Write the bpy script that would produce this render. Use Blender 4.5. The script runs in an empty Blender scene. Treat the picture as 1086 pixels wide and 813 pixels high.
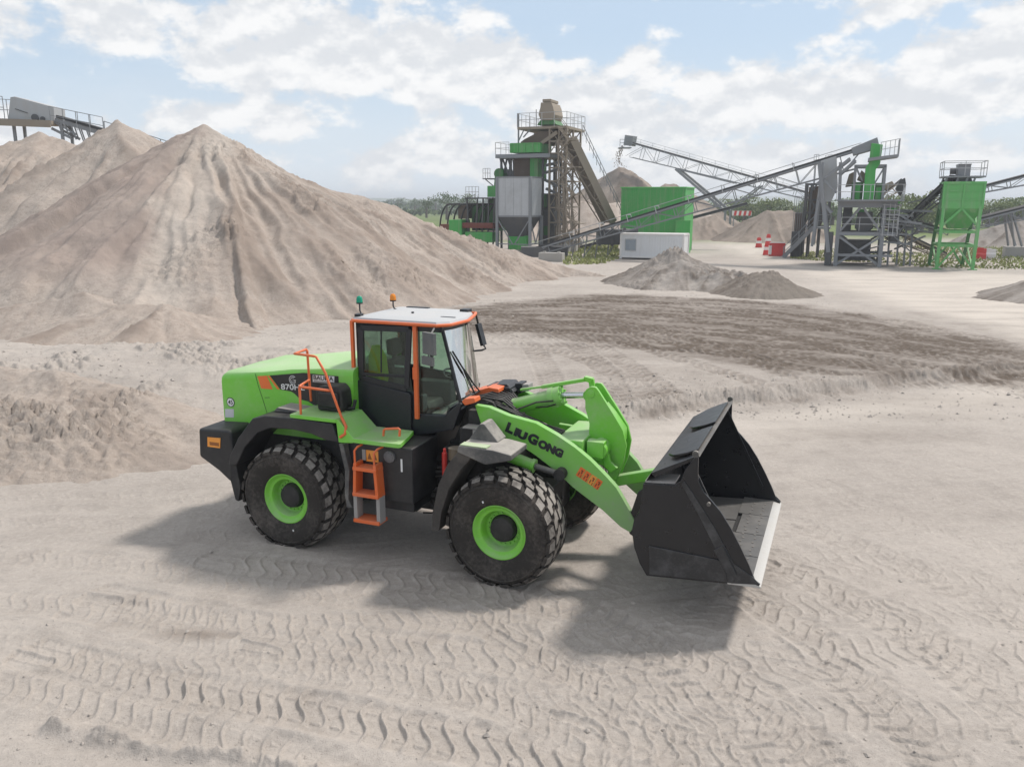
import bpy, math, random
import numpy as np
from mathutils import Vector, Matrix

SC = bpy.context.scene
COL = SC.collection
R = math.radians
random.seed(7)

# ------------------------------------------------------------------ camera
CAM_H = 5.278
PITCH = 12.463
cam_d = bpy.data.cameras.new('camera')
cam_d.sensor_width = 36.0
cam_d.lens = 880.0 / 1086.0 * 36.0
cam_d.clip_start = 0.1
cam_d.clip_end = 20000
cam = bpy.data.objects.new('camera', cam_d)
COL.objects.link(cam)
cam.location = (0, 0, CAM_H)
cam.rotation_euler = (R(90 - PITCH), 0, 0)
SC.camera = cam

# ------------------------------------------------------------------ sun, sky, exposure
SUN_TO = Vector((0.635, 0.369, 1.0)).normalized()
SUN_EL = math.asin(SUN_TO.z)
SUN_AZ = math.atan2(SUN_TO.x, SUN_TO.y)          # clockwise from +Y
sun_d = bpy.data.lights.new('sun', 'SUN')
sun_d.energy = 2.8
sun_d.angle = R(6.5)
sun_d.color = (1.0, 0.945, 0.88)
sun = bpy.data.objects.new('sun', sun_d)
COL.objects.link(sun)
sun.rotation_euler = SUN_TO.to_track_quat('Z', 'Y').to_euler()

world = bpy.data.worlds.new('World')
SC.world = world
world.use_nodes = True

class NT:
    """small helper for wiring shader nodes"""
    def __init__(s, tree):
        s.t = tree
        s.n = tree.nodes
        s.l = tree.links
    def put(s, sock, v):
        if isinstance(v, bpy.types.NodeSocket):
            s.l.new(v, sock)
        else:
            try:
                sock.default_value = v
            except Exception:
                sock.default_value = (*v, 1.0)
    def node(s, kind, **kw):
        n = s.n.new(kind)
        for k, v in kw.items():
            setattr(n, k, v)
        return n
    def math(s, op, a, b=0.0, c=None, clamp=False):
        n = s.node('ShaderNodeMath', operation=op, use_clamp=clamp)
        s.put(n.inputs[0], a)
        s.put(n.inputs[1], b)
        if c is not None:
            s.put(n.inputs[2], c)
        return n.outputs[0]
    def vmath(s, op, a, b=(0, 0, 0)):
        n = s.node('ShaderNodeVectorMath', operation=op)
        s.put(n.inputs[0], a)
        s.put(n.inputs[1], b)
        return n.outputs[0]
    def noise(s, vec, scale, detail=4, rough=0.55, dist=0.0):
        n = s.node('ShaderNodeTexNoise')
        if vec is not None:
            s.put(n.inputs['Vector'], vec)
        n.inputs['Scale'].default_value = scale
        n.inputs['Detail'].default_value = detail
        n.inputs['Roughness'].default_value = rough
        n.inputs['Distortion'].default_value = dist
        return n.outputs['Fac']
    def ramp(s, fac, a, b, lo=0.0, hi=1.0, smooth=True):
        n = s.node('ShaderNodeMapRange')
        n.interpolation_type = 'SMOOTHSTEP' if smooth else 'LINEAR'
        s.put(n.inputs[0], fac)
        n.inputs[1].default_value = a
        n.inputs[2].default_value = b
        n.inputs[3].default_value = lo
        n.inputs[4].default_value = hi
        return n.outputs[0]
    def mix(s, fac, a, b, blend='MIX'):
        n = s.node('ShaderNodeMix', data_type='RGBA', blend_type=blend)
        s.put(n.inputs[0], fac)
        for sock, v in ((n.inputs[6], a), (n.inputs[7], b)):
            s.put(sock, v if isinstance(v, bpy.types.NodeSocket) else (*v[:3], 1.0))
        return n.outputs[2]

def build_world():
    w = NT(world.node_tree)
    w.n.clear()
    out = w.node('ShaderNodeOutputWorld')
    bg = w.node('ShaderNodeBackground')
    w.l.new(bg.outputs[0], out.inputs[0])
    sky = w.node('ShaderNodeTexSky', sky_type='NISHITA')
    sky.sun_disc = False
    sky.sun_elevation = SUN_EL
    sky.sun_rotation = SUN_AZ
    sky.altitude = 0
    sky.air_density = 1.0
    sky.dust_density = 1.5
    sky.ozone_density = 1.0
    tc = w.node('ShaderNodeTexCoord')
    d = tc.outputs['Generated']
    sp = w.node('ShaderNodeSeparateXYZ')
    w.l.new(d, sp.inputs[0])
    x, y, z = sp.outputs
    az = w.math('MULTIPLY', w.math('ARCTAN2', x, y), 57.29578)     # degrees, 0 = +Y
    el = w.math('MULTIPLY', w.math('ARCSINE', z), 57.29578)
    # clouds sit on a flat layer: project the direction on it so they flatten to the horizon
    zz = w.math('ADD', w.math('MAXIMUM', z, 0.0), 0.16)
    cb = w.node('ShaderNodeCombineXYZ')
    w.put(cb.inputs[0], w.math('DIVIDE', x, zz))
    w.put(cb.inputs[1], w.math('DIVIDE', y, zz))
    P = cb.outputs[0]
    ca = w.node('ShaderNodeCombineXYZ')
    w.put(ca.inputs[0], w.math('MULTIPLY', az, 0.125))
    w.put(ca.inputs[1], w.math('MULTIPLY', el, 0.2))
    w.put(ca.inputs[2], 3.7)
    A = ca.outputs[0]
    n1 = w.noise(A, 2.2, 9, 0.55, 0.0)
    # heaps of cloud: (azimuth, elevation, half width, half height, strength)
    heaps = [(-27, 10.6, 6.0, 2.2, .9), (-13, 9.6, 9.5, 3.8, 1.0), (-5, 8.7, 7.5, 3.3, 1.0), (5, 6.2, 7, 3.0, 1.0), (-9, 12.2, 5, 1.6, .7),
             (13, 5.6, 9, 2.3, 1.0), (24, 6.0, 9, 2.8, 1.0), (30, 8.6, 5.5, 2.6, .95), (24, 11.8, 6.5, 2.0, .9), (18.5, 9.4, 3.0, 1.0, .45), (9.5, 12.2, 1.6, 0.6, .45),
             (-17, 4.6, 9, 1.9, .75), (-4, 2.6, 14, 2.4, .75), (16, 1.8, 18, 2.8, .9), (-30, 3.0, 7, 3.0, .85), (2, 13.6, 10, .7, .3), (31, 13.2, 4, 1.4, .8),
             (-24, 16, 7, 1.8, .6), (-50, 8, 14, 4, .9), (52, 8, 15, 5, .9), (-75, 12, 14, 5, .9), (80, 10, 16, 5, .9), (0, 20, 14, 2, .7), (28, 22, 12, 3, .8), (-35, 26, 14, 4, .8)]
    tot = None
    for (a, e, ha, he, k) in heaps:
        da = w.math('DIVIDE', w.math('SUBTRACT', az, a), ha)
        de = w.math('DIVIDE', w.math('SUBTRACT', el, e), he)
        q = w.math('ADD', w.math('MULTIPLY', da, da), w.math('MULTIPLY', de, de))
        g = w.math('MULTIPLY', w.math('POWER', 2.718, w.math('MULTIPLY', q, -0.7)), k)
        tot = g if tot is None else w.math('MAXIMUM', tot, g)
    dens = w.math('ADD', w.math('MULTIPLY', tot, 0.56), w.math('MULTIPLY', w.math('SUBTRACT', n1, 0.5), 1.2))
    cov = w.ramp(dens, 0.20, 0.40)
    # high thin veil
    veil = w.ramp(w.noise(P, 0.75, 6, 0.6, 0.5), 0.45, 0.75, 0.0, 0.22)
    veil = w.math('MAXIMUM', veil, w.math('MULTIPLY', w.ramp(el, 16, 30), w.ramp(n1, .35, .6, .45, .95)))
    cov = w.math('MAXIMUM', cov, veil)
    # body of the cloud: thick parts grey underneath, bright along the crown
    n2 = w.noise(w.vmath('ADD', A, (0.0, -0.14, 0.0)), 2.2, 9, 0.55, 0.0)
    rim = w.ramp(w.math('SUBTRACT', n1, n2), -0.10, 0.12)
    fine = w.noise(A, 5.0, 6, 0.6)
    sh = w.math('ADD', w.math('MULTIPLY', rim, 0.75), w.math('MULTIPLY', fine, 0.3), clamp=True)
    ccol = w.mix(sh, (6.0, 6.25, 6.6), (8.3, 8.3, 8.3))
    # haze lightens the sky towards the horizon
    hz = w.ramp(el, -1.0, 11.0, 0.9, 0.08)
    base = w.mix(0.72, sky.outputs[0], (4.8, 6.05, 7.5))
    base = w.mix(hz, base, (6.6, 7.2, 7.8))
    col = w.mix(cov, base, ccol)
    w.put(bg.inputs[0], col)
    bg.inputs[1].default_value = 0.094
build_world()

SC.view_settings.view_transform = 'Standard'
SC.view_settings.look = 'None'
SC.view_settings.exposure = 0.38
SC.view_settings.gamma = 1.0
SC.view_settings.use_curve_mapping = False
SC.render.engine = 'CYCLES'
SC.cycles.use_denoising = True
SC.cycles.max_bounces = 6
SC.cycles.transparent_max_bounces = 16

# ------------------------------------------------------------------ helpers
F_PX, U0, V0 = 880.0, 543.0, 406.5
_c, _s = math.cos(R(PITCH)), math.sin(R(PITCH))

def ray(u, v):
    a, b = (u - U0) / F_PX, -(v - V0) / F_PX
    return np.array([a, _c + b * _s, -_s + b * _c])

def gp(u, v, z=0.0):
    """surveyed ground point seen at u, v on the plane of height z (metres)"""
    d = ray(u, v)
    k = (z - CAM_H) / d[2]
    return np.array([k * d[0], k * d[1], z])

def at(u, v, depth):
    """surveyed point at a known distance (world y, metres)"""
    d = ray(u, v)
    k = depth / d[1]
    return np.array([k * d[0], depth, CAM_H + k * d[2]])

def tag(o, label=None, cat=None, group=None, kind=None):
    if label: o['label'] = label
    if cat: o['category'] = cat
    if group: o['group'] = group
    if kind: o['kind'] = kind
    return o

def thing(name, label, cat, loc=(0, 0, 0), rz=0.0, group=None):
    o = bpy.data.objects.new(name, None)
    o.empty_display_size = 0.3
    COL.objects.link(o)
    o.location = loc
    o.rotation_euler = (0, 0, rz)
    return tag(o, label, cat, group)

def mesh_from_arrays(name, co, faces, mats, smooth=True, parent=None):
    """co: (n,3), faces: (m,4) quads as numpy arrays"""
    me = bpy.data.meshes.new(name)
    n, m = len(co), len(faces)
    k = faces.shape[1]
    me.vertices.add(n)
    me.vertices.foreach_set('co', np.ascontiguousarray(co, dtype=np.float32).ravel())
    me.loops.add(m * k)
    me.loops.foreach_set('vertex_index', np.ascontiguousarray(faces, dtype=np.int32).ravel())
    me.polygons.add(m)
    me.polygons.foreach_set('loop_start', np.arange(0, m * k, k, dtype=np.int32))
    me.polygons.foreach_set('loop_total', np.full(m, k, dtype=np.int32))
    me.polygons.foreach_set('use_smooth', np.full(m, smooth, dtype=bool))
    me.update(calc_edges=True)
    me.validate()
    for mt in (mats if isinstance(mats, (list, tuple)) else [mats]):
        me.materials.append(mt)
    o = bpy.data.objects.new(name, me)
    COL.objects.link(o)
    if parent: o.parent = parent
    return o

class MB:
    """collects simple solids into one mesh"""
    def __init__(s):
        s.v, s.f, s.m = [], [], []
        s.xf = None
    def add(s, vs, fs, mi=0):
        b = len(s.v)
        if s.xf is not None:
            vs = [tuple(s.xf @ Vector(p)) for p in vs]
        s.v += [tuple(p) for p in vs]
        s.f += [tuple(b + i for i in f) for f in fs]
        s.m += [mi] * len(fs)
        return s
    def box(s, x0, x1, y0, y1, z0, z1, mi=0):
        vs = [(x, y, z) for z in (z0, z1) for y in (y0, y1) for x in (x0, x1)]
        return s.add(vs, [(0, 2, 3, 1), (4, 5, 7, 6), (0, 1, 5, 4), (2, 6, 7, 3), (0, 4, 6, 2), (1, 3, 7, 5)], mi)
    def bar(s, p, q, w, h=None, up=(0, 0, 1), mi=0):
        """rectangular bar p-q, w across, h along 'up'"""
        h = w if h is None else h
        p, q = Vector(p), Vector(q)
        d = (q - p)
        if d.length < 1e-6: return s
        d.normalize()
        u = Vector(up)
        if abs(d.dot(u)) > 0.98: u = Vector((0, 1, 0)) if abs(d.y) < 0.9 else Vector((1, 0, 0))
        a = d.cross(u).normalized()
        u = a.cross(d).normalized()
        vs = []
        for c in (p, q):
            for i, j in ((-1, -1), (1, -1), (1, 1), (-1, 1)):
                vs.append(c + a * (i * w / 2) + u * (j * h / 2))
        return s.add(vs, [(0, 1, 2, 3), (7, 6, 5, 4), (0, 4, 5, 1), (1, 5, 6, 2), (2, 6, 7, 3), (3, 7, 4, 0)], mi)
    def tube(s, pts, r, n=8, mi=0, cap=True):
        """round tube along a polyline (r may be a list)"""
        pts = [Vector(p) for p in pts]
        rs = r if isinstance(r, (list, tuple)) else [r] * len(pts)
        vs, fs = [], []
        u = None
        for i, p in enumerate(pts):
            d = (pts[min(i + 1, len(pts) - 1)] - pts[max(i - 1, 0)]).normalized()
            if u is None:
                u = d.orthogonal().normalized()
            else:
                u = (u - d * u.dot(d))
                u = u.normalized() if u.length > 1e-5 else d.orthogonal().normalized()
            b = d.cross(u)
            k = rs[i]
            for j in range(n):
                a = 2 * math.pi * j / n
                vs.append(p + (u * math.cos(a) + b * math.sin(a)) * k)
        for i in range(len(pts) - 1):
            for j in range(n):
                fs.append((i * n + j, i * n + (j + 1) % n, (i + 1) * n + (j + 1) % n, (i + 1) * n + j))
        if cap:
            fs.append(tuple(range(n - 1, -1, -1)))
            fs.append(tuple((len(pts) - 1) * n + j for j in range(n)))
        return s.add(vs, fs, mi)
    def prism(s, poly, a0, a1, axis='y', mi=0):
        """polygon (2D) extruded along an axis: 'y' -> (x,z), 'x' -> (y,z), 'z' -> (x,y)"""
        n = len(poly)
        ar = sum(poly[i][0] * poly[(i + 1) % n][1] - poly[(i + 1) % n][0] * poly[i][1] for i in range(n))
        if ar < 0: poly = poly[::-1]
        def mk(p, a):
            return (p[0], a, p[1]) if axis == 'y' else (a, p[0], p[1]) if axis == 'x' else (p[0], p[1], a)
        vs = [mk(p, a0) for p in poly] + [mk(p, a1) for p in poly]
        fs = [tuple(range(n)), tuple(range(2 * n - 1, n - 1, -1))]
        fs += [(i, n + i, n + (i + 1) % n, (i + 1) % n) for i in range(n)]
        if axis == 'y':
            pass
        else:
            fs = [tuple(reversed(f)) for f in fs]
        return s.add(vs, fs, mi)
    def lathe(s, prof, n=48, axis='y', c=(0, 0, 0), mi=0, close=False):
        """profile (radius, offset along the axis) spun about the axis"""
        vs, fs = [], []
        m = len(prof)
        for j in range(n):
            a = 2 * math.pi * j / n
            ca, sa = math.cos(a), math.sin(a)
            for (r, t) in prof:
                if axis == 'y': p = (r * ca, t, r * sa)
                elif axis == 'z': p = (r * ca, r * sa, t)
                else: p = (t, r * ca, r * sa)
                vs.append((p[0] + c[0], p[1] + c[1], p[2] + c[2]))
        for j in range(n):
            for i in range(m - 1 + (1 if close else 0)):
                i2 = (i + 1) % m
                fs.append((j * m + i, j * m + i2, ((j + 1) % n) * m + i2, ((j + 1) % n) * m + i))
        return s.add(vs, fs, mi)
    def loft(s, rings, mi=0, cap=True):
        n = len(rings[0])
        vs = [p for r in rings for p in r]
        fs = []
        for i in range(len(rings) - 1):
            for j in range(n):
                fs.append((i * n + j, i * n + (j + 1) % n, (i + 1) * n + (j + 1) % n, (i + 1) * n + j))
        if cap:
            fs.append(tuple(range(n - 1, -1, -1)))
            fs.append(tuple((len(rings) - 1) * n + j for j in range(n)))
        return s.add(vs, fs, mi)
    def ball(s, c, rx, ry=None, rz=None, n=10, m=7, mi=0):
        ry = rx if ry is None else ry
        rz = rx if rz is None else rz
        vs, fs = [], []
        for i in range(m + 1):
            t = math.pi * i / m
            for j in range(n):
                a = 2 * math.pi * j / n
                vs.append((c[0] + rx * math.sin(t) * math.cos(a), c[1] + ry * math.sin(t) * math.sin(a), c[2] + rz * math.cos(t)))
        for i in range(m):
            for j in range(n):
                fs.append((i * n + j, (i + 1) * n + j, (i + 1) * n + (j + 1) % n, i * n + (j + 1) % n))
        return s.add(vs, fs, mi)
    def build(s, name, mats, parent=None, bevel=0.0, smooth=35, recalc=True, seg=2):
        me = bpy.data.meshes.new(name)
        me.from_pydata(s.v, [], s.f)
        mats = mats if isinstance(mats, (list, tuple)) else [mats]
        for mt in mats: me.materials.append(mt)
        if len(mats) > 1:
            me.polygons.foreach_set('material_index', s.m)
        if recalc:
            import bmesh
            bm = bmesh.new()
            bm.from_mesh(me)
            bmesh.ops.recalc_face_normals(bm, faces=bm.faces)
            bm.to_mesh(me)
            bm.free()
        if smooth:
            me.polygons.foreach_set('use_smooth', [True] * len(me.polygons))
            me.set_sharp_from_angle(angle=R(smooth))
        o = bpy.data.objects.new(name, me)
        COL.objects.link(o)
        if parent: o.parent = parent
        if bevel:
            b = o.modifiers.new('bevel', 'BEVEL')
            b.width = bevel
            b.segments = seg
            b.limit_method = 'ANGLE'
            b.angle_limit = R(38)
            b.harden_normals = True
        return o

def copy_tree(o, parent=None):
    c = o.copy()
    COL.objects.link(c)
    if parent is not None: c.parent = parent
    for ch in list(o.children):
        copy_tree(ch, c)
    return c

# ------------------------------------------------------------------ noise for the terrain (numpy)
_rng = np.random.default_rng(11)
_perm = np.tile(_rng.permutation(512), 3)
_gr = np.stack([np.cos(np.linspace(0, 2 * np.pi, 512, endpoint=False)), np.sin(np.linspace(0, 2 * np.pi, 512, endpoint=False))], 1)

def perlin(x, y):
    xi, yi = np.floor(x).astype(np.int64), np.floor(y).astype(np.int64)
    xf, yf = x - xi, y - yi
    u, v = xf * xf * xf * (xf * (xf * 6 - 15) + 10), yf * yf * yf * (yf * (yf * 6 - 15) + 10)
    def g(i, j):
        h = _perm[(_perm[(xi + i) & 511] + (yi + j)) & 511]
        gg = _gr[h]
        return gg[..., 0] * (xf - i) + gg[..., 1] * (yf - j)
    a = g(0, 0) * (1 - u) + g(1, 0) * u
    b = g(0, 1) * (1 - u) + g(1, 1) * u
    return (a * (1 - v) + b * v) * 1.5

def fbm(x, y, oct=4, gain=0.5, ox=0.0):
    t, a, s = 0.0, 1.0, 0.0
    for i in range(oct):
        t = t + a * perlin(x + ox + 17.3 * i, y - ox + 9.1 * i)
        s += a
        a *= gain
        x, y = x * 2.03, y * 2.03
    return t / s * 1.3

def sstep(a, b, x):
    t = np.clip((x - a) / (b - a), 0, 1)
    return t * t * (3 - 2 * t)

def polydist(x, y, pts):
    """distance, arc length and signed side offset to a polyline"""
    best = np.full(x.shape, 1e9)
    S, T = np.zeros(x.shape), np.zeros(x.shape)
    acc = 0.0
    for (ax, ay), (bx, by) in zip(pts[:-1], pts[1:]):
        dx, dy = bx - ax, by - ay
        L = math.hypot(dx, dy)
        if L < 1e-6: continue
        k = np.clip(((x - ax) * dx + (y - ay) * dy) / (L * L), 0, 1)
        px, py = x - ax - k * dx, y - ay - k * dy
        dd = px * px + py * py
        sel = dd < best
        best = np.where(sel, dd, best)
        S = np.where(sel, acc + k * L, S)
        T = np.where(sel, (dx * py - dy * px) / L, T)
        acc += L
    return np.sqrt(best), S, T

def smooth_path(pts, n=8):
    """Catmull-Rom through 2D points"""
    P = [np.array(p[:2], float) for p in pts]
    P = [2 * P[0] - P[1]] + P + [2 * P[-1] - P[-2]]
    out = []
    for i in range(1, len(P) - 2):
        for k in range(n):
            t = k / n
            a, b, c, d = P[i - 1], P[i], P[i + 1], P[i + 2]
            out.append(0.5 * (2 * b + (c - a) * t + (2 * a - 5 * b + 4 * c - d) * t * t + (3 * b - a - 3 * c + d) * t ** 3))
    out.append(P[-2])
    return [tuple(p) for p in out]

# ------------------------------------------------------------------ materials
def mat(name):
    m = bpy.data.materials.new(name)
    m.use_nodes = True
    t = NT(m.node_tree)
    b = t.n['Principled BSDF']
    return m, t, b

def paint(name, col, rough=0.4, dust=0.35, metal=0.0, dustcol=(0.36, 0.32, 0.28), low=None, scale=1.6, spec=0.5, upk=0.55, streak=0.0):
    """painted metal with fine dust lying in blotches and on up-facing sides; low=(z0,z1): dust thickens towards z0 (splash)"""
    m, t, b = mat(name)
    tc = t.node('ShaderNodeTexCoord')
    P = tc.outputs['Object']
    n1 = t.noise(P, scale, 6, 0.62)
    n2 = t.noise(P, scale * 9, 4, 0.6)
    g = t.node('ShaderNodeNewGeometry')
    sp = t.node('ShaderNodeSeparateXYZ')
    t.l.new(g.outputs['Normal'], sp.inputs[0])
    up = t.ramp(sp.outputs[2], 0.3, 1.0, 0.0, upk)
    f = t.math('ADD', t.math('MULTIPLY', t.ramp(n1, 0.42, 0.75), 0.55), t.math('MULTIPLY', t.ramp(n2, 0.45, 0.8), 0.25))
    f = t.math('ADD', f, up)
    if low:
        s2 = t.node('ShaderNodeSeparateXYZ')
        t.l.new(P, s2.inputs[0])
        f = t.math('ADD', f, t.ramp(s2.outputs[2], low[1], low[0], 0.0, 0.9))
    if streak:
        st_ = t.noise(t.vmath('MULTIPLY', P, (2.6, 2.6, 0.16)), 1.0, 5, 0.6)
        f = t.math('ADD', f, t.ramp(st_, 0.46, 0.72, 0.0, streak))
    f = t.math('MULTIPLY', f, dust, clamp=True)
    v = t.mix(t.math('MULTIPLY', n1, 0.25), col, tuple(c * 0.8 for c in col))
    t.put(b.inputs['Base Color'], t.mix(f, v, dustcol))
    b.inputs['Metallic'].default_value = metal
    n3 = t.noise(P, scale * 3.3, 5, 0.6)
    t.put(b.inputs['Roughness'], t.math('ADD', t.math('ADD', rough - .12, t.math('MULTIPLY', n3, .24)), t.math('MULTIPLY', f, 0.5), clamp=True))
    b.inputs['Specular IOR Level'].default_value = spec
    bp = t.node('ShaderNodeBump')
    bp.inputs['Strength'].default_value = 0.06
    bp.inputs['Distance'].default_value = 0.01
    t.put(bp.inputs['Height'], n2)
    t.l.new(bp.outputs[0], b.inputs['Normal'])
    return m
# ================================================================== SETTING: ground, stockpiles
def sand_material(name, dry, dark, pink=0.0, grain=1.0, lump=1.0, wet_shade_col=(0.120, 0.096, 0.078), use_attr=True, pink_shade_col=(0.322, 0.262, 0.230), grit=0.0):
    m, t, b = mat(name)
    g = t.node('ShaderNodeNewGeometry')
    P = g.outputs['Position']
    n1 = t.noise(P, 0.16, 6, 0.6)
    n2 = t.noise(P, 1.7, 6, 0.65)
    n3 = t.noise(P, 14.0, 5, 0.7)
    n4 = t.noise(P, 70.0, 3, 0.7)
    c = t.mix(t.ramp(n1, 0.35, 0.68), dry, dark)
    c = t.mix(t.ramp(n2, 0.42, 0.72, 0, 0.38), c, tuple(k * 0.76 for k in dark))
    c = t.mix(t.ramp(n3, 0.48, 0.70, 0, 0.55), c, tuple(k * 1.16 for k in dry))
    c = t.mix(t.ramp(n3, 0.44, 0.26, 0, 0.55), c, tuple(k * 0.62 for k in dark))
    c = t.mix(t.ramp(n4, 0.56, 0.70, 0, 0.6), c, tuple(k * 0.45 for k in dark))
    if grit:
        n5 = t.noise(P, 5.0, 5, 0.75)
        c = t.mix(t.ramp(n5, 0.50, 0.36, 0, .55), c, tuple(k * 0.66 for k in dark))
        c = t.mix(t.ramp(n5, 0.56, 0.70, 0, .5), c, tuple(k * 1.12 for k in dry))
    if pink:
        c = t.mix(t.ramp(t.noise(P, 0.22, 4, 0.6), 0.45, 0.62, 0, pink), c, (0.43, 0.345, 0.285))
        ap = t.node('ShaderNodeAttribute', attribute_name='pink_shade')
        c = t.mix(ap.outputs['Fac'], c, pink_shade_col)
    if use_attr:
        a = t.node('ShaderNodeAttribute', attribute_name='wet_shade')
        ws = t.math('ADD', a.outputs['Fac'], t.math('MULTIPLY', t.math('SUBTRACT', n2, 0.5), t.math('MULTIPLY', a.outputs['Fac'], 1.6)), clamp=True)
        c = t.mix(ws, c, wet_shade_col)
        a3 = t.node('ShaderNodeAttribute', attribute_name='pale')
        c = t.mix(a3.outputs['Fac'], c, (.52, .468, .415))
        a2 = t.node('ShaderNodeAttribute', attribute_name='field')
        fc = t.mix(t.noise(P, 0.012, 3, 0.5), (0.12, 0.17, 0.055), (0.19, 0.22, 0.09))
        fc = t.mix(t.ramp(t.noise(P, 0.5, 5, 0.7), 0.4, 0.7), fc, (0.10, 0.13, 0.05))
        c = t.mix(a2.outputs['Fac'], c, fc)
    t.put(b.inputs['Base Color'], c)
    b.inputs['Roughness'].default_value = 0.95
    b.inputs['Specular IOR Level'].default_value = 0.15
    h = t.math('ADD', t.math('MULTIPLY', n2, 0.05 * lump), t.math('ADD', t.math('MULTIPLY', n3, 0.026), t.math('MULTIPLY', n4, 0.012)))
    bp = t.node('ShaderNodeBump')
    bp.inputs['Strength'].default_value = 0.7 * grain
    bp.inputs['Distance'].default_value = 1.0
    t.put(bp.inputs['Height'], h)
    t.l.new(bp.outputs[0], b.inputs['Normal'])
    return m

M_GROUND = sand_material('ground_sand', (0.432, 0.388, 0.350), (0.368, 0.330, 0.298), 0.0, lump=.4)
M_PILE = sand_material('pile_sand', (0.46, 0.40, 0.352), (0.395, 0.338, 0.296), 0.3, 2.0, wet_shade_col=(.285, .232, .196), grit=1.0)
M_BANK = sand_material('bank_sand', (0.45, 0.392, 0.345), (0.37, 0.318, 0.278), 0.2, 1.6, wet_shade_col=(.30, .25, .215), grit=.6)
M_GREYPILE = sand_material('grey_sand', (0.37, 0.335, 0.305), (0.28, 0.25, 0.226), 0.0, 1.6)
M_DARKPILE = sand_material('dark_sand', (0.27, 0.235, 0.205), (0.20, 0.175, 0.15), 0.0, 1.6)
M_FARPILE = sand_material('far_sand', (0.34, 0.285, 0.24), (0.25, 0.21, 0.18), 0.3, 1.2)

# ---- where things run on the ground (surveyed points)
def gpath(pts, n=8): return smooth_path([gp(u, v)[:2] for u, v in pts], n)

LIP = gpath([(-60, 494), (0, 489), (60, 483), (130, 477), (210, 470), (330, 462), (470, 452), (600, 448), (665, 445), (720, 437), (800, 428), (870, 420), (940, 411), (1010, 403), (1086, 396), (1180, 386)], 5)
WET = [gp(u, v)[:2] for u, v in [(440, 345), (480, 325), (560, 318), (620, 312), (700, 312), (860, 322), (960, 342), (1100, 374), (1220, 392), (1220, 424), (1100, 416), (1000, 409), (900, 412), (800, 406), (700, 390), (620, 374), (540, 362)]]
# tyre tracks: path, half width, print depth, lug pitch, strength
TRK = []
def trk(pts, hw=0.33, amp=0.030, pitch=0.235, k=1.0, seed=0):
    amp = amp * .85 if pitch < .295 else amp
    TRK.append((gpath(pts, 6), hw, amp, pitch, k, seed or len(TRK) * 5 % 17))
# foreground
trk([(-40, 590), (120, 602), (300, 628), (480, 640), (640, 628), (760, 596)], k=.55, amp=.022)
trk([(110, 652), (220, 664), (340, 668), (470, 662), (600, 640)], k=.8, amp=.03)
trk([(130, 640), (300, 672), (460, 694), (600, 712), (740, 742), (860, 790), (960, 850)], k=.8, amp=.03)
trk([(60, 702), (160, 728), (300, 752), (430, 778), (560, 805), (700, 850)], k=1.0, amp=.042)
trk([(-40, 676), (60, 694), (150, 706), (290, 712), (420, 716), (560, 712), (700, 690)], k=.5, amp=.02)
trk([(640, 690), (700, 730), (760, 790), (800, 850)], k=.9, amp=.035)
trk([(720, 690), (790, 730), (850, 790), (890, 850)], k=.9, amp=.035)
trk([(800, 640), (880, 690), (960, 760), (1020, 850)], k=.95, amp=.034)
trk([(830, 600), (940, 660), (1050, 740), (1120, 810)], k=.9, amp=.03)
trk([(850, 560), (980, 610), (1120, 680)], k=.8, amp=.026)
trk([(1120, 640), (1000, 610), (900, 600), (820, 610), (740, 660), (640, 720), (560, 790)], k=.5, amp=.024)
trk([(880, 520), (980, 560), (1120, 600)], k=.55, amp=.02)
trk([(560, 690), (640, 740), (700, 790), (740, 850)], k=.9, amp=.034)
trk([(600, 640), (690, 690), (760, 740), (830, 800), (870, 850)], k=.85, amp=.032)
trk([(860, 700), (920, 740), (980, 790), (1020, 850)], k=.9, amp=.034)
trk([(-40, 640), (100, 650), (240, 690), (400, 724), (560, 745), (720, 760)], k=.6, amp=.026)
trk([(-40, 720), (80, 742), (200, 775), (320, 815), (380, 850)], k=.7, amp=.03)
trk([(300, 690), (420, 712), (560, 760), (640, 810), (680, 850)], k=.75, amp=.03)
trk([(1120, 700), (1000, 690), (880, 700), (780, 730), (680, 780)], k=.6, amp=.028)
trk([(960, 660), (1040, 710), (1120, 760)], k=.8, amp=.03)
trk([(640, 770), (740, 800), (860, 830)], k=.8, amp=.034)
trk([(820, 640), (900, 650), (1000, 650), (1120, 660)], k=.55, amp=.024)
trk([(860, 590), (960, 600), (1120, 620)], k=.5, amp=.02)
trk([(250, 600), (360, 612), (460, 622), (560, 640), (640, 668)], k=.7, amp=.026)
trk([(480, 660), (580, 676), (690, 690), (800, 700)], k=.7, amp=.028)
trk([(1120, 540), (1000, 536), (900, 540), (840, 560)], k=.5, amp=.018)
trk([(600, 800), (760, 770), (900, 760), (1120, 770)], k=.6, amp=.03)
trk([(-40, 530), (100, 528), (240, 536), (400, 560)], k=.35, amp=.018)
trk([(-40, 555), (120, 560), (260, 575)], k=.35, amp=.018)
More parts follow.
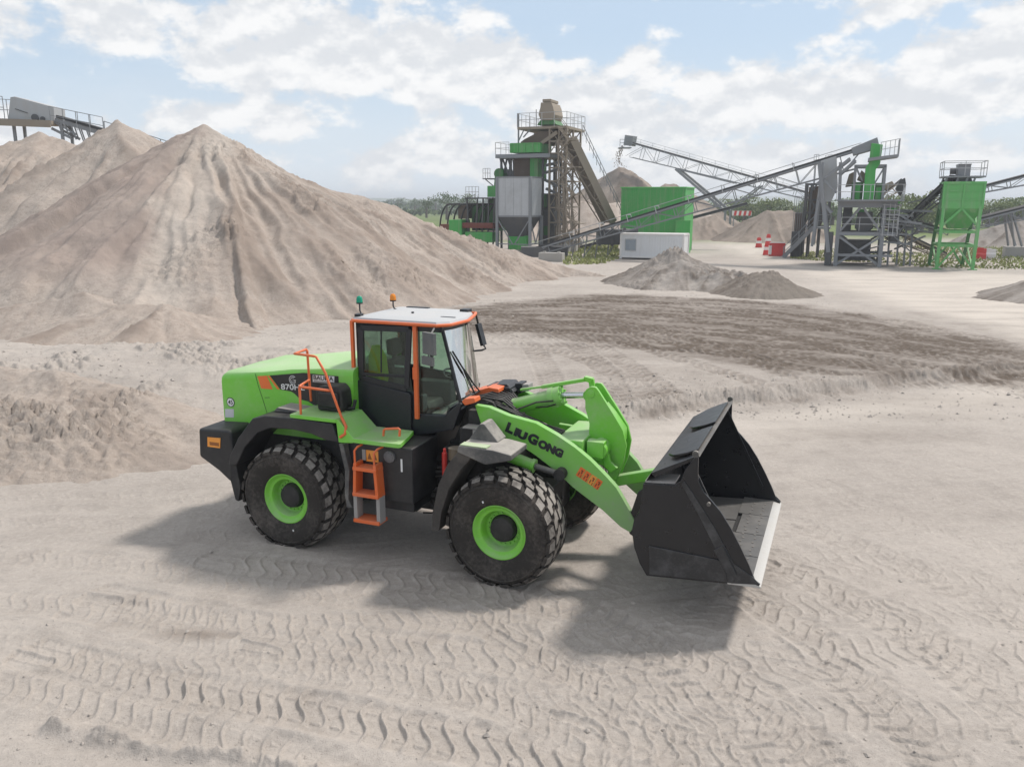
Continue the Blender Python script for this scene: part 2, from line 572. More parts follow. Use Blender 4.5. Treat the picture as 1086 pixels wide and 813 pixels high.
# on the raised bed behind the loader
bed = [[(470, 330), (560, 340), (640, 350), (760, 383), (880, 420)], [(440, 340), (540, 348), (640, 362), (740, 395), (830, 425)],
       [(520, 322), (640, 328), (760, 345), (880, 375), (990, 402)], [(560, 318), (700, 322), (840, 335), (960, 360), (1100, 400)],
       [(600, 312), (760, 318), (880, 330), (1000, 352), (1140, 392)], [(480, 350), (560, 352), (600, 365), (640, 400), (660, 440)],
       [(500, 345), (570, 350), (625, 368), (680, 405), (720, 437)], [(430, 352), (520, 352), (560, 370), (580, 400), (590, 440)],
       [(540, 335), (640, 340), (730, 362), (830, 395), (930, 411)], [(640, 318), (760, 327), (880, 352), (980, 380), (1100, 404)],
       [(680, 335), (800, 352), (920, 385), (1000, 402)], [(700, 325), (820, 340), (940, 368), (1060, 398)],
       [(330, 345), (400, 345), (470, 338), (560, 326), (660, 316)], [(250, 362), (330, 353), (420, 350), (500, 346)], [(300, 372), (400, 362), (480, 358)],
       [(520, 360), (600, 380), (660, 410), (700, 440)], [(640, 345), (740, 368), (840, 398), (900, 415)], [(720, 316), (850, 326), (950, 345), (1080, 378)]]
for i, q in enumerate(bed): trk(q, hw=.40, amp=.065, pitch=.42, k=1.0, seed=i)
for j in range(16):
    o_ = j * 4.4
    q_ = math.sin(j * 2.4) * 5
    trk([(450 - j * 3, 322 + o_ * .62 + q_ * .5), (600, 316 + o_ * .80 - q_ * .4), (740, 316 + o_ + q_ * .6), (880, 328 + o_ * 1.1 - q_ * .6), (1000, 350 + o_ * .95 + q_ * .5), (1140, 386 + o_ * .6)], hw=.40, amp=.05, pitch=.34 + .03 * math.sin(j), k=1.0, seed=40 + j)
bands_road = [[(740, 250), (800, 275), (900, 300), (1000, 325), (1140, 355)], [(760, 262), (860, 300), (960, 330), (1140, 375)], [(780, 248), (860, 285), (960, 302), (1140, 330)]]
for q in bands_road: trk(q, hw=.36, amp=.012, pitch=.3, k=.3)

def inside(x, y, poly):
    r = np.zeros(x.shape, bool)
    n = len(poly)
    for i in range(n):
        (x0, y0), (x1, y1) = poly[i], poly[(i + 1) % n]
        c = ((y0 > y) != (y1 > y)) & (x < (x1 - x0) * (y - y0) / (y1 - y0 + 1e-12) + x0)
        r ^= c
    return r

PRINT = {}
def ground_height(x, y):
    r = np.hypot(x, y)
    press = np.zeros(x.shape)
    PRINT['press'] = press
    near = 1 - sstep(60, 110, r)
    z = 0.05 * fbm(x * .13, y * .13, 3) * near
    z += 0.011 * fbm(x * .7, y * .7, 3, ox=5) * near
    z += 0.006 * fbm(x * 4.1, y * 4.1, 3, ox=9) * (r < 45)
    # wheel-rolled lines along the haul road
    z += 0.026 * fbm(x * .22 + y * .06, y * 3.1 - x * .7, 4, ox=3) * near * (y > 4)
    # raised bed: a crumbly lip
    lx = np.array(LIP)
    ly = np.interp(x, lx[:, 0], lx[:, 1])
    edge = y - ly + 0.45 * fbm(x * .45, y * .3, 3, ox=31) + 0.08 * fbm(x * 3.5, y * 2.0, 3, ox=12)
    up = sstep(-0.05, 0.55, edge)
    fade_far = 1 - sstep(22, 46, y - ly * 0)
    hgt = 0.12 + 0.15 * sstep(-2, 4, x) * (1 - sstep(13, 19, x)) + 0.06 * (1 - sstep(-9, -4, x))
    sel = (np.abs(edge) < 3.0)
    z += up * hgt * fade_far
    crumb = np.exp(-((edge - 0.25) / 0.45) ** 2)
    z += crumb * (0.07 + 0.20 * np.abs(fbm(x * 4.6, y * 3.6, 4, ox=77, gain=.62))) * sstep(0, 3, x) * (1 - sstep(15, 20, x)) * sel
    # left bank rises and is trampled
    bank = (1 - sstep(-7.5, -3.5, x)) * up * (1 - sstep(26, 30, y))
    z += bank * (0.45 * sstep(.3, 6, edge) + 0.22 * np.maximum(fbm(x * .5, y * .5, 4, ox=2) + .2, 0)) * (1 - sstep(-60, -25, -x) * 0)
    cl = bank * sstep(.02, .32, fbm(x * .35, y * .35, 2, ox=51))
    z += cl * 0.30 * np.abs(fbm(x * 2.1, y * 2.1, 4, ox=66, gain=.6))
    # ruts and prints
    for pts, hw, amp, pitch, k, seed in TRK:
        a = np.array(pts)
        m = (x > a[:, 0].min() - 1) & (x < a[:, 0].max() + 1) & (y > a[:, 1].min() - 1) & (y < a[:, 1].max() + 1)
        idx = np.nonzero(m)[0]
        if not len(idx): continue
        D, S, T = polydist(x[idx], y[idx], pts)
        nz = D < hw + .25
        idx, D, S, T = idx[nz], D[nz], S[nz], T[nz]
        if not len(idx): continue
        xx, yy = x[idx], y[idx]
        T = T + .03 * fbm(xx * 1.3, yy * 1.3, 2, ox=seed)
        S = S + .05 * fbm(xx * 1.1, yy * 1.1, 2, ox=seed + 7)
        at_ = np.abs(T)
        msk = (1 - sstep(hw - .07, hw + .03, at_)) * np.clip(.95 + .95 * fbm(xx * .35, yy * .35, 3, ox=seed * 3 + 1), .12, 1) * k
        # pads pressed in by the lugs, thin ridges of sand standing in the grooves between them
        rw = .018 if pitch < .295 else pitch * .19
        wob = .13 * fbm(xx * 1.7, yy * 1.7, 2, ox=seed + 3)
        tn = T / hw
        if seed % 3 == 2:      # chevrons
            ph = S / pitch + .55 * np.abs(tn) + wob
        else:                  # S-bars with hooked ends
            ph = S / pitch + .26 * np.sin(tn * 3.4) + .45 * tn + wob
        dph = ((ph + .5) % 1.0) - .5
        d_ = dph * pitch
        ridge = np.where(d_ > 0, np.exp(-(d_ / (rw * .7)) ** 2), np.exp(-(d_ / (rw * 1.7)) ** 2))
        ridge = ridge * np.clip(.9 + .7 * fbm(xx * 1.9, yy * 1.9, 2, ox=seed + 12), .25, 1.3)
        mid_ = np.exp(-((at_ - .5 * hw) / (rw * .8)) ** 2) * (np.abs(dph) > .25) * .35
        ridge = np.maximum(ridge, mid_)
        shoulder = np.exp(-((at_ - hw - .05) / .06) ** 2) * np.clip(.35 + 1.0 * fbm(xx * 2.5, yy * 2.5, 3, ox=4), 0, 1.5) * (0.45 if pitch > .40 else 0.08 if pitch > .295 else 1)
        press[idx] = press[idx] * (1 - .7 * msk) + msk * (1 - np.clip(ridge, 0, 1)) * (1.0 if pitch > .295 else amp / .05)
        z[idx] = z[idx] * (1 - (.08 if pitch > .295 else .45) * msk) + msk * ((-amp * .2 + amp * .75 * ridge if pitch > .295 else -amp * .8 + amp * 1.75 * ridge) + .008 * fbm(xx * 6, yy * 6, 2)) + shoulder * amp * .6 * k
    # a ploughed-up lip at the near edge
    p = smooth_path([gp(u, v)[:2] for u, v in [(60, 772), (110, 783), (170, 795), (260, 806), (340, 822), (420, 850)]], 6)
    D, S, T = polydist(x, y, p)
    z += np.exp(-(D / .10) ** 2) * .09 * np.clip(.7 + fbm(x * 2.4, y * 2.4, 4, ox=8) * 1.5, 0, 2)
    z -= np.exp(-((D - .2) / .14) ** 2) * .03
    # the machine has settled: sand is pushed up round its wheels
    z += .04 * (1 - sstep(18, 26, r))
    for (lx_, ly_, k) in ((0, -1.15, .045), (3.52, -1.15, .02), (0, 1.15, .04), (3.52, 1.15, .02)):
        wx, wy = -2.914 + lx_ * .927 + ly_ * .375, 13.265 - lx_ * .375 + ly_ * .927
        z += k * np.exp(-(((x - wx) ** 2 + (y - wy) ** 2) / .55) ** 2) * (1 + .5 * fbm(x * 3, y * 3, 2))
    # far land
    z -= sstep(150, 400, r) * 1.0
    z += 4 * fbm(x * .002, y * .002, 3, ox=40) * sstep(300, 1500, r)
    return z

def build_ground():
    rr = [0.0, 2.5, 4.2, 5.4, 6.2]
    r = 6.2
    while r < 85:
        r += min(max(0.8 * r * r / (CAM_H * 830), 0.017), 0.07 if 26 < r < 46 else 0.12 if r < 50 else 0.25)
        rr.append(r)
    while r < 4700:
        r *= 1.05
        rr.append(r)
    rr = np.array(rr[1:])
    az = np.concatenate([np.linspace(-35, 35, 880), np.linspace(35, 325, 100)[1:-1]])
    A, Rr = np.meshgrid(np.radians(az), rr)
    x, y = (Rr * np.sin(A)).ravel(), (Rr * np.cos(A)).ravel()
    z = ground_height(x, y)
    press = np.append(PRINT['press'], 0.0)
    nr, na = Rr.shape
    i = np.arange(nr - 1)[:, None] * na
    j = np.arange(na)[None, :]
    j2 = (j + 1) % na
    faces = np.stack([i + j, i + j2, i + na + j2, i + na + j], -1).reshape(-1, 4)[:, ::-1]
    co = np.stack([x, y, z], 1)
    # the middle, under the camera
    n0 = len(co)
    co = np.vstack([co, [[0, 0, 0]]])
    tri = np.stack([np.full(na, n0), np.arange(na), (np.arange(na) + 1) % na, np.full(na, n0)], 1)[:, ::-1]
    o = mesh_from_arrays('ground', co, faces, M_GROUND)
    # centre fan as ordinary polygons in the same mesh would need triangles: close it with a small disc object merged by from_pydata
    import bmesh
    bm = bmesh.new()
    bm.from_mesh(o.data)
    bm.verts.ensure_lookup_table()
    c = bm.verts[n0]
    for k in range(na):
        f = bm.faces.new((c, bm.verts[(k + 1) % na], bm.verts[k]))
        f.smooth = True
    bm.to_mesh(o.data)
    bm.free()
    # masks for moisture with the painted lip shade, and for fields
    x, y = co[:, 0], co[:, 1]
    wet_shade = np.zeros(len(x))
    wx = x + 1.2 * fbm(x * .3, y * .3, 3, ox=14)
    wy = y + 1.6 * fbm(x * .3, y * .2, 3, ox=24)
    inw = inside(wx, wy, WET)
    d, _, _ = polydist(wx, wy, WET + [WET[0]])
    wet_shade = np.where(inw, sstep(-.4, 1.6, d), 0.0 * d) * np.clip(.95 + .5 * fbm(x * .12, y * .25, 3, ox=90), 0, 1)
    lx = np.array(LIP)
    e = y - np.interp(x, lx[:, 0], lx[:, 1])
    wet_shade = np.maximum(wet_shade, np.exp(-((e + .05) / .40) ** 2) * .62 * np.clip(.5 + 1.2 * fbm(x * .7, y * .7, 3), 0, 1) * sstep(1, 4, x))  # lip face darkened in the colour, standing in for its shade
    for (u, v, ru, k) in [(905, 462, 1.6, .4), (1000, 425, 1.8, .4), (205, 676, .35, .5), (960, 440, 1.2, .3)]:
        g = gp(u, v)
        wet_shade = np.maximum(wet_shade, k * np.exp(-(((x - g[0]) / (ru * 1.6)) ** 2 + ((y - g[1]) / (ru * .5)) ** 2)))
    lx0 = np.array(LIP)
    e0 = y - np.interp(x, lx0[:, 0], lx0[:, 1])
    bed_ = sstep(-.2, 1.0, e0) * sstep(44, 36, y + 2.5 * fbm(x * .2, y * .2, 3, ox=19)) * sstep(-3, 3, x + 1.5 * fbm(x * .2, y * .3, 3, ox=29)) * sstep(30, 24, x)
    press_far = np.clip(press, 0, 1)
    wet_shade = np.maximum(wet_shade * np.where(inw, .72 + .42 * press_far, 1), bed_ * (.34 + .46 * press_far) * np.clip(.75 + .5 * fbm(x * .3, y * .5, 3, ox=39), 0, 1)) + .12 * np.where(bed_ > .05, 0, press_far)
    tone = .16 * np.clip(.4 + fbm(x * .10 + 3, y * .35, 4, ox=71), 0, 1)
    wet_shade = np.clip(np.maximum(wet_shade, tone), 0, 1)
    road = [gp(u, v)[:2] for u, v in [(722, 246), (800, 244), (830, 262), (860, 280), (960, 286), (1180, 292), (1180, 372), (1086, 374), (960, 336), (870, 312), (820, 285), (760, 268)]]
    dr_, _, _ = polydist(wx, wy, road + [road[0]])
    pale = np.where(inside(wx, wy, road), sstep(0, 4, dr_), 0)
    pale = np.maximum(pale, .55 * sstep(.5, 1.6, -e) * sstep(5, 1.8, -e) * sstep(0, 3, x)) * np.clip(.75 + .6 * fbm(x * .25, y * .9, 4, ox=5), 0, 1)
    wet_shade = wet_shade * (1 - .5 * pale)
    rad = np.hypot(x, y)
    fld = sstep(98, 125, y + 14 * fbm(x * .03, y * .03, 3, ox=3)) 
    fld = np.maximum(fld, sstep(95, 120, np.abs(x)) )
    fld = np.maximum(fld, 1 - sstep(-60, -40, y))
    for nm, arr in (('wet_shade', wet_shade), ('field', fld), ('pale', pale)):
        at_ = o.data.attributes.new(nm, 'FLOAT', 'POINT')
        at_.data.foreach_set('value', arr.astype(np.float32))
    tag(o, kind='structure')
    return o
build_ground()

# ---- stockpiles: each its own height field that dips under the ground at its foot
def pile(name, label, ridges, slope, matl, step=0.14, rough=0.35, rill=0.5, pad=1.0, foot=0.12, ymax=None, seed=0, clod=0.0, bench=None, cat='sand pile', group=None, edge=None):
    pts = np.array([p for r in ridges for p in r])
    reach = pts[:, 2] / slope * 1.15 + pad
    x0, x1 = (pts[:, 0] - reach).min(), (pts[:, 0] + reach).max()
    y0, y1 = (pts[:, 1] - reach).min(), (pts[:, 1] + reach).max()
    X, Y = np.meshgrid(np.arange(x0, x1, step), np.arange(y0, y1, step))
    x, y = X.ravel(), Y.ravel()
    sx = x + rough * .8 * fbm(x * .16, y * .16, 3, ox=seed) + rough * .22 * fbm(x * .6, y * .6, 3, ox=seed + 4)
    sy = y + rough * .8 * fbm(x * .16, y * .16, 3, ox=seed + 20) + rough * .22 * fbm(x * .6, y * .6, 3, ox=seed + 24)
    h = np.full(x.shape, -9.0)
    stk = np.zeros(x.shape)
    for r in ridges:
        for k in range(max(1, len(r) - 1)):
            a = np.array(r[k]); b = np.array(r[min(k + 1, len(r) - 1)])
            dx, dy = b[0] - a[0], b[1] - a[1]
            L2 = dx * dx + dy * dy + 1e-9
            t = np.clip(((sx - a[0]) * dx + (sy - a[1]) * dy) / L2, 0, 1)
            px, py = sx - a[0] - t * dx, sy - a[1] - t * dy
            d = np.hypot(px, py)
            L = math.sqrt(L2)
            ang = np.arctan2(py, px)
            # rills run straight down the slope: noise along the crest and round the nose
            q_ = (t * L + ang * 3.0 + seed) * .5
            rl = .8 * fbm(q_, np.full_like(t, k * 7.7 + seed) + d * .03, 3, ox=seed)
            rl = rl + .85 * (.33 - np.abs(fbm(q_ * 2.2, np.full_like(t, k * 3.1 + seed) + d * .06, 3, ox=seed + 9)))
            zz = a[2] + t * (b[2] - a[2]) - slope * (d + .12 * np.maximum(d - 6, 0) * 0) + rill * rl * np.minimum(d * .17, .8)
            # smooth maximum of the flanks
            kk = .35
            e = np.clip(.5 + .5 * (zz - h) / kk, 0, 1)
            h = h * (1 - e) + zz * e + kk * e * (1 - e)
            stk = stk * (1 - e) + rl * e
    if bench is not None: h = bench(x, y, h)
    big = fbm(x * .35, y * .35, 5, ox=seed + 60)
    pk = np.zeros(x.shape)
    pl = np.zeros(x.shape)
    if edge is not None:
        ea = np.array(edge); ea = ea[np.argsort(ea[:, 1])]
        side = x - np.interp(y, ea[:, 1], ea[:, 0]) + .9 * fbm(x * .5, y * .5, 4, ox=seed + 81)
        pk = sstep(.2, -1.0, side) * np.clip(.85 + .35 * big, 0, 1) * sstep(1.2, 3.0, h)  # left face: pinker sand plus its shade, both put into the colour
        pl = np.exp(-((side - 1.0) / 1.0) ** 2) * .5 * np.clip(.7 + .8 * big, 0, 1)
    amp = np.clip(h + .6, 0, 1.2) / 1.2
    h = h + rough * .16 * big * amp
    if clod:
        c = sstep(.0, .35, fbm(x * .22, y * .22, 3, ox=seed + 33)) * (1 - .85 * pk)
        bl = np.abs(fbm(x * 2.6, y * 2.6, 4, ox=seed + 44, gain=.6))
        h = h + clod * c * (.75 * bl + .42 * sstep(.14, .36, np.abs(fbm(x * 3.3, y * 3.3, 3, ox=seed + 47)))) * .75 * amp
        h = h + clod * .22 * (.3 - np.abs(fbm(x * .75, y * .75, 4, ox=seed + 70))) * amp
    h = h + (.07 * fbm(x * 2.3, y * 2.3, 4, ox=seed + 5, gain=.6) + .06 * sstep(.22, .5, fbm(x * 2.9, y * 2.9, 3, ox=seed + 15)) * np.clip(.4 + big, 0, 1)) * amp * min(1, rough)
    # concave foot
    h = np.where(h < .9, .9 - (0.9 - h) * (1 - .18 * sstep(.9, 0, h)), h)
    h = np.maximum(h, -foot - .25)
    keep = (h > -foot - .24).reshape(X.shape)
    ny, nx = X.shape
    i = np.arange(ny - 1)[:, None] * nx
    j = np.arange(nx - 1)[None, :]
    fm = keep[:-1, :-1] | keep[1:, :-1] | keep[:-1, 1:] | keep[1:, 1:]
    faces = np.stack([i + j, i + j + 1, i + nx + j + 1, i + nx + j], -1)[fm]
    used = np.unique(faces)
    re = np.full(nx * ny, -1)
    re[used] = np.arange(len(used))
    co = np.stack([x, y, h], 1)[used]
    o = mesh_from_arrays(name, co, re[faces], matl)
    st = np.clip(.12 + .95 * sstep(-.05, .5, stk) * np.clip(.5 + .8 * big, 0, 1), 0, 1)
    if edge is not None:
        st = st * sstep(1.5, 4.0, side) * 1.5
    for nm, arr in (('wet_shade', st), ('pink_shade', pk), ('pale', pl)):
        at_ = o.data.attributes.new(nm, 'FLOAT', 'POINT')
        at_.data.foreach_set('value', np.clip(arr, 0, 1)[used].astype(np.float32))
    return tag(o, label, cat, group)

A0 = at(213, 133, 48)
crest = [A0, at(240, 149, 48.5), at(272, 168, 49.5), at(302, 186, 50.5), at(340, 199, 52), at(378, 207, 53.5), at(415, 219, 55), at(455, 236, 56.5), at(500, 253, 58), at(545, 266, 59), at(590, 281, 60), at(640, 296, 59)]
front = [A0, at(203, 170, 45.6), at(190, 213, 42.8), at(168, 256, 40), at(150, 296, 36.5), at(140, 335, 32.5)]
apron = [at(40, 312, 35), at(95, 300, 36), at(150, 300, 35.5), at(230, 322, 34.5)]
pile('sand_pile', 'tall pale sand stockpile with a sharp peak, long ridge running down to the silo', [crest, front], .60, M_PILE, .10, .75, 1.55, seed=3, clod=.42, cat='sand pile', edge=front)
pile('sand_pile', 'pale sand stockpile with a double crest behind the tall peak, under the conveyor head', [[at(136, 131, 60.8), at(130, 129, 61), at(104, 140, 61.5), at(88, 168, 61)], [at(130, 129, 61), at(110, 200, 55)]], .68, M_PILE, .2, .9, 1.5, seed=8, clod=.4, cat='sand pile')
pile('sand_pile', 'broad flat-topped sand stockpile at the left edge below the walkway', [[at(62, 147, 64), at(36, 142, 64), at(10, 152, 63.5), at(-50, 176, 63), at(-150, 200, 62)], [at(36, 142, 64), at(60, 215, 56)]], .55, M_PILE, .2, .9, 1.5, seed=14, clod=.4, cat='sand pile')
pile('sand_pile', 'low slumped sand apron at the foot of the tall peak', [[at(-60, 335, 33), at(30, 322, 34), at(90, 309, 34.5)], [at(110, 322, 32.5), at(165, 322, 32)], [at(200, 335, 33), at(262, 345, 34)]], .42, M_PILE, .12, .8, .8, seed=21, clod=.2, cat='sand pile')
pile('sand_bank', 'low rough broken sand bank at the left edge, lower than the piles behind it', [[at(-90, 386, 20.5), at(0, 391, 20), at(55, 397, 19.6), at(105, 409, 19.2), at(160, 428, 18.6), at(215, 452, 17.6)], [at(-60, 420, 18), at(30, 430, 17.6), at(95, 440, 17.2)]], .40, M_BANK, .06, .8, .6, seed=75, clod=.55, cat='sand bank')
pile('rubble_heap', 'rough grey heap of tipped sand in front of the white container', [[at(700, 281, 53), at(718, 275, 52.5), at(740, 282, 52)], [at(688, 279, 55), at(704, 269, 55), at(718, 265, 54.5), at(745, 278, 54), at(775, 289, 53), at(800, 297, 51.5)], [at(690, 296, 51.5), at(715, 291, 51)], [at(748, 293, 50.5), at(772, 291, 50.2)]], .60, M_GREYPILE, .09, 1.0, 1.0, seed=30, clod=.75, cat='sand heap')
pile('dark_heap', 'small dark damp sand heap beside the pale haul road', [[at(780, 299, 49), at(803, 292, 48), at(818, 289, 47.5), at(836, 301, 47), at(858, 315, 46)]], .55, M_DARKPILE, .1, .5, .7, seed=40, clod=.3, cat='sand heap')
pile('far_sand_cone', 'steep brown sand cone under the stacker conveyor head', [[at(658, 176, 150), at(659, 176, 150)]], .68, M_FARPILE, .5, 1.2, 1.2, seed=50, cat='sand pile')
pile('far_sand_pile', 'pale sand pile glimpsed between the leaning conveyor and the green shed', [[at(560, 222, 120), at(620, 214, 122), at(690, 216, 124), at(750, 226, 125)]], .6, M_PILE, .5, 1.2, 1.2, seed=52, cat='sand pile')
pile('far_sand_pile', 'rounded dark sand mound just over the roof of the green shed', [[at(690, 206, 170), at(704, 195, 170), at(716, 195, 171), at(735, 206, 172)]], .6, M_FARPILE, .6, 1.2, 1.0, seed=54, cat='sand pile')
pile('far_sand_pile', 'small pale sand pile left of the striped barrier board', [[at(735, 232, 118), at(760, 229, 118), at(775, 238, 117)]], .6, M_FARPILE, .35, .9, 1.0, seed=56, cat='sand pile')
pile('far_sand_pile', 'flat-topped pale sand pile behind the red and white cones', [[at(800, 232, 112), at(812, 223, 112), at(838, 223, 112), at(850, 232, 112)]], .6, M_FARPILE, .35, .6, 1.0, seed=58, cat='sand pile')
pile('far_sand_pile', 'wide grey sand pile at the right edge behind the green hopper', [[at(1030, 246, 98), at(1075, 232, 98), at(1110, 226, 98), at(1160, 232, 98)]], .55, M_GREYPILE, .35, .8, 1.0, seed=60, cat='sand pile')
pile('edge_heap', 'small grey sand heap cut by the right edge on the haul road', [[at(1106, 291, 45.5), at(1122, 285, 45.5), at(1150, 284, 45.5)]], .5, M_GREYPILE, .12, .4, .6, seed=62, cat='sand heap')
# ================================================================== THE WHEEL LOADER
GREEN = (0.170, 0.55, 0.045)
M_GREEN = paint('loader_green', GREEN, .34, .60, dustcol=(.42, .41, .35), scale=1.5, upk=.7)
M_HOOD = paint('hood_green', GREEN, .30, .35, dustcol=(.50, .52, .42), scale=1.3, upk=1.5)  # whitish top: dust plus a sky sheen put into the colour
M_BOOM = paint('boom_green', GREEN, .32, .55, dustcol=(.36, .37, .32), scale=1.6, low=(.7, 2.3))
M_GREEN_LOW = paint('loader_green_dusty', GREEN, .35, .75, dustcol=(.37, .35, .30), scale=1.8)
M_BLACK = paint('loader_black', (.012, .013, .016), .42, .30, dustcol=(.16, .145, .13), scale=1.5)
M_CABBLACK = paint('cab_black', (.011, .013, .018), .38, .16, dustcol=(.12, .12, .125), scale=1.2)
M_UNDER = paint('underframe_dark', (.014, .014, .015), .6, .45, dustcol=(.13, .115, .10), scale=3)
M_GREYDUST = paint('dusty_fender', (.07, .07, .07), .7, .95, dustcol=(.35, .325, .295), scale=2.2, upk=.8)
M_ORANGE = paint('orange_paint', (.72, .135, .028), .38, .28, dustcol=(.42, .33, .26), scale=4)
M_ROOF = paint('roof_pale', (.42, .44, .46), .5, .5, dustcol=(.52, .49, .46), scale=2)
M_GREYPLATE = paint('grey_plate', (.30, .29, .28), .6, .7, dustcol=(.36, .33, .30), scale=5)
M_STEEL = paint('rod_steel', (.62, .63, .65), .18, .1, metal=1.0)
M_WORN = paint('worn_steel', (.085, .083, .08), .45, .7, metal=.3, dustcol=(.32, .29, .26), scale=4)
M_FLOOR = paint('scoured_floor', (.085, .083, .08), .42, .42, dustcol=(.26, .24, .22), scale=3, upk=.2)
M_EDGE = paint('edge_steel', (.46, .455, .44), .42, .3, metal=.35, scale=5)
M_BUCKET = paint('bucket_black', (.010, .011, .014), .30, .06, dustcol=(.13, .125, .12), scale=2.0)
M_BUCKETIN = paint('bucket_inside', (.012, .012, .013), .5, .15, dustcol=(.12, .11, .10), scale=3)
M_HOSE = paint('hose_rubber', (.012, .012, .013), .5, .3, dustcol=(.2, .18, .16))
M_RED = paint('red_cylinder', (.55, .03, .025), .35, .3)
M_SEAT = paint('seat_cloth', (.09, .085, .08), .9, .3, dustcol=(.22, .2, .18))
M_GREYIN = paint('console_grey', (.10, .105, .11), .6, .3)
M_WHITE = paint('white_label', (.78, .78, .78), .5, .2)
M_DECALBLK = paint('decal_black', (.012, .012, .013), .4, .25, dustcol=(.16, .15, .14))
M_DECALORG = paint('decal_orange', (.80, .17, .03), .45, .2)
M_REFLECT = paint('reflector_orange', (.85, .33, .05), .3, .15)

def rubber(name, dust, base=(.018, .017, .016), lo=.42, hi=.7, dcol=(.36, .33, .30)):
    m, t, b = mat(name)
    tc = t.node('ShaderNodeTexCoord')
    P = tc.outputs['Object']
    n1 = t.noise(P, 2.2, 6, .6)
    n2 = t.noise(P, 22, 5, .65)
    f = t.math('MULTIPLY', t.ramp(t.math('ADD', t.math('MULTIPLY', n1, .6), t.math('MULTIPLY', n2, .4)), lo, hi), dust, clamp=True)
    t.put(b.inputs['Base Color'], t.mix(f, base, dcol))
    b.inputs['Roughness'].default_value = .85
    b.inputs['Specular IOR Level'].default_value = .3
    bp = t.node('ShaderNodeBump')
    bp.inputs['Strength'].default_value = .3
    bp.inputs['Distance'].default_value = .01
    t.put(bp.inputs['Height'], n2)
    t.l.new(bp.outputs[0], b.inputs['Normal'])
    return m
M_TYRE = rubber('tyre_rubber', .62, (.032, .028, .025), dcol=(.16, .138, .122))
M_LUG = rubber('tyre_lug_dusty', .85, (.085, .076, .068), .32, .62)

def glass(name, tint=(.80, .90, .85), refl=.9, dirt=.1):
    m = bpy.data.materials.new(name)
    m.use_nodes = True
    t = NT(m.node_tree)
    t.n.clear()
    out = t.node('ShaderNodeOutputMaterial')
    tr = t.node('ShaderNodeBsdfTransparent')
    tr.inputs[0].default_value = (*tint, 1)
    gl = t.node('ShaderNodeBsdfGlossy')
    gl.inputs['Roughness'].default_value = .03
    df = t.node('ShaderNodeBsdfDiffuse')
    df.inputs[0].default_value = (.5, .47, .43, 1)
    lw = t.node('ShaderNodeFresnel')
    lw.inputs[0].default_value = 1.5
    mx = t.node('ShaderNodeMixShader')
    t.l.new(t.math('MULTIPLY', lw.outputs[0], refl), mx.inputs[0])
    t.l.new(tr.outputs[0], mx.inputs[1])
    t.l.new(gl.outputs[0], mx.inputs[2])
    m2 = t.node('ShaderNodeMixShader')
    tc = t.node('ShaderNodeTexCoord')
    t.put(m2.inputs[0], t.ramp(t.noise(tc.outputs['Object'], 2.5, 6, .65), .40, .85, 0.01, dirt))
    t.l.new(mx.outputs[0], m2.inputs[1])
    t.l.new(df.outputs[0], m2.inputs[2])
    t.l.new(m2.outputs[0], out.inputs[0])
    return m
M_GLASS = glass('cab_glass', (.74, .85, .79), .7, .04)
M_WINDSCREEN = glass('windscreen_glass', (.86, .94, .90), .8, .09)

L_YAW = R(-22.04)
LF = Vector((math.cos(L_YAW), math.sin(L_YAW), 0))
LL = Vector((-math.sin(L_YAW), math.cos(L_YAW), 0))
L_O = Vector((-2.914, 13.265, 0.0))
loader = thing('wheel_loader', 'bright green wheel loader with orange rails and a raised black bucket, parked on the sand', 'wheel loader', L_O, L_YAW)

def lp(u, v, y):
    """loader (x, z) of a surveyed point on the lengthwise plane y"""
    d = Vector(ray(u, v))
    C = Vector((0, 0, CAM_H))
    k = (y - (C - L_O).dot(LL)) / d.dot(LL)
    P = C + d * k - L_O
    return (P.dot(LF), P.z)
def lps(pts, y): return [lp(u, v, y) for u, v in pts]

def text_part(name, s, origin, xdir, up, size, matl, parent, depth=.004, bold=.0, fit=None, shear=0.0):
    """lettering as a thin solid: origin = lower-left corner"""
    cu = bpy.data.curves.new(name, 'FONT')
    cu.body = s
    cu.size = size
    cu.offset = bold
    cu.extrude = depth / 2
    cu.shear = shear
    tmp = bpy.data.objects.new(name, cu)
    COL.objects.link(tmp)
    bpy.context.view_layer.update()
    me = bpy.data.meshes.new_from_object(tmp.evaluated_get(bpy.context.evaluated_depsgraph_get()))
    bpy.data.objects.remove(tmp)
    bpy.data.curves.remove(cu)
    xs = [v.co.x for v in me.vertices]
    ys = [v.co.y for v in me.vertices]
    k = 1.0
    if fit: k = fit / (max(xs) - min(xs))
    X, Y = Vector(xdir).normalized(), Vector(up).normalized()
    Z = X.cross(Y)
    x0, y0 = min(xs), min(ys)
    for v in me.vertices:
        v.co = Vector(origin) + X * ((v.co.x - x0) * k) + Y * (v.co.y - y0) + Z * v.co.z
    me.materials.clear()
    me.materials.append(matl)
    o = bpy.data.objects.new(name, me)
    COL.objects.link(o)
    o.parent = parent
    return o

def decal(name, poly, y, matl, parent, th=.003):
    """thin plate lying on the near side (facing -y); poly in (x, z)"""
    mb = MB()
    mb.prism(poly, y - th, y, 'y')
    return mb.build(name, matl, parent, smooth=0)

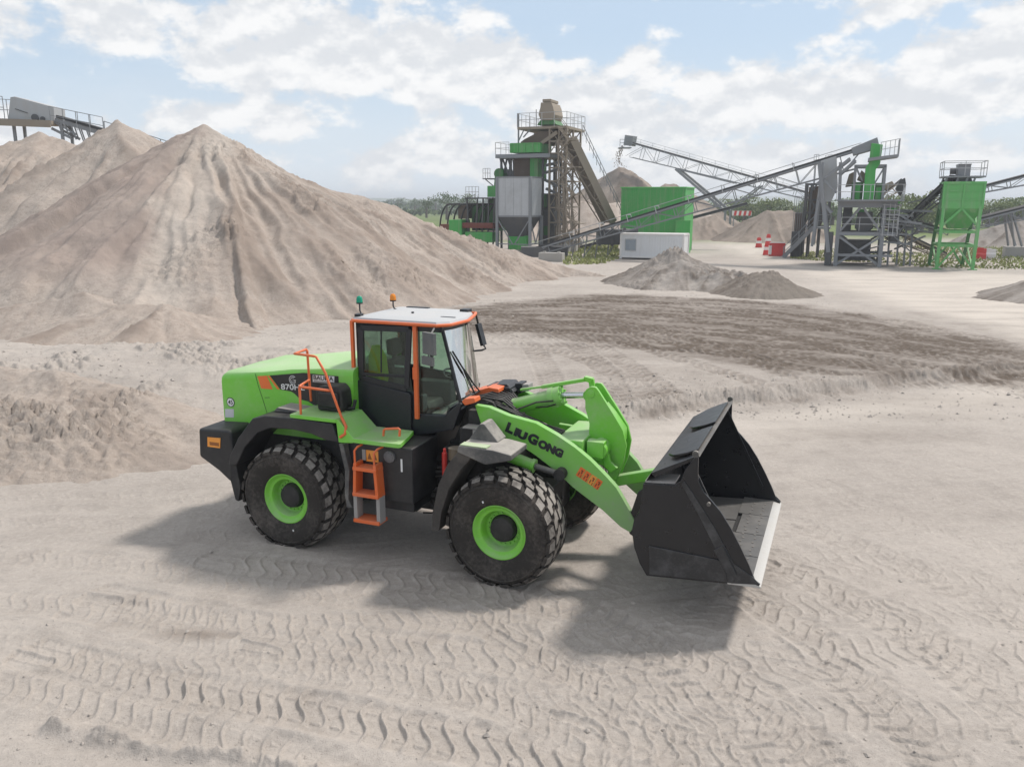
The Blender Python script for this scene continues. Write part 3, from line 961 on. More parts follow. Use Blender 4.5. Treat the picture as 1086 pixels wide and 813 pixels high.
# ------------------------------------------------ wheels
TR, THW = .812, .335
def make_wheel():
    w = bpy.data.objects.new('wheel', None)
    w.empty_display_size = .3
    COL.objects.link(w)
    w.parent = loader
    prof = [(.385, -.255), (.405, -.285), (.45, -.31), (.55, -.338), (.64, -.347), (.66, -.343), (.675, -.352), (.69, -.343), (.722, -.325), (.749, -.285), (.763, -.2), (.766, 0)]
    prof = prof + [(r, -t) for r, t in prof[-2::-1]]
    mb = MB()
    mb.lathe(prof, 96, 'y')
    N = 24
    pitch = 2 * math.pi / N
    def rt(t): return .813 - .02 * (abs(t) / .33) ** 3
    def block(poly, k, sgn, off):
        # densify so that the block follows the round tread
        P = []
        n = len(poly)
        for i in range(n):
            a, b = poly[i], poly[(i + 1) % n]
            m = 2 if abs(a[0] - b[0]) > .3 else 1
            for q in range(m):
                P.append((a[0] + (b[0] - a[0]) * q / m, a[1] + (b[1] - a[1]) * q / m))
        cs, ct = sum(p[0] for p in P) / len(P), sum(p[1] for p in P) / len(P)
        vs = []
        for lvl, kk in ((0, 1.0), (1, .96), (2, .86)):
            for (s_, t_) in P:
                s2, t2 = cs + (s_ - cs) * kk, ct + (t_ - ct) * kk
                a = (k + off + s2) * pitch * sgn
                r = (.739 if lvl == 0 else rt(t2) - .012 if lvl == 1 else rt(t2))
                if abs(t_) > .30: r -= (.0, .055, .02)[lvl]
                vs.append((r * math.cos(a), t2 * sgn, r * math.sin(a)))
        m = len(P)
        fs, ms = [], []
        for lv in range(2):
            for i in range(m):
                fs.append((lv * m + i, lv * m + (i + 1) % m, (lv + 1) * m + (i + 1) % m, (lv + 1) * m + i))
        b0 = len(mb.v)
        mb.add(vs, fs, 0)
        mb.m[-m:] = [1] * m
        mb.m[-2 * m:] = [0] * (2 * m)
        mb.f.append(tuple(b0 + 2 * m + i for i in range(m)))
        mb.m.append(1)
    for k in range(N):
        for sgn in (1, -1):
            o = 0 if sgn == 1 else .5
            block([(-.08, -.205), (.62, -.205), (.74, -.15), (1.10, -.10), (1.22, -.012), (.50, -.010), (.42, -.075), (.02, -.12)], k, sgn, o)
            block([(-.42, -.350), (.34, -.350), (.50, -.225), (-.26, -.222)], k, sgn, o)
    ty = mb.build('tyre', [M_TYRE, M_LUG], w, smooth=28)
    # rim: flange, dish, bolt ring
    rp = [(.37, .26), (.395, .27), (.395, .25), (.37, .22), (.37, -.21), (.397, -.245), (.397, -.268), (.382, -.272), (.368, -.262), (.350, -.235), (.325, -.222), (.298, -.216), (.288, -.200), (.278, -.165), (.262, -.10), (.246, -.085), (.20, -.08), (.20, .05)]
    mr = MB()
    mr.lathe(rp, 72, 'y')
    for k in range(20):
        a = 2 * math.pi * k / 20
        c = (.226 * math.cos(a), -.082, .226 * math.sin(a))
        mr.lathe([(.0, -.022), (.013, -.022), (.013, 0)], 6, 'y', c)
    rim = mr.build('rim', M_RIM, w, smooth=30)
    mh = MB()
    mh.lathe([(0, -.175), (.15, -.175), (.172, -.165), (.186, -.12), (.19, -.05), (.19, .1)], 48, 'y')
    for k in range(12):
        a = 2 * math.pi * k / 12
        mh.lathe([(.0, -.18), (.009, -.18), (.009, -.16)], 6, 'y', (.15 * math.cos(a), -.0, .15 * math.sin(a)))
    mh.build('hub', M_UNDER, w, smooth=30)
    mv = MB()
    mv.box(-.010, .010, -.352, -.346, .47, .50)
    mv.build('valve_mark', M_WHITE, w)
    return w
M_RIM = paint('rim_green', (.19, .55, .05), .38, .62, dustcol=(.40, .41, .35), scale=2.4)
WHEELBASE, TRACK = 3.52, 1.145
w0 = make_wheel()
w0.location = (WHEELBASE, -TRACK, .838)
w0.rotation_euler = (0, R(-24), 0)
for (x, y, rz, a) in ((0, -TRACK, 0, 160), (WHEELBASE, TRACK, math.pi, 40), (0, TRACK, math.pi, 10)):
    w = copy_tree(w0, loader)
    w.location = (x, y, .838)
    w.rotation_euler = (0, R(a), rz)

# ------------------------------------------------ frames under everything
mb = MB()
mb.box(-1.2, 1.55, -.48, .48, .72, 1.62)
mb.box(-.93, 1.05, -.845, .845, 1.05, 2.05)
mb.box(-.35, .35, -.78, .78, .60, 1.06)          # rear axle
mb.box(1.5, 2.25, -.40, .40, .58, .78)
mb.box(1.5, 2.25, -.40, .40, 1.28, 1.42)
mb.box(1.55, 1.75, -.5, .5, .55, 1.6)
mb.build('rear_frame', M_UNDER, loader, bevel=.02)
mb = MB()
mb.box(2.05, 3.2, -.46, .46, .56, 1.20)
mb.box(WHEELBASE - .33, WHEELBASE + .30, -.80, .80, .58, 1.08)   # front axle
for s in (-1, 1):
    y = s * .40
    mb.prism([(2.15, .70), (2.28, 1.55), (2.62, 2.32), (2.80, 2.46), (3.02, 2.40), (3.25, 1.95), (3.75, 1.15), (3.85, .75)], y - .03, y + .03)
mb.box(2.3, 2.42, -.42, .42, 1.0, 1.75)
mb.box(2.6, 3.3, -.38, .38, 1.15, 1.9)
mb.build('front_frame', M_UNDER, loader, bevel=.015)
# valve block, boxes and hoses between cab and boom
mb = MB()
mb.box(2.62, 2.88, -.74, -.50, 1.62, 2.06)
mb.box(2.70, 2.98, -.60, -.36, 2.06, 2.30)
mb.box(2.30, 2.62, -.62, -.30, 1.25, 1.70)
mb.box(2.66, 2.84, -.80, -.72, 1.62, 1.84)
mb.build('valve_block', M_UNDER, loader, bevel=.012)
mb = MB()
mb.lathe([(.0, 0), (.11, 0), (.11, .17), (.0, .17)], 20, 'z', (2.62, -.86, 1.62))
mb.lathe([(.0, 0), (.075, 0), (.075, .12), (.0, .12)], 16, 'z', (2.62, -.86, 1.50))
mb.build('filter_canister', paint('tan_canister', (.16, .125, .085), .5, .5), loader, smooth=30)
mb = MB()
rnd = random.Random(3)
for i in range(16):
    x0, z0 = 2.25 + rnd.uniform(-.1, .5), rnd.uniform(.8, 1.5)
    y0 = rnd.uniform(-.75, -.45)
    mb.tube(smooth3 if False else [(1.9 + rnd.uniform(-.05, .1), y0, z0 + rnd.uniform(-.2, .2)), (2.1, y0 - rnd.uniform(.0, .1), z0 - .15), (2.35, y0, z0 - .10), (2.6, y0 + .05, z0 + rnd.uniform(0, .3))], rnd.uniform(.014, .026), 7)
for i in range(7):
    y0 = -.42 + i * .12
    mb.tube([(2.45, y0, 2.0), (2.62, y0, 2.36 + .02 * (i % 3)), (2.85, y0 + .02, 2.46), (3.1, y0 * .6, 2.40), (3.3, y0 * .4, 2.22)], .019, 7)
mb.build('hoses', M_HOSE, loader, smooth=60)
mb = MB()
mb.tube([(2.47, -.93, 1.35), (2.47, -.93, 1.72)], .04, 14)
mb.tube([(2.47, -.93, 1.72), (2.47, -.93, 1.78)], .022, 10)
mb.build('red_extinguisher', M_RED, loader, smooth=40)
mb = MB()
mb.box(2.70, 3.02, -.80, -.60, 2.075, 2.095)
mb.box(2.86, 3.00, -.805, -.795, 1.86, 2.07)
mb.build('cover_plate', M_GREYPLATE, loader, bevel=.004)

# ------------------------------------------------ counterweight
mb = MB()
cwp = lps([(210, 454), (240.6, 455.6), (244, 458), (252, 500), (249.5, 510), (243.5, 511), (231.7, 499.5), (211, 484)], -1.35)
mb.prism(cwp, -1.35, 1.35)
mb.box(-1.2, -.95, -.7, .7, .95, 1.62)
cw = mb.build('counterweight', M_BLACK, loader, bevel=.045, seg=3)
rp = lps([(220.2, 463.2), (234, 464.3), (233.6, 475), (220.4, 473.2)], -1.352)
p = decal('reflector', rp, -1.353, M_REFLECT, cw, .006)
mb = MB()
for k in (.32, .68):
    x = rp[0][0] + (rp[1][0] - rp[0][0]) * k
    mb.box(x - .045, x + .045, -1.3615, -1.359, rp[2][1] + .03, rp[2][1] + .085)
mb.build('reflector_symbol', paint('reflector_dark', (.30, .10, .02), .5, .1), p, smooth=0)

# ------------------------------------------------ hood
mb = MB()
HW = .86
def hood_ring(x, w, zs, zc, zb=1.66, ch=.05):
    h = [(-w, zb), (-w, zs - .11), (-w + .01, zs - .05), (-w + .04, zs - .01), (-w + .12, zs + .015), (-w * .45, zc - .008), (0, zc)]
    pts = h + [(-a, b) for a, b in h[-2::-1]]
    return [(x, a, b) for a, b in pts]
rings = [hood_ring(-1.575, HW - .05, 2.40, 2.41, 1.70), hood_ring(-1.56, HW - .01, 2.53, 2.55, 1.68), hood_ring(-1.49, HW, 2.575, 2.60), hood_ring(-.75, HW, 2.645, 2.68),
         hood_ring(-.2, HW, 2.73, 2.77), hood_ring(.40, HW, 2.785, 2.815), hood_ring(.93, HW, 2.81, 2.84)]
mb.loft(rings)
hood = mb.build('hood', M_HOOD, loader, smooth=32)
YH = -HW
M_SEAM = paint('seam_dark', (.02, .07, .012), .6, .1)
def strip(px, w=.008):
    mb = MB()
    q = lps(px, YH)
    for a, b in zip(q[:-1], q[1:]):
        mb.bar((a[0], YH - .001, a[1]), (b[0], YH - .001, b[1]), w, .004, up=(0, 1, 0))
    mb.build('panel_seam', M_SEAM, hood, smooth=0)
strip([(270.6, 396), (274, 409), (279, 424), (283.6, 439)])
strip([(236.5, 447), (262, 451)])
strip([(281, 421.5), (286, 421.3)])
# side badge: orange wedge, stripe and black panel
decal('badge_orange', lps([(273, 398.8), (283, 398.2), (289.3, 412.6), (277.2, 411.8)], YH), YH - .001, M_DECALORG, hood)
blk = lps([(286.3, 398.0), (322, 395.2), (359, 398.8), (360, 418.5), (352, 423), (334, 430), (327, 425.5), (319, 423.5), (312.4, 417.2), (309, 415.0), (297.5, 412.8)], YH)
decal('badge_panel', blk, YH - .001, M_DECALBLK, hood)
decal('badge_stripe', lps([(283.9, 398.1), (285.9, 398.05), (296.8, 412.8), (294.4, 412.7)], YH), YH - .0025, M_DECALORG, hood)
a, b = lp(298.6, 412.8, YH), lp(323.5, 413.8, YH)
M_LETTER = paint('letter_white', (.75, .75, .74), .5, .15)
dx = Vector((b[0] - a[0], 0, b[1] - a[1]))
text_part('model_lettering', '870HE', (a[0], YH - .006, a[1]), dx, (-dx.z, 0, dx.x), .125, M_LETTER, hood, .004, .0012, fit=dx.length)
c = lp(310.6, 402.6, YH)
mb = MB()
ring = [(c[0] + .062 * math.cos(t), YH - .006, c[1] + .062 * math.sin(t)) for t in [R(40 + 12 * k) for k in range(24)]]
mb.tube(ring, .0065, 6)
ring = [(c[0] + .036 * math.cos(t), YH - .006, c[1] + .036 * math.sin(t)) for t in [R(50 + 15 * k) for k in range(18)]]
mb.tube(ring, .0065, 6)
mb.bar((c[0], YH - .006, c[1]), (c[0] + .062, YH - .006, c[1]), .012, .008)
mb.bar((c[0] + .045, YH - .006, c[1] - .045), (c[0] + .045, YH - .006, c[1] + .005), .016, .008)
mb.build('emblem', paint('emblem_silver', (.6, .6, .6), .35, .1, metal=.5), hood, smooth=40)
lb = lps([(331.9, 397.4), (354.8, 398.9), (354.6, 406.4), (332.0, 404.8)], YH)
sign = decal('dealer_sticker', lb, YH - .004, M_WHITE, hood)
a, b = lp(333, 402.4, YH), lp(354, 403.9, YH)
dx = Vector((b[0] - a[0], 0, b[1] - a[1]))
text_part('sticker_lettering', 'BAUMA', (a[0], YH - .010, a[1]), dx, (0, 0, 1), .095, M_DECALBLK, sign, .003, .0015, fit=dx.length)
mb = MB()
q = lps([(333, 403.6), (354, 405.0), (354, 405.6), (333, 404.3)], YH)
mb.prism(q, YH - .010, YH - .0072)
mb.build('sticker_line', M_DECALBLK, sign, smooth=0)
# round speed plate and white plate at the tail
c = lp(244.7, 426.3, YH)
def ovaldisc(r0, r1, y0, y1):
    m = MB()
    m.lathe([(0, y0), (r0, y0), (r1, y1)], 28, 'y', (c[0], 0, c[1]))
    return m
sp_ = ovaldisc(.078, .078, YH - .005, YH).build('speed_plate', M_DECALBLK, hood, smooth=30)
ovaldisc(.066, .066, YH - .007, YH - .0045).build('plate_face', M_WHITE, sp_, smooth=30)
text_part('plate_number', '45', (c[0] - .045, YH - .009, c[1] - .035), (1, 0, 0), (0, 0, 1), .10, M_DECALBLK, sp_, .003, .001, fit=.09)
decal('white_plate', lps([(238.8, 433.4), (248.1, 433.6), (248.1, 442.5), (239, 442.3)], YH), YH - .001, paint('plate_greywhite', (.6, .6, .62), .5, .3), hood)
# ------------------------------------------------ rear fender, flaps, deck
mb = MB()
YO = -1.45
outer = [(-1.02, 1.25), (-.98, 1.42), (-.80, 1.72), (-.50, 2.06), (-.27, 2.125), (.30, 2.14), (.93, 2.12), (1.03, 1.85)]
inner = [(.80, 1.86), (.55, 1.93), (.22, 1.96), (-.18, 1.94), (-.42, 1.84), (-.68, 1.58), (-.86, 1.28)]
for s in (-1, 1):
    mb.prism(outer + inner, s * 1.45, s * .78)
rf = mb.build('rear_fender', M_BLACK, loader, bevel=.02)
for s in (1, -1):
    mb = MB()
    mb.prism([(-1.03, 1.30), (-.92, 1.30), (-.86, .90), (-.92, .66), (-.98, .68), (-1.05, 1.0)], s * 1.40, s * .80)
    mb.build('mud_flap', M_UNDER, loader, bevel=.01)
for s in (1, -1):
    mb = MB()
    mb.prism([(1.02, 1.83), (1.09, 1.83), (1.18, 1.45), (1.14, 1.0), (1.20, .88), (1.11, .86), (1.08, 1.05), (1.10, 1.45)], s * 1.44, s * .85)
    mb.build('mud_flap', M_GREYDUST, loader, bevel=.008)
for s in (1, -1):
    mb = MB()
    mb.box(.20, 1.00, min(s * 1.46, s * .8), max(s * 1.46, s * .8), 2.142, 2.20)
    mb.prism([(1.00, 2.19), (1.02, 2.20), (1.30, 1.93), (1.26, 1.87), (1.03, 1.855), (1.005, 2.13)], s * 1.46, s * .80)
    mb.prism([(1.20, s * 1.465), (1.9, s * 1.465), (2.02, s * 1.46), (2.04, s * 1.42), (1.96, s * 1.05), (1.88, s * .76), (1.20, s * .76)], 1.88, 1.945, 'z')
    deck = mb.build('deck', M_GREEN, loader, bevel=.01)
# tail of grey dusty fender top seen by the hood
mb = MB()
mb.prism([(-.30, 2.13), (.18, 2.145), (.18, 2.18), (-.22, 2.20)], -1.2, -.85)
mb.build('fender_pad', M_GREYDUST, rf, bevel=.01)
# tank / battery box under the deck, both sides
for s in (-1, 1):
    mb = MB()
    mb.box(1.10, 2.16, min(s * 1.33, s * .55), max(s * 1.33, s * .55), 1.02, 1.85)
    mb.box(1.50, 2.10, min(s * 1.20, s * .55), max(s * 1.20, s * .55), .84, 1.02)
    tk = mb.build('fuel_tank', M_BLACK, loader, bevel=.025)
    if s < 0:
        mc = MB()
        c = lp(413.7, 483.8, -1.33)
        mc.lathe([(0, -1.375), (.05, -1.375), (.085, -1.365), (.088, -1.33)], 24, 'y', (c[0], 0, c[1]))
        for k in range(8):
            t = R(45 * k)
            mc.box(c[0] + .06 * math.cos(t) - .008, c[0] + .06 * math.cos(t) + .008, -1.382, -1.366, c[1] + .06 * math.sin(t) - .008, c[1] + .06 * math.sin(t) + .008)
        mc.build('filler_cap', paint('cap_grey', (.10, .10, .11), .4, .4), tk, smooth=40)
        md = MB()
        c = lp(426, 493, -1.33)
        md.box(c[0] - .014, c[0] + .014, -1.335, -1.331, c[1] - .10, c[1] + .09)
        md.build('level_gauge', M_WHITE, tk)
        mo = MB()
        c = lp(395, 483.5, -1.33)
        mo.box(c[0] - .10, c[0] + .10, -1.335, -1.331, c[1] - .085, c[1] + .085)
        wl = mo.build('warning_label', M_REFLECT, tk)
        mo = MB()
        mo.box(c[0] - .17, c[0] - .11, -1.335, -1.331, c[1] - .075, c[1] + .085)
        mo.build('grey_label', M_GREYPLATE, tk)
        mo = MB()
        for dx_ in (-.045, .045):
            mo.prism([(c[0] + dx_ - .035, c[1] - .05), (c[0] + dx_ + .035, c[1] - .05), (c[0] + dx_, c[1] + .045)], -1.339, -1.3352)
        mo.build('warning_symbol', paint('symbol_brown', (.25, .09, .02), .5, .1), wl, smooth=0)
# ------------------------------------------------ ladder
mb = MB()
YL = -1.50
x0, x1 = 1.27, 1.70
for x in (x0, x1 - .05):
    mb.prism([(x + (.03 if x == x0 else -.03), 1.60), (x + .05 + (.03 if x == x0 else -.03), 1.60), (x + .05, 1.10), (x, 1.10)], YL - .02, YL + .22)
mb.box(x0 + .02, x1 - .02, YL - .03, YL + .22, 1.49, 1.545)
mb.box(x0, x1, YL - .03, YL + .22, 1.10, 1.155)
mb.box(x0 + .05, x1 - .05, YL + .19, YL + .215, 1.155, 1.23)
ladder = mb.build('ladder', M_ORANGE, loader, bevel=.008)
mb = MB()
mb.box(x0, x1, YL - .03, YL + .22, .70, .755)
mb.build('bottom_step', M_ORANGE, ladder, bevel=.008)
for x in (x0 - .005, x1 - .055):
    mb = MB()
    mb.box(x, x + .06, YL - .0, YL + .16, .72, 1.11)
    mb.build('rubber_strap', M_GREYPLATE, ladder, bevel=.006)
for x, b in ((x0 + .05, .06), (x1 - .06, .08)):
    mb = MB()
    mb.tube([(x, YL, 1.58), (x, YL, 1.78), (x + b * .5, YL + .03, 1.83), (x + b, YL + .12, 1.85)], .016, 8)
    mb.build('grab_bar', M_ORANGE, ladder, smooth=50)

# ------------------------------------------------ handrails on the fender
def rail(name, paths, r=.018, parent=loader, m=None):
    q = MB()
    for p in paths: q.tube(p, r, 9)
    return q.build(name, m or M_ORANGE, parent, smooth=50)
def P3(u, v, y):
    x, z = lp(u, v, y)
    return (x, y, z)
yn = -1.40
rail('handrail', [
    [P3(319.4, 445, yn), P3(317.6, 411, yn), P3(318.2, 409, yn + .02), P3(328, 402.8, -.98)],
    [P3(317.6, 410, yn), P3(350, 414.2, yn)],
    [P3(328.0, 403, -.98), P3(325.8, 372, -.98), P3(324.6, 370.4, -.98), P3(312.5, 375, yn), P3(333, 377.6, yn), P3(335.5, 378.5, yn), P3(345, 395.4, yn), P3(350, 410, yn), P3(362.8, 444, yn)],
    [P3(328, 403, -.98), P3(330, 425, -.98)],
], .019)
rail('handrail', [[P3(362.8, 443.6, yn), P3(367, 452, -1.43), P3(366, 460, -1.46), P3(360.5, 463.5, -1.48)]], .022)
rail('grab_handle', [[P3(406.6, 462, -1.3), P3(407.2, 455.6, -1.3), P3(409, 454.6, -1.3), P3(422.5, 454.2, -1.3), P3(424, 455.3, -1.3), P3(423.6, 462.3, -1.3)]], .018)
# pre-cleaner / muffler housing on the fender
mb = MB()
mb.prism([(.46, 2.20), (.86, 2.20), (.90, 2.30), (.88, 2.52), (.80, 2.60), (.50, 2.58), (.43, 2.50), (.43, 2.36)], -1.12, -.80)
mb.box(.50, .84, -1.18, -1.12, 2.27, 2.50)
mb.tube([(.64, -.98, 2.15), (.64, -.98, 2.3)], .10, 12)
mb.build('air_cleaner', M_UNDER, loader, bevel=.03)
mb = MB()
mb.tube([(.80, -.95, 2.2), (.98, -.95, 2.25), (.98, -.9, 2.36)], .03, 8)
mb.build('drain_pipe', M_UNDER, loader, smooth=50)

# ------------------------------------------------ cab
CW = .69
YC = -CW
cab = MB()
low = [(.86, 1.84), (.83, 2.30), (.90, 2.62), (1.02, 2.62), (1.88, 2.50), (1.88, 2.18), (2.36, 2.20), (2.60, 2.42), (2.64, 2.40), (2.50, 2.00), (1.95, 1.86)]
cab.prism([(.90, 1.86), (.88, 2.62), (.95, 2.62), (1.00, 1.98), (2.30, 2.02), (2.40, 2.34), (2.44, 2.32), (2.36, 2.00), (1.95, 1.86)], -CW + .04, CW - .16)
cab.prism([(2.30, 2.02), (2.56, 2.32), (2.60, 2.30), (2.46, 2.0)], -CW + .04, -.05)
low_far = [(x - .30 * max(0, (x - 1.9) / .7), z) for x, z in low]
for s in (-1, 1):
    cab.prism(low if s < 0 else low_far, s * CW, s * (CW - .05))
    cab.box(.90, 1.0, min(s * CW, s * (CW - .09)), max(s * CW, s * (CW - .09)), 2.6, 3.50)
    cab.box(.90, 2.34 if s < 0 else 2.12, min(s * CW, s * (CW - .07)), max(s * CW, s * (CW - .07)), 3.42, 3.51)
    cab.prism([(1.86, 2.4), (1.94, 2.4), (1.94, 3.45), (1.86, 3.45)], s * (CW - .005), s * (CW - .09))
    # front post, raked
    cab.bar(*(((2.60, -CW + .05, 2.40), (2.325, -CW + .05, 3.46)) if s < 0 else ((2.30, .50, 2.42), (2.13, .55, 3.46))), .05, .045, up=(0, 1, 0))
cab.box(.90, .98, -CW + .08, CW - .08, 3.40, 3.50)
cab.prism([(2.26, -.63), (2.33, -.63), (2.40, -.1), (2.16, .56), (2.08, .56), (2.32, -.1)], 3.42, 3.50, 'z')
cab.box(1.1, 2.1, -.45, .45, 1.5, 1.88)
cabo = cab.build('cab', M_CABBLACK, loader, bevel=.015)
# roof
mr = MB()
rp_ = [(.86, -.69), (.92, -.735), (2.28, -.735), (2.42, -.58), (2.46, -.1), (2.30, .46), (2.16, .64), (.94, .64), (.88, .58)]
def inset(k, z): return [(1.65 + (x - 1.65) * k, y * k, z) for x, y in rp_]
mr.loft([inset(1.0, 3.512), inset(1.0, 3.545), inset(.975, 3.575), inset(.90, 3.588), inset(.5, 3.592)])
roof = mr.build('cab_roof', M_ROOF, cabo, smooth=30)
for b_ in ((.88, .98, -.68, -.58, 3.57, 3.62), (2.12, 2.26, .36, .52, 3.57, 3.625), (1.1, 1.5, .50, .58, 3.585, 3.603), (2.12, 2.36, -.30, -.26, 3.585, 3.597)):
    mr = MB()
    mr.box(*b_)
    mr.build('roof_fitting', M_CABBLACK, roof, bevel=.008)
mr = MB()
mr.tube([(1.55, -.1, 3.585), (1.55, -.1, 3.615)], .022, 10)
mr.build('roof_plug', M_CABBLACK, roof)
# orange frame round the cab: roof edge rail, corner posts and door post
mo = MB()
pts = [(.85, .58, 3.528), (.85, -.69, 3.528), (.91, -.755, 3.528), (2.29, -.755, 3.528), (2.44, -.59, 3.528), (2.485, -.1, 3.528), (2.32, .48, 3.528), (2.24, .70, 3.528), (2.17, .67, 3.528), (.94, .66, 3.528)]
mo.tube(pts, .026, 8)
mo.bar((.87, -.735, 3.53), (.87, -.735, 2.62), .05)
mo.bar((.88, .66, 3.53), (.88, .66, 2.62), .05)
mo.bar((1.925, -.725, 3.52), (1.925, -.725, 2.12), .062, .05)
mo.box(1.885, 1.965, -.765, -.71, 2.72, 2.90)
mo.bar((1.925, .725, 3.52), (1.925, .725, 2.14), .062, .05)
mo.build('guard_rail', M_ORANGE, cabo, bevel=.006)
# door: dark lower panel, framed window
md = MB()
YD = YC - .012
q = lps([(372.5, 423), (376.8, 403.8), (380, 402.5), (433.5, 416), (437, 419), (437.2, 461.5), (403, 461.5), (377, 457), (374, 449)], YD)
md.prism(q, YD - .035, YD + .0)
door = md.build('door', M_CABBLACK, cabo, bevel=.02)
mf = MB()
def frame(pts, y, w, th):
    n = len(pts)
    for i in range(n):
        a, b = pts[i], pts[(i + 1) % n]
        mf.bar((a[0], y, a[1]), (b[0], y, b[1]), w, th, up=(0, 1, 0))
win = lps([(383, 347.5), (434, 349), (431.5, 412), (383.5, 401)], YD - .02)
frame(win, YD - .02, .085, .035)
a, b = lp(384, 396, YD), lp(432, 399, YD)
mf.bar((a[0], YD - .02, a[1]), (b[0], YD - .02, b[1]), .045, .03, up=(0, 1, 0))
a, b = lp(405, 348, YD), lp(405, 395, YD)
mf.bar((a[0], YD - .02, a[1]), (b[0], YD - .02, b[1]), .022, .02, up=(0, 1, 0))
mf.build('window_frame', M_CABBLACK, door, bevel=.006)
mg = MB()
mg.prism(win, YD - .022, YD - .016)
mg.build('window_pane', M_GLASS, door, smooth=0)
mg = MB()
mg.prism([(1.95, 2.20), (2.32, 2.22), (2.57, 2.43), (2.32, 3.42), (1.95, 3.42)], YC + .016, YC + .022)
mg.build('side_pane', M_GLASS, cabo, smooth=0)
mg = MB()
mg.prism([(1.02, 2.62), (1.88, 2.5), (1.88, 2.24), (2.25, 2.25), (2.27, 2.45), (2.10, 3.42), (1.02, 3.42)], CW - .022, CW - .016)
mg.build('side_pane', M_GLASS, cabo, smooth=0)
mg = MB()
wt = [(2.335, -.62, 3.44), (2.39, -.40, 3.44), (2.41, -.10, 3.44), (2.36, .22, 3.44), (2.25, .45, 3.44), (2.14, .55, 3.44)]
wb = [(2.60, -.62, 2.40), (2.62, -.40, 2.40), (2.60, -.10, 2.40), (2.53, .20, 2.40), (2.42, .40, 2.40), (2.31, .50, 2.42)]
mg.add(wt + wb, [(i, i + 1, 7 + i, 6 + i) for i in range(5)])
mg.build('windscreen', M_WINDSCREEN, cabo, smooth=60, recalc=False)
mg = MB()
mg.box(.93, .936, -.66, .66, 2.66, 3.42)
mg.build('rear_pane', M_GLASS, cabo, smooth=0)
# far window bars
mf = MB()
frame([(1.02, 2.60), (1.88, 2.50), (1.88, 3.42), (1.02, 3.42)], CW - .01, .06, .04)
mf.bar((1.45, CW - .01, 2.55), (1.45, CW - .01, 3.42), .05, .03, up=(0, 1, 0))
mf.build('far_window_frame', M_CABBLACK, cabo)
# wipers
mw = MB()
def wip(p, q, r):
    mw.tube([p, q], .011, 6)
    mw.bar(Vector(q) + (Vector(r) - Vector(q)) * 0, r, .022, .02)
wip((2.64, -.22, 2.44), (2.56, -.38, 2.80), (2.44, -.56, 3.14))
wip((2.64, -.02, 2.43), (2.60, -.22, 2.62), (2.53, -.36, 2.84))
mw.bar((2.64, -.55, 2.45), (2.62, .12, 2.46), .03, .02)
mw.build('wiper', M_HOSE, cabo)
# mirrors
mm = MB()
mm.bar((2.175, -.93, 3.31), (2.40, -1.03, 3.31), .06, .31)
mm.tube([(2.32, -.98, 3.45), (2.26, -.76, 3.50)], .014, 7)
mm.build('mirror', M_GREYIN, cabo, bevel=.03, seg=3)
mm = MB()
mm.bar((2.15, -.93, 3.06), (2.37, -1.03, 3.06), .05, .12)
mm.tube([(2.27, -.98, 3.18), (2.27, -.98, 3.10)], .012, 6)
mm.build('mirror', M_GREYIN, cabo, bevel=.02, seg=3)
mm = MB()
def Pw(u, v, y):
    x, z = lp(u, v, y)
    return (x, y, z)
a, b = Pw(507, 343, .80), Pw(513, 366, .80)
mm.bar(a, b, .05, .15, up=(0, 1, 0))
mm.tube([(2.24, .70, 3.52), a], .018, 7)
mm.tube([b, Pw(515.2, 369.5, .80), Pw(511, 371.3, .78), Pw(492, 373, .58)], .016, 8)
mm.build('mirror', M_CABBLACK, cabo, bevel=.015)
# inside
mi = MB()
mi.prism([(1.30, 2.10), (1.36, 2.20), (1.85, 2.24), (1.88, 2.14), (1.84, 2.06)], -.27, .27)
mi.prism([(1.22, 2.14), (1.36, 2.14), (1.30, 2.50), (1.20, 2.86), (1.10, 2.86), (1.16, 2.46)], -.25, .25)
mi.prism([(1.10, 2.92), (1.22, 2.92), (1.19, 3.16), (1.08, 3.16)], -.16, .16)
mi.box(1.12, 1.18, -.05, .05, 2.84, 2.95)
seat = mi.build('seat', M_SEAT, cabo, bevel=.03, seg=3)
mi = MB()
mi.box(1.4, 1.9, -.48, -.34, 2.15, 2.42)
mi.box(1.35, 1.95, .34, .55, 2.1, 2.45)
mi.box(2.1, 2.35, -.60, .35, 2.05, 2.2)
mi.build('console', M_GREYIN, cabo, bevel=.02)
mi = MB()
mi.tube([(2.42, 0, 2.1), (2.22, 0, 2.62)], .05, 10)
mi.prism([(2.18, 2.60), (2.38, 2.64), (2.40, 2.78), (2.32, 2.80)], -.17, .17)
ringp = [(2.13 + .08 * math.cos(t), .19 * math.sin(t), 2.68 + .17 * math.cos(t) * -1 * .35) for t in [2 * math.pi * k / 20 for k in range(21)]]
mi.tube(ringp, .016, 7, cap=False)
mi.tube([(2.13, -.19, 2.68), (2.13, .19, 2.68)], .014, 6)
mi.build('steering_wheel', M_CABBLACK, cabo, smooth=40)
M_HIVIS = paint('hi_vis_cloth', (.42, .62, .03), .85, .1)
mi = MB()
mi.loft([[(1.02, -.44, 3.12), (1.10, -.50, 3.12), (1.14, -.40, 3.12), (1.06, -.36, 3.12)], [(1.0, -.52, 2.95), (1.16, -.58, 2.95), (1.22, -.36, 2.95), (1.08, -.30, 2.95)],
         [(1.0, -.54, 2.62), (1.20, -.58, 2.62), (1.24, -.34, 2.62), (1.08, -.30, 2.62)], [(1.02, -.50, 2.44), (1.16, -.55, 2.44), (1.2, -.38, 2.44), (1.08, -.33, 2.44)]])
mi.build('hung_vest', M_HIVIS, cabo, smooth=60)
mi = MB()
mi.box(1.30, 1.46, -.262, -.255, 2.77, 2.80)
mi.build('seat_label', M_WHITE, seat)

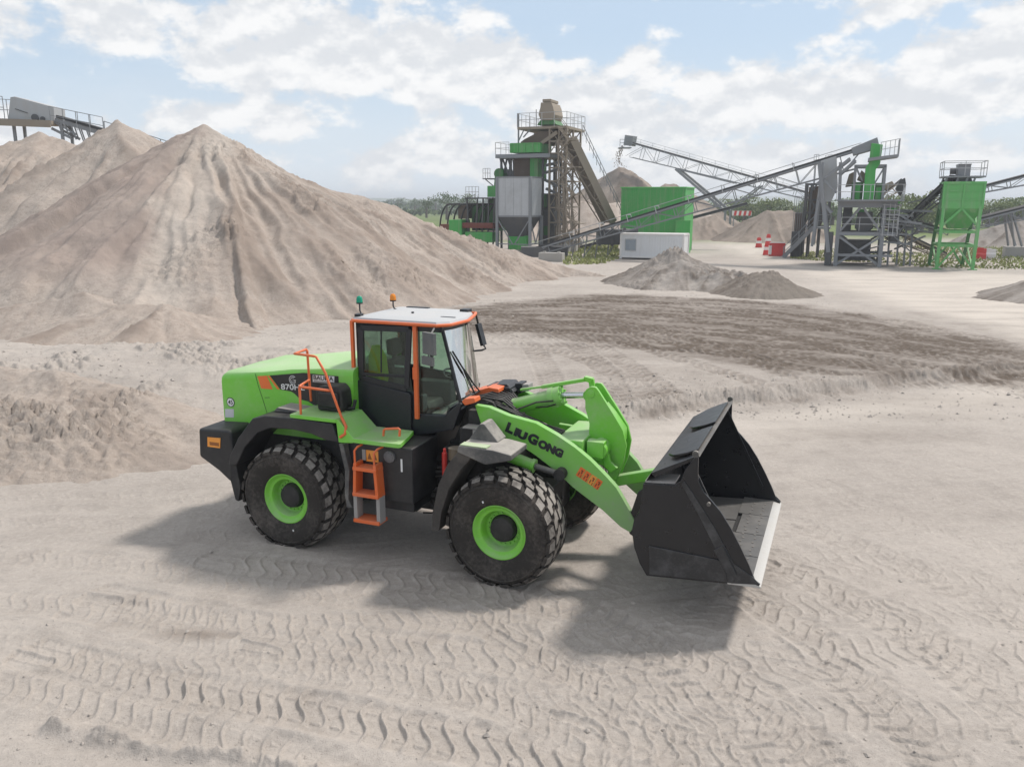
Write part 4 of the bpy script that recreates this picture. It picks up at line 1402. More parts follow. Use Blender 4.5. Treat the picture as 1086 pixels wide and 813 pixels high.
# beacons
def beacon(u, v, uf, vf, col, y):
    top, foot = Pw(u, v, y), Pw(uf, vf, y)
    k = MB()
    k.tube([(top[0] + .06, y, 3.58), (top[0] + .02, y, 3.60), (top[0], y, 3.64), (top[0], y, top[2] - .04)], .012, 7)
    k.lathe([(0, 0), (.05, 0), (.05, .02), (0, .02)], 14, 'z', (top[0], y, top[2] - .05))
    b = k.build('beacon', M_CABBLACK, cabo, smooth=40)
    g = MB()
    g.lathe([(0, .0), (.05, .0), (.048, .05), (.038, .085), (.015, .10), (0, .10)], 16, 'z', (top[0], y, top[2] - .03))
    m, t, bs = mat('beacon_lens')
    bs.inputs['Base Color'].default_value = (*col, 1)
    bs.inputs['Roughness'].default_value = .12
    bs.inputs['Transmission Weight'].default_value = .25
    g.build('beacon_lens', m, b, smooth=50)
beacon(381.2, 318.5, 385, 332, (.0, .34, .20), -.45)
beacon(416.7, 316, 416, 327, (.85, .28, .02), .25)

# ------------------------------------------------ front fender with grey toolbox-like step
for s in (1, -1):
    mb = MB()
    ya, yb = s * 1.46, s * .86
    mb.prism([(2.92, 1.93), (3.34, 1.80), (3.72, 1.90), (3.72, 1.98), (3.46, 2.02), (2.95, 2.03)], ya, yb)
    mb.prism([(2.93, 2.0), (3.11, 2.26), (3.17, 2.27), (3.39, 2.02), (3.30, 1.98)], s * 1.11, s * .80)
    ffd = mb.build('front_fender', M_GREYDUST, loader, bevel=.02)
for s in (1, -1):
    mb = MB()
    mb.prism([(2.97, 2.032), (3.36, 2.028), (3.36, 2.04), (2.97, 2.044)], s * 1.45, s * 1.305)
    mb.build('fender_top', paint('fender_pale_green', (.36, .50, .24), .5, .6, dustcol=(.5, .5, .44)), ffd, smooth=0)
for s in (1, -1):
    mb = MB()
    mb.prism([(2.93, 1.93), (3.14, 1.88), (2.96, 1.66), (2.78, 1.36), (2.66, 1.0), (2.62, .74), (2.50, .72), (2.52, 1.0), (2.62, 1.42), (2.76, 1.72)], s * 1.44, s * .84)
    mb.build('mud_flap', paint('flap_brown', (.045, .04, .036), .75, .7, dustcol=(.17, .15, .13), scale=3), loader, bevel=.012)

# ------------------------------------------------ boom, crank, cylinders
YA = -.66
top = [(503.3, 429.4), (518, 431.7), (538.7, 440.5), (568.2, 448.6), (590.4, 461.2), (610, 474.5), (626, 488), (641.7, 504), (653.5, 517.2), (663.8, 535), (672, 549.7), (674, 557)]
bot = [(668.2, 564.5), (657.9, 558.6), (638.7, 540.8), (607.7, 517.2), (593, 503), (581.5, 493.7), (568.2, 483.3), (553.5, 473.5), (537.2, 465.6), (520, 458), (510, 449.5)]
arm = lps(top, YA) + lps(bot, YA)
for s in (-1, 1):
    mb = MB()
    mb.prism(arm, s * .66, s * .545)
    ar = mb.build('boom_arm', M_BOOM, loader, bevel=.012)
    if s < 0: near_arm = ar
a, b = lp(535.6, 456.9, YA), lp(595.3, 485.8, YA)
dx = Vector((b[0] - a[0], 0, b[1] - a[1]))
up_ = Vector((-dx.z, 0, dx.x)).normalized()
M_LOGO = paint('logo_black', (.010, .014, .02), .4, .12)
bl = Vector((a[0], YA - .004, a[1]))
w_ = dx.length
dn = dx.normalized()
def seg(s_, f0, f1, size):
    text_part('maker_lettering', s_, bl + dn * (w_ * f0), dn, up_, size, M_LOGO, near_arm, .006, .012, fit=w_ * (f1 - f0))
seg('L', 0, .13, .19)
seg('IU', .15, .37, .15)
seg('G', .39, .56, .19)
seg('ONG', .575, 1.0, .15)
# orange warning pictograms
a, b = lp(610.6, 503.5, YA), lp(634.6, 519.8, YA)
dx = Vector((b[0] - a[0], 0, b[1] - a[1])); n_ = dx.normalized(); up_ = Vector((-n_.z, 0, n_.x))
for k in range(4):
    o = Vector((a[0], 0, a[1])) + dx * (k / 4.0)
    w = dx.length / 4 * .90
    q = [o, o + n_ * w, o + n_ * w + up_ * .15, o + up_ * .15]
    d_ = decal('warning_sticker', [(p.x, p.z) for p in q], YA - .001, M_DECALORG if k != 2 else M_REFLECT, near_arm)
    mb = MB()
    c_ = o + n_ * w * .5 + up_ * .05
    for (sx, sy, ww, hh) in ((-.25, -.2, .14, .35), (.05, .1, .22, .22), (.25, -.3, .1, .3), (-.1, .35, .35, .12)):
        e = c_ + n_ * w * sx + up_ * .15 * sy
        qq = [e, e + n_ * w * ww, e + n_ * w * ww + up_ * .15 * hh, e + up_ * .15 * hh]
        qq = [Vector((min(max(p.dot(n_), o.dot(n_) + .004), (o + n_ * w).dot(n_) - .004), 0, min(max(p.dot(up_), o.dot(up_) + .004), o.dot(up_) + .146))) for p in qq]
        mb.prism([((n_ * p.x + up_ * p.z).x, (n_ * p.x + up_ * p.z).z) for p in qq], YA - .0072 - .0006 * sx, YA - .0042)
    mb.build('sticker_symbol', paint('sticker_dark', (.20, .05, .015), .5, .1), d_, smooth=0)
mb = MB()
c1 = lp(606, 466, 0)
mb.box(4.02, 4.42, -.545, .545, 1.68, 2.0)
mb.prism([(3.80, 2.0), (4.45, 1.96), (4.75, 1.75), (4.70, 1.60), (4.3, 1.62), (3.9, 1.75)], -.30, -.22)
mb.prism([(3.80, 2.0), (4.45, 1.96), (4.75, 1.75), (4.70, 1.60), (4.3, 1.62), (3.9, 1.75)], .22, .30)
mb.build('boom_crossmember', M_GREEN, loader, bevel=.02)
mb = MB()
mb.tube([(4.60, -.42, 1.84), (4.60, .42, 1.84)], .135, 20)
mb.box(4.45, 4.70, -.44, -.26, 1.74, 1.98)
mb.box(4.45, 4.70, .26, .44, 1.74, 1.98)
mb.build('crank_pin', M_GREEN, loader, bevel=.015)
crank = lps([(620.4, 417), (621.5, 412.8), (626.5, 410), (631.5, 410.6), (634.6, 414.4), (650.8, 440), (660.4, 456.4), (664, 472.7), (661, 490), (654.5, 507), (648, 514), (643, 508), (645, 495), (634, 484), (624, 470), (625, 449), (620.6, 432.8)], -.17)
for s in (-1, 1):
    mb = MB()
    mb.prism(crank, s * .17, s * .11)
    cr = mb.build('crank_plate', M_GREEN, loader, bevel=.008)
    c = lp(626.5, 417.9, -.17)
    m2 = MB()
    m2.lathe([(0, s * .185), (.03, s * .185), (.055, s * .18), (.06, s * .165)], 18, 'y', (c[0], 0, c[1]))
    m2.build('pin_cap', M_GREEN, cr, smooth=30)
mb = MB()
q = lps([(640, 430), (648, 440), (660, 458), (660, 470), (655, 470), (640, 445)], -.17)
mb.prism(q, -.11, .11)
mb.build('crank_web', M_GREEN, loader)
# tilt cylinder
pc = Vector((*[lp(626.5, 417.9, 0)[0]], 0, lp(626.5, 417.9, 0)[1]))
p0 = Vector((lp(544.2, 431, 0)[0], 0, lp(544.2, 431, 0)[1]))
p1 = Vector((lp(585, 421.5, 0)[0], 0, lp(585, 421.5, 0)[1]))
d = (p1 - p0).normalized()
mb = MB()
mb.tube([p0 - d * .25, p0 - d * .02], .09, 20)
mb.tube([p0 - d * .02, p1], .118, 28)
mb.tube([p1 - d * .01, p1 + d * .07], .155, 28)
mb.tube([p1 + d * .07, p1 + d * .17], .145, 28)
for k in range(8):
    t = R(45 * k + 20)
    e = Vector((0, 1, 0)) * (.125 * math.cos(t)) + d.cross(Vector((0, 1, 0))) * (.125 * math.sin(t))
    mb.tube([p1 + d * .16 + e, p1 + d * .20 + e], .018, 6)
cyl = mb.build('tilt_cylinder', M_GREEN, loader, smooth=40)
mb = MB()
mb.tube([p1 + d * .15, pc - d * .06], .046, 18)
mb.build('piston_rod', M_STEEL, cyl, smooth=40)
mb = MB()
mb.tube([pc - Vector((0, .105, 0)), pc + Vector((0, .105, 0))], .085, 18)
mb.build('rod_eye', M_GREEN, cyl, smooth=40)
mb = MB()
q = [lp(u, v, .05) for u, v in [(552, 413), (575, 410), (600, 406), (622, 402.2)]]
mb.bar((q[0][0], .05, q[0][1]), (q[1][0], .05, q[1][1]), .05, .03)
mb.bar((q[1][0], .05, q[1][1]), (q[3][0], .05, q[3][1]), .10, .05)
e = lp(627, 403, .05); f = lp(628.5, 412, .05)
mb.bar((q[3][0] - .03, .05, q[3][1] + .015), (e[0] + .02, .05, e[1]), .10, .07)
mb.bar((e[0], .05, e[1] + .02), (f[0], .05, f[1]), .08, .06)
mb.build('tilt_indicator', M_GREEN, loader, bevel=.008)
# lift cylinders
for s in (-1, 1):
    y = s * .44
    a = Vector((2.95, y, 1.30)); b = Vector((4.18, y, 1.38))
    a_ = lp(537, 480, -.62); b_ = lp(567, 490.5, -.62); e_ = lp(597, 500, -.62)
    a = Vector((a_[0] - .35, y, a_[1] + .12)); m1 = Vector((b_[0], y, b_[1])); b = Vector((e_[0], y, e_[1]))
    y2 = s * .60
    for v in (a, m1, b): v.y = s * .74
    mb = MB()
    mb.tube([a, m1], .085, 20)
    mb.tube([m1, m1 + (b - m1) * .12], .10, 20)
    lc = mb.build('lift_cylinder', M_GREEN_LOW, loader, smooth=40)
    mb = MB()
    mb.tube([m1, b], .045, 14)
    mb.build('piston_rod', M_WORN, lc, smooth=40)
    mb = MB()
    mb.tube([Vector((b.x, s * .66, b.z)), Vector((b.x, s * .79, b.z))], .085, 18)
    mb.build('rod_eye', M_UNDER, lc, smooth=40)
# hoses along the boom
mb = MB()
for i in range(3):
    y = -.20 - .06 * i
    mb.tube([(2.9, y, 2.38), (3.3, y, 2.24), (3.75, y, 2.08 - .02 * i), (4.05, y, 2.02)], .02, 7)
mb.tube([(3.55, -.08, 2.30), (3.75, -.15, 2.34), (3.9, -.19, 2.40)], .012, 6)
mb.tube([(3.2, -.16, 2.22), (3.6, -.18, 2.40), (3.85, -.16, 2.44)], .014, 6)
for i in range(4):
    y = .1 + .08 * i
    mb.tube([(4.45, y - .25, 1.75), (4.7, y - .25, 1.52), (4.78, y - .25, 1.30)], .02, 6)
mb.build('hoses', M_HOSE, loader, smooth=60)
# link from crank to bucket
mb = MB()
a = lp(648, 510, 0); b = (5.50, 1.52)
mb.bar((a[0], 0, a[1]), (b[0], 0, b[1]), .14, .15)
mb.tube([(a[0], -.16, a[1]), (a[0], .16, a[1])], .10, 16)
mb.build('bucket_link', M_GREEN, loader, bevel=.015)
mb = MB()
a = lp(640, 487, -.1)
mb.prism([lp(640, 481, -.3), lp(645, 480, -.3), lp(648, 490, -.3), lp(655, 496, -.3), lp(648, 501, -.3), lp(641, 494, -.3)], -.32, -.26)
mb.build('stop_bracket', M_GREEN, loader, bevel=.008)
# front end of the machine: work light, orange covers over the articulation
mb = MB()
def pbox(u0, v0, u1, v1, ya, yb, y):
    q = lps([(u0, v0), (u1, v0), (u1, v1), (u0, v1)], y)
    mb.prism(q, ya, yb)
pbox(546, 406.5, 553, 417, .38, .62, .38)
wl = mb.build('work_light', M_CABBLACK, loader, bevel=.012)
mb = MB()
pbox(553.5, 407.5, 560.5, 415, .40, .60, .40)
mb.build('lamp_glass', M_GREYPLATE, wl, bevel=.012)
for (px, ya, yb, nm) in (([(500, 415.5), (518, 410.8), (528.5, 412.5), (529, 416.5), (512, 421.5), (502, 419.5)], -.05, .35, 'orange_cover'), ([(489.5, 426), (492, 422.8), (503, 422), (504, 427), (493, 430)], -.78, -.58, 'orange_cover')):
    mb = MB()
    q = lps(px, ya)
    mb.prism(q, ya, yb)
    mb.build(nm, M_ORANGE, loader, bevel=.012)
mb = MB()
mb.box(2.66, 3.05, .15, .52, 2.30, 2.50)
mb.prism([(2.6, 2.36), (2.75, 2.52), (2.98, 2.54), (3.1, 2.42)], .2, .6)
mb.box(2.62, 2.95, -.45, -.05, 2.33, 2.40)
mb.build('frame_cover', M_CABBLACK, loader, bevel=.015)

# ------------------------------------------------ bucket
BW = 1.52
prof_out = [(5.58, .63), (5.50, .76), (5.42, .97), (5.385, 1.20), (5.41, 1.36), (5.47, 1.45), (5.50, 1.62), (5.52, 1.84), (5.60, 1.98)]
lipx, lipz = 6.165, 2.275
side = [(5.60, .625), (5.52, .76), (5.43, .97), (5.39, 1.20), (5.415, 1.36), (5.475, 1.45), (5.50, 1.62), (5.515, 1.84), (5.90, 1.87), (5.97, 1.93), (6.03, 2.10), (6.155, 2.285), (6.175, 2.25), (6.178, 2.05), (6.20, 1.94), (6.26, 1.83), (6.36, 1.73), (6.47, 1.61), (6.60, 1.42), (6.72, 1.21), (6.84, .98), (6.92, .80), (6.985, .755), (6.96, .735), (6.62, .70)]
bucket = bpy.data.objects.new('bucket', None)
COL.objects.link(bucket)
bucket.parent = loader
for s in (-1, 1):
    mb = MB()
    mb.prism(side, s * BW, s * (BW - .035))
    sp = mb.build('side_plate', M_BUCKET, bucket, bevel=.006)
    mb = MB()
    yy = s * BW
    # wear plate, side cutter and stiffener
    mb.prism([(5.64, .66), (6.60, .73), (6.55, .99), (5.62, 1.04)], yy, yy + s * .022)
    mb.prism([(6.50, .72), (6.66, .72), (6.985, .76), (6.90, .84), (6.66, .98), (6.40, 1.42), (6.12, 1.82), (6.02, 1.95), (5.99, 1.90), (6.22, 1.52), (6.50, 1.02)], yy, yy + s * .014)
    mb.prism([(6.42, 1.12), (6.66, .72), (6.70, .86), (6.52, 1.20)], yy + s * .012, yy + s * .034)
    mb.build('wear_plate', paint('wear_plate_dark', (.022, .023, .026), .35, .55, dustcol=(.17, .165, .165), scale=5), sp, bevel=.004)
    if s > 0:
        continue
mb = MB()
n = len(prof_out)
inner_off = .05
def shell(y0, y1):
    out = [(6.62, .69)] + prof_out
    inn = [(6.62, .74), (5.63, .69), (5.56, .80), (5.48, .99), (5.445, 1.20), (5.47, 1.34), (5.53, 1.43), (5.56, 1.60), (5.58, 1.81), (5.65, 1.93)]
    vs, fs = [], []
    m = len(out)
    for y in (y0, y1):
        vs += [(x, y, z) for x, z in out] + [(x, y, z) for x, z in inn]
    for i in range(m - 1):
        fs.append((i, i + 1, 2 * m + i + 1, 2 * m + i))
        fs.append((m + i + 1, m + i, 3 * m + i, 3 * m + i + 1))
    fs.append((m - 1, 2 * m - 1, 4 * m - 1, 3 * m - 1))
    fs.append((0, 2 * m, 3 * m, m))
    return vs, fs
vs, fs = shell(-BW + .035, BW - .035)
mb.add(vs, fs)
mb.build('bucket_shell', M_BUCKETIN, bucket, smooth=40)
# top plate sloping up to the lip, with the two raised spill guards
mb = MB()
mb.prism([(5.60, 1.98), (5.65, 1.93), (6.17, 2.235), (6.165, 2.275)], -BW + .035, BW - .035)
mb.build('top_plate', M_BUCKET, bucket, bevel=.004)
mb = MB()
mb.prism([(6.12, 2.262), (6.17, 2.236), (6.185, 2.262), (6.168, 2.285)], -BW + .02, BW - .02)
mb.build('lip', M_WORN, bucket)
for (ya, yb) in ((-1.30, -.12), (.10, 1.34)):
    mb = MB()
    q = []
    L_ = yb - ya
    base = Vector((6.13, 0, 2.27)); back = Vector((5.72, 0, 2.085))
    pr = [(0, 0), (0, .35), (.10, .78), (.28, 1.0), (L_ - .24, 1.0), (L_ - .06, .72), (L_, .3), (L_, 0)]
    for dz in (0, .03):
        for (t, k) in pr:
            p = base + (back - base) * k
            q.append((p.x, ya + t, p.z + dz))
    m = len(pr)
    mb.add(q, [tuple(range(m)), tuple(range(2 * m - 1, m - 1, -1))] + [(i, (i + 1) % m, m + (i + 1) % m, m + i) for i in range(m)])
    mb.build('spill_guard', M_BUCKET, bucket, bevel=.008)
for s in (1, -1):
    mb = MB()
    mb.tube([(6.14, s * BW - .03, 2.30), (6.14, s * BW + .03, 2.30)], .04, 14)
    mb.build('lifting_eye', M_WORN, bucket, smooth=40)
    mb = MB()
    mb.tube([(6.33, s * (BW + .03) - .02, 1.70), (6.33, s * (BW + .03) + .02, 1.70)], .025, 10)
    mb.build('plate_pin', M_WORN, bucket, smooth=40)
mb = MB()
mb.prism([(5.53, 1.845), (5.90, 1.875), (5.90, 1.90), (5.53, 1.87)], -BW + .04, -BW + .36)
mb.build('step_plate', M_GREYPLATE, bucket)
# floor plates and cutting edge
mb = MB()
for k in range(3):
    y0, y1 = -BW + .08 + k * .97, -BW + .08 + k * .97 + .93
    mb.prism([(5.72, .705), (6.44, .752), (6.44, .762), (5.72, .715)], y0, y1)
mb.build('floor_plate', M_FLOOR, bucket)
mb = MB()
for k in range(4):
    y0, y1 = -BW + .01 + k * .76, -BW + .01 + k * .76 + .745
    sh = -.06 if k % 2 else .0
    mb.prism([(6.50 + sh, .748), (6.50 + sh, .772), (6.88, .775), (6.88, .745)], y0, y1)
mb.build('edge_segment', M_FLOOR, bucket, bevel=.004)
mb = MB()
mb.prism([(6.60, .700), (6.60, .742), (6.89, .762), (6.995, .732), (6.99, .715)], -BW - .012, BW + .012)
edge = mb.build('cutting_edge', M_EDGE, bucket, bevel=.003)
mb = MB()
for k in range(20):
    y = -BW + .10 + k * .14
    for x in (6.60, 6.76):
        mb.tube([(x + (.02 if k % 2 else 0), y, .772), (x + (.02 if k % 2 else 0), y, .780)], .017, 8)
mb.build('edge_bolts', M_WORN, edge, smooth=30)
# stiffeners inside
mb = MB()
for s in (-1, 1):
    y = s * (BW - .05)
    mb.bar((6.10, y, 2.15), (6.70, y, .98), .03, .03, up=(0, 1, 0))
mb.prism([(5.60, .72), (5.74, .715), (5.60, .85)], -BW + .04, BW - .04)
mb.build('stiffener', M_BUCKET, bucket, bevel=.005)
# brackets at the back
mb = MB()
for y in (-.60, .60, -.10, .10):
    mb.prism([(5.60, .70), (5.45, 1.0), (5.44, 1.55), (5.25, 1.4), (5.12, .95), (5.15, .78), (5.35, .66)] if abs(y) > .3 else [(5.48, 1.25), (5.50, 1.70), (5.42, 1.62), (5.40, 1.42)], y - .04, y + .04)
mb.build('hinge_bracket', M_BUCKET, bucket, bevel=.01)
# ================================================================== THE PLANT BEHIND
M_GALV = paint('galvanised_steel', (.22, .23, .245), .55, .35, dustcol=(.30, .28, .255), scale=.6)
M_GALVL = paint('light_steel', (.40, .41, .42), .55, .35, dustcol=(.38, .35, .32), scale=.6, streak=1.1)
M_DKSTEEL = paint('dark_steel', (.075, .078, .082), .6, .5, dustcol=(.20, .18, .16), scale=.6)
M_TANST = paint('sand_coated_steel', (.27, .225, .175), .8, .6, dustcol=(.36, .31, .25), scale=.5)
M_BELT = paint('conveyor_belt', (.022, .022, .024), .7, .3, dustcol=(.2, .18, .16), scale=.4)
M_PGREEN = paint('plant_green', (.045, .36, .06), .5, .40, dustcol=(.28, .30, .22), scale=.5, streak=1.1)
M_HGREEN = paint('hopper_green', (.10, .40, .10), .5, .40, dustcol=(.32, .35, .26), scale=.7, streak=1.1)
M_DGREEN = paint('deep_green', (.03, .17, .035), .5, .4, dustcol=(.18, .18, .13), scale=.5, streak=1.1)
M_RUST = paint('rusty_red', (.17, .045, .03), .8, .5, dustcol=(.22, .17, .13), scale=.5)
M_CONT = paint('container_white', (.72, .73, .74), .5, .35, dustcol=(.52, .49, .45), scale=.6, streak=.5)
M_WINB = paint('window_bluegrey', (.27, .32, .37), .25, .2, scale=.6)
M_CONC = paint('concrete', (.36, .345, .32), .9, .4, dustcol=(.34, .31, .28), scale=1)
M_SILO = paint('silo_galvanised', (.46, .475, .49), .5, .55, dustcol=(.22, .215, .21), scale=.35, streak=.3)
M_BROWN = paint('brown_screen', (.12, .088, .066), .9, .5, dustcol=(.2, .17, .14), scale=.8)
M_BRED = paint('barrier_red', (.62, .035, .03), .45, .25)
M_BWHITE = paint('barrier_white', (.78, .76, .74), .5, .3)

PY = R(-22)
PA = Vector((math.cos(PY), math.sin(PY), 0))
PB = Vector((-math.sin(PY), math.cos(PY), 0))

class Spot:
    """a thing of the plant: an Empty at its base; local x along the plant, y away from the road"""
    def __init__(s, name, label, cat, u, v, group=None, yaw=PY, depth=None):
        o = gp(u, v) if depth is None else at(u, v, depth)
        s.o = Vector((o[0], o[1], 0))
        s.yaw = yaw
        s.a = Vector((math.cos(yaw), math.sin(yaw), 0))
        s.b = Vector((-math.sin(yaw), math.cos(yaw), 0))
        s.e = thing(name, label, cat, s.o, yaw, group)
    def p(s, u, v, y=0.0):
        d = Vector(ray(u, v))
        C = Vector((0, 0, CAM_H))
        k = (y - (C - s.o).dot(s.b)) / d.dot(s.b)
        P = C + d * k - s.o
        return Vector((P.dot(s.a), y, P.z))
    def x(s, u, v, y=0.0): return s.p(u, v, y).x
    def z(s, u, v, y=0.0): return s.p(u, v, y).z
    def mk(s, mb, name, m, bevel=0.0, parent=None, smooth=35):
        return mb.build(name, m, parent or s.e, bevel=bevel, smooth=smooth)

def rail_mb(mb, pts, h=1.05, n=None, r=.03, posts=True):
    """guard rail above a floor-level polyline"""
    for a, b in zip(pts[:-1], pts[1:]):
        a, b = Vector(a), Vector(b)
        for k in (h, h * .52):
            mb.bar(a + Vector((0, 0, k)), b + Vector((0, 0, k)), r * 1.5)
        m = max(1, int((b - a).length / 1.2)) if n is None else n
        for i in range(m + 1):
            p = a + (b - a) * (i / m)
            mb.bar(p, p + Vector((0, 0, h)), r * 1.5)
    return mb

def conveyor(name, label, P, Q, w=1.0, chord=1.0, bay=1.4, rail=None, m_truss=None, m_belt=None, group=None, cover=None, side_h=.13, cat='conveyor', lower=True):
    """inclined belt conveyor from P (low) to Q: belt with skirts, lattice truss, idlers, walkway rail"""
    P, Q = Vector(P), Vector(Q)
    e = thing(name, label, cat, (P.x, P.y, 0), 0, group)
    O = Vector((P.x, P.y, 0))
    A, B = P - O, Q - O
    d = (B - A).normalized()
    s = Vector((-d.y, d.x, 0)).normalized()
    if s.y < 0: s = -s
    n = s.cross(d)
    if n.z < 0: n = -n
    L = (B - A).length
    mt, mbt = m_truss or M_GALV, m_belt or M_BELT
    mb = MB()
    mb.bar(A + n * .14, B + n * .14, w * .96, .16, up=n)
    mb.build('belt', mbt, e, smooth=0)
    t = MB()
    for k in (-1, 1):
        sd = s * (k * w / 2)
        t.bar(A + sd, B + sd, .10, side_h, up=n)
        if lower:
            t.bar(A + sd - n * chord * .4 + d * .5, B + sd - n * chord - d * .8, .09, .09, up=n)
        m = max(3, int(L / bay))
        for i in range(m):
            f0, f1 = i / m, (i + 1) / m
            if lower:
                c0 = chord * (.4 + .6 * f0); c1 = chord * (.4 + .6 * f1)
                t.bar(A + (B - A) * f0 + sd, A + (B - A) * f0 + sd - n * c0, .06)
                if i % 2: t.bar(A + (B - A) * f0 + sd, A + (B - A) * f1 + sd - n * c1, .05)
                else: t.bar(A + (B - A) * f0 + sd - n * c0, A + (B - A) * f1 + sd, .05)
    m = max(3, int(L / bay))
    for i in range(m + 1):
        c = A + (B - A) * (i / m)
        t.bar(c - s * w / 2, c + s * w / 2, .07)
    t.build('truss', mt, e, smooth=0)
    if rail:
        r = MB()
        for k in ((-1, 1) if rail == 2 else (rail,)):
            sd = s * (k * (w / 2 + .05))
            m = max(2, int(L / 2.2))
            for i in range(m + 1):
                c = A + (B - A) * (i / m) + sd
                r.bar(c, c + Vector((0, 0, 1.0)), .05)
            for hh in (1.0, .55):
                r.bar(A + sd + Vector((0, 0, hh)), B + sd + Vector((0, 0, hh)), .045)
        r.build('hand_rail', M_GALVL, e, smooth=0)
    return e, O, A, B, d, s, n

# ---------------------------------------------------------------- screening tower with the silo in front
T = Spot('storage_silo', 'square grey steel silo on braced legs at the foot of the screening tower', 'silo', 562, 269)
w_ = 3.3
z1, z0 = T.z(561, 187.3), T.z(561, 229.5)
xl = T.x(527.2, 229.5)
mb = MB()
mb.box(xl, 0, 0, w_, z0, z1)
T.mk(mb, 'bin', M_SILO, .03)
mb = MB()
for k in range(1, 4):
    mb.box(xl + (0 - xl) * k / 4 - .008, xl + (0 - xl) * k / 4 + .008, -.012, -.002, z0 + .05, z1 - .05)
mb.box(xl - .05, .05, -.05, w_ + .05, z1 - .10, z1 + .03)
mb.box(xl - .05, .05, -.05, w_ + .05, z0 - .08, z0 + .08)
T.mk(mb, 'bin_frame', M_GALV)
mb = MB()
cx_ = xl / 2
mb.loft([[(xl, 0, z0), (0, 0, z0), (0, w_, z0), (xl, w_, z0)], [(cx_ - .5, w_ / 2 - .5, z0 - 2.6), (cx_ + .5, w_ / 2 - .5, z0 - 2.6), (cx_ + .5, w_ / 2 + .5, z0 - 2.6), (cx_ - .5, w_ / 2 + .5, z0 - 2.6)]])
T.mk(mb, 'outlet_cone', M_DKSTEEL, smooth=0)
for (x, y) in ((xl, 0), (0, 0), (0, w_), (xl, w_)):
    mb = MB()
    mb.box(x - .13, x + .13, y - .13, y + .13, 0, z0 if y else z1)
    T.mk(mb, 'leg', M_GALV)
mb = MB()
mb.bar((xl, 0, z0 - .2), (cx_ - .1, 0, .9), .10); mb.bar((0, 0, z0 - .2), (cx_ + .1, 0, .9), .10)
mb.bar((0, 0, z0 - .2), (0, w_ * .5, .9), .10); mb.bar((0, w_, z0 - .2), (0, w_ * .5, .9), .10)
mb.bar((xl, 0, .9), (0, 0, .9), .1); mb.bar((0, 0, .9), (0, w_, .9), .1)
T.mk(mb, 'brace', M_GALV, smooth=0)
mb = MB()
mb.box(cx_ - .9, cx_ + 1.0, .9, 2.2, .3, 1.7)
T.mk(mb, 'outlet_gate', M_PGREEN, .03)

S = Spot('screening_tower', 'tall tan and green screening tower with stairs, platforms and a feeder box on top', 'screening tower', 596, 262, depth=88)
SX = lambda u, y=0: S.x(u, 200, y)
def sz(v, y=0, u=580): return S.z(u, v, y)
D_ = 6.0
def steel(mb, pts, w=.16): 
    for a, b in pts: mb.bar(a, b, w)
xA, xB, xC = SX(549.5), SX(582.5), SX(600)
# main posts of the lattice
mb = MB()
for x in (xB, (xB + xC) / 2 + .1, xC):
    for y in (0, 2.2, D_ * .8):
        mb.bar((x, y, 0), (x, y, sz(134)), .18 if x != (xB + xC) / 2 + .1 else .13)
for v in (136, 150, 163, 178, 192, 206, 220, 236, 252):
    z = sz(v)
    for y in (0, 2.2, D_ * .8):
        mb.bar((xB, y, z), (xC, y, z), .14)
    mb.bar((xB, 0, z), (xB, D_ * .8, z), .12); mb.bar((xC, 0, z), (xC, D_ * .8, z), .12)
zz = [sz(v) for v in (136, 163, 192, 220, 252)]
for i in range(4):
    for y in (0, 2.2, D_ * .8):
        mb.bar((xB, y, zz[i + (i % 2 == 0)]), (xC, y, zz[i + (i % 2)]), .09)
        mb.bar((xB, y, zz[i]), (xC, y, zz[i + 1]), .07)
    mb.bar((xC, 0, zz[i]), (xC, D_ * .8, zz[i + 1]), .09)
S.mk(mb, 'lattice_frame', M_TANST, smooth=0)
mb = MB()
x0, x1 = SX(549.3), SX(600.8)
z = sz(134)
mb.box(x0, x1, -.2, D_, z - .25, z)
S.mk(mb, 'top_platform', M_TANST)
mb = MB()
rail_mb(mb, [(x0, D_, z), (x0, -.2, z), (x1, -.2, z), (x1, D_, z), (x0, D_, z)], 1.35)
mb.bar((SX(563), 1.5, z), (SX(563), 1.5, sz(114)), .08)
S.mk(mb, 'guard_rail', M_GALVL, smooth=0)
mb = MB()
mb.bar((x0 + .05, 0, sz(166)), (x0 + .05, 0, z + 1.3), .14); mb.bar((x0 + .05, D_ * .8, sz(166)), (x0 + .05, D_ * .8, z), .14)
mb.bar((x0 + .6, 0, sz(145)), (x0 + 1.4, 0, z - .2), .12); mb.bar((x0, 0, sz(150)), (x0 + .7, 0, z - .2), .1)
S.mk(mb, 'upright', M_GALV)
# feeder box on top
mb = MB()
f0, f1 = SX(568.5), SX(584)
mb.prism([(SX(567.5), sz(120)), (f0 + .1, sz(113)), (SX(570), sz(107.5)), (SX(581), sz(107.8)), (SX(583), sz(113)), (SX(584.5), sz(121)), (SX(582), sz(127)), (SX(570), sz(126.5))], .8, 3.6)
mb.box(SX(571), SX(580), 1.0, 3.4, sz(107), sz(106.5) + .25)
S.mk(mb, 'feeder_box', M_TANST, .05)
mb = MB()
mb.prism([(SX(569), sz(126.5)), (SX(583), sz(126.5)), (SX(586), sz(131.5)), (SX(566), sz(131.5))], .9, 3.5)
S.mk(mb, 'feeder_base', M_DGREEN, .03)
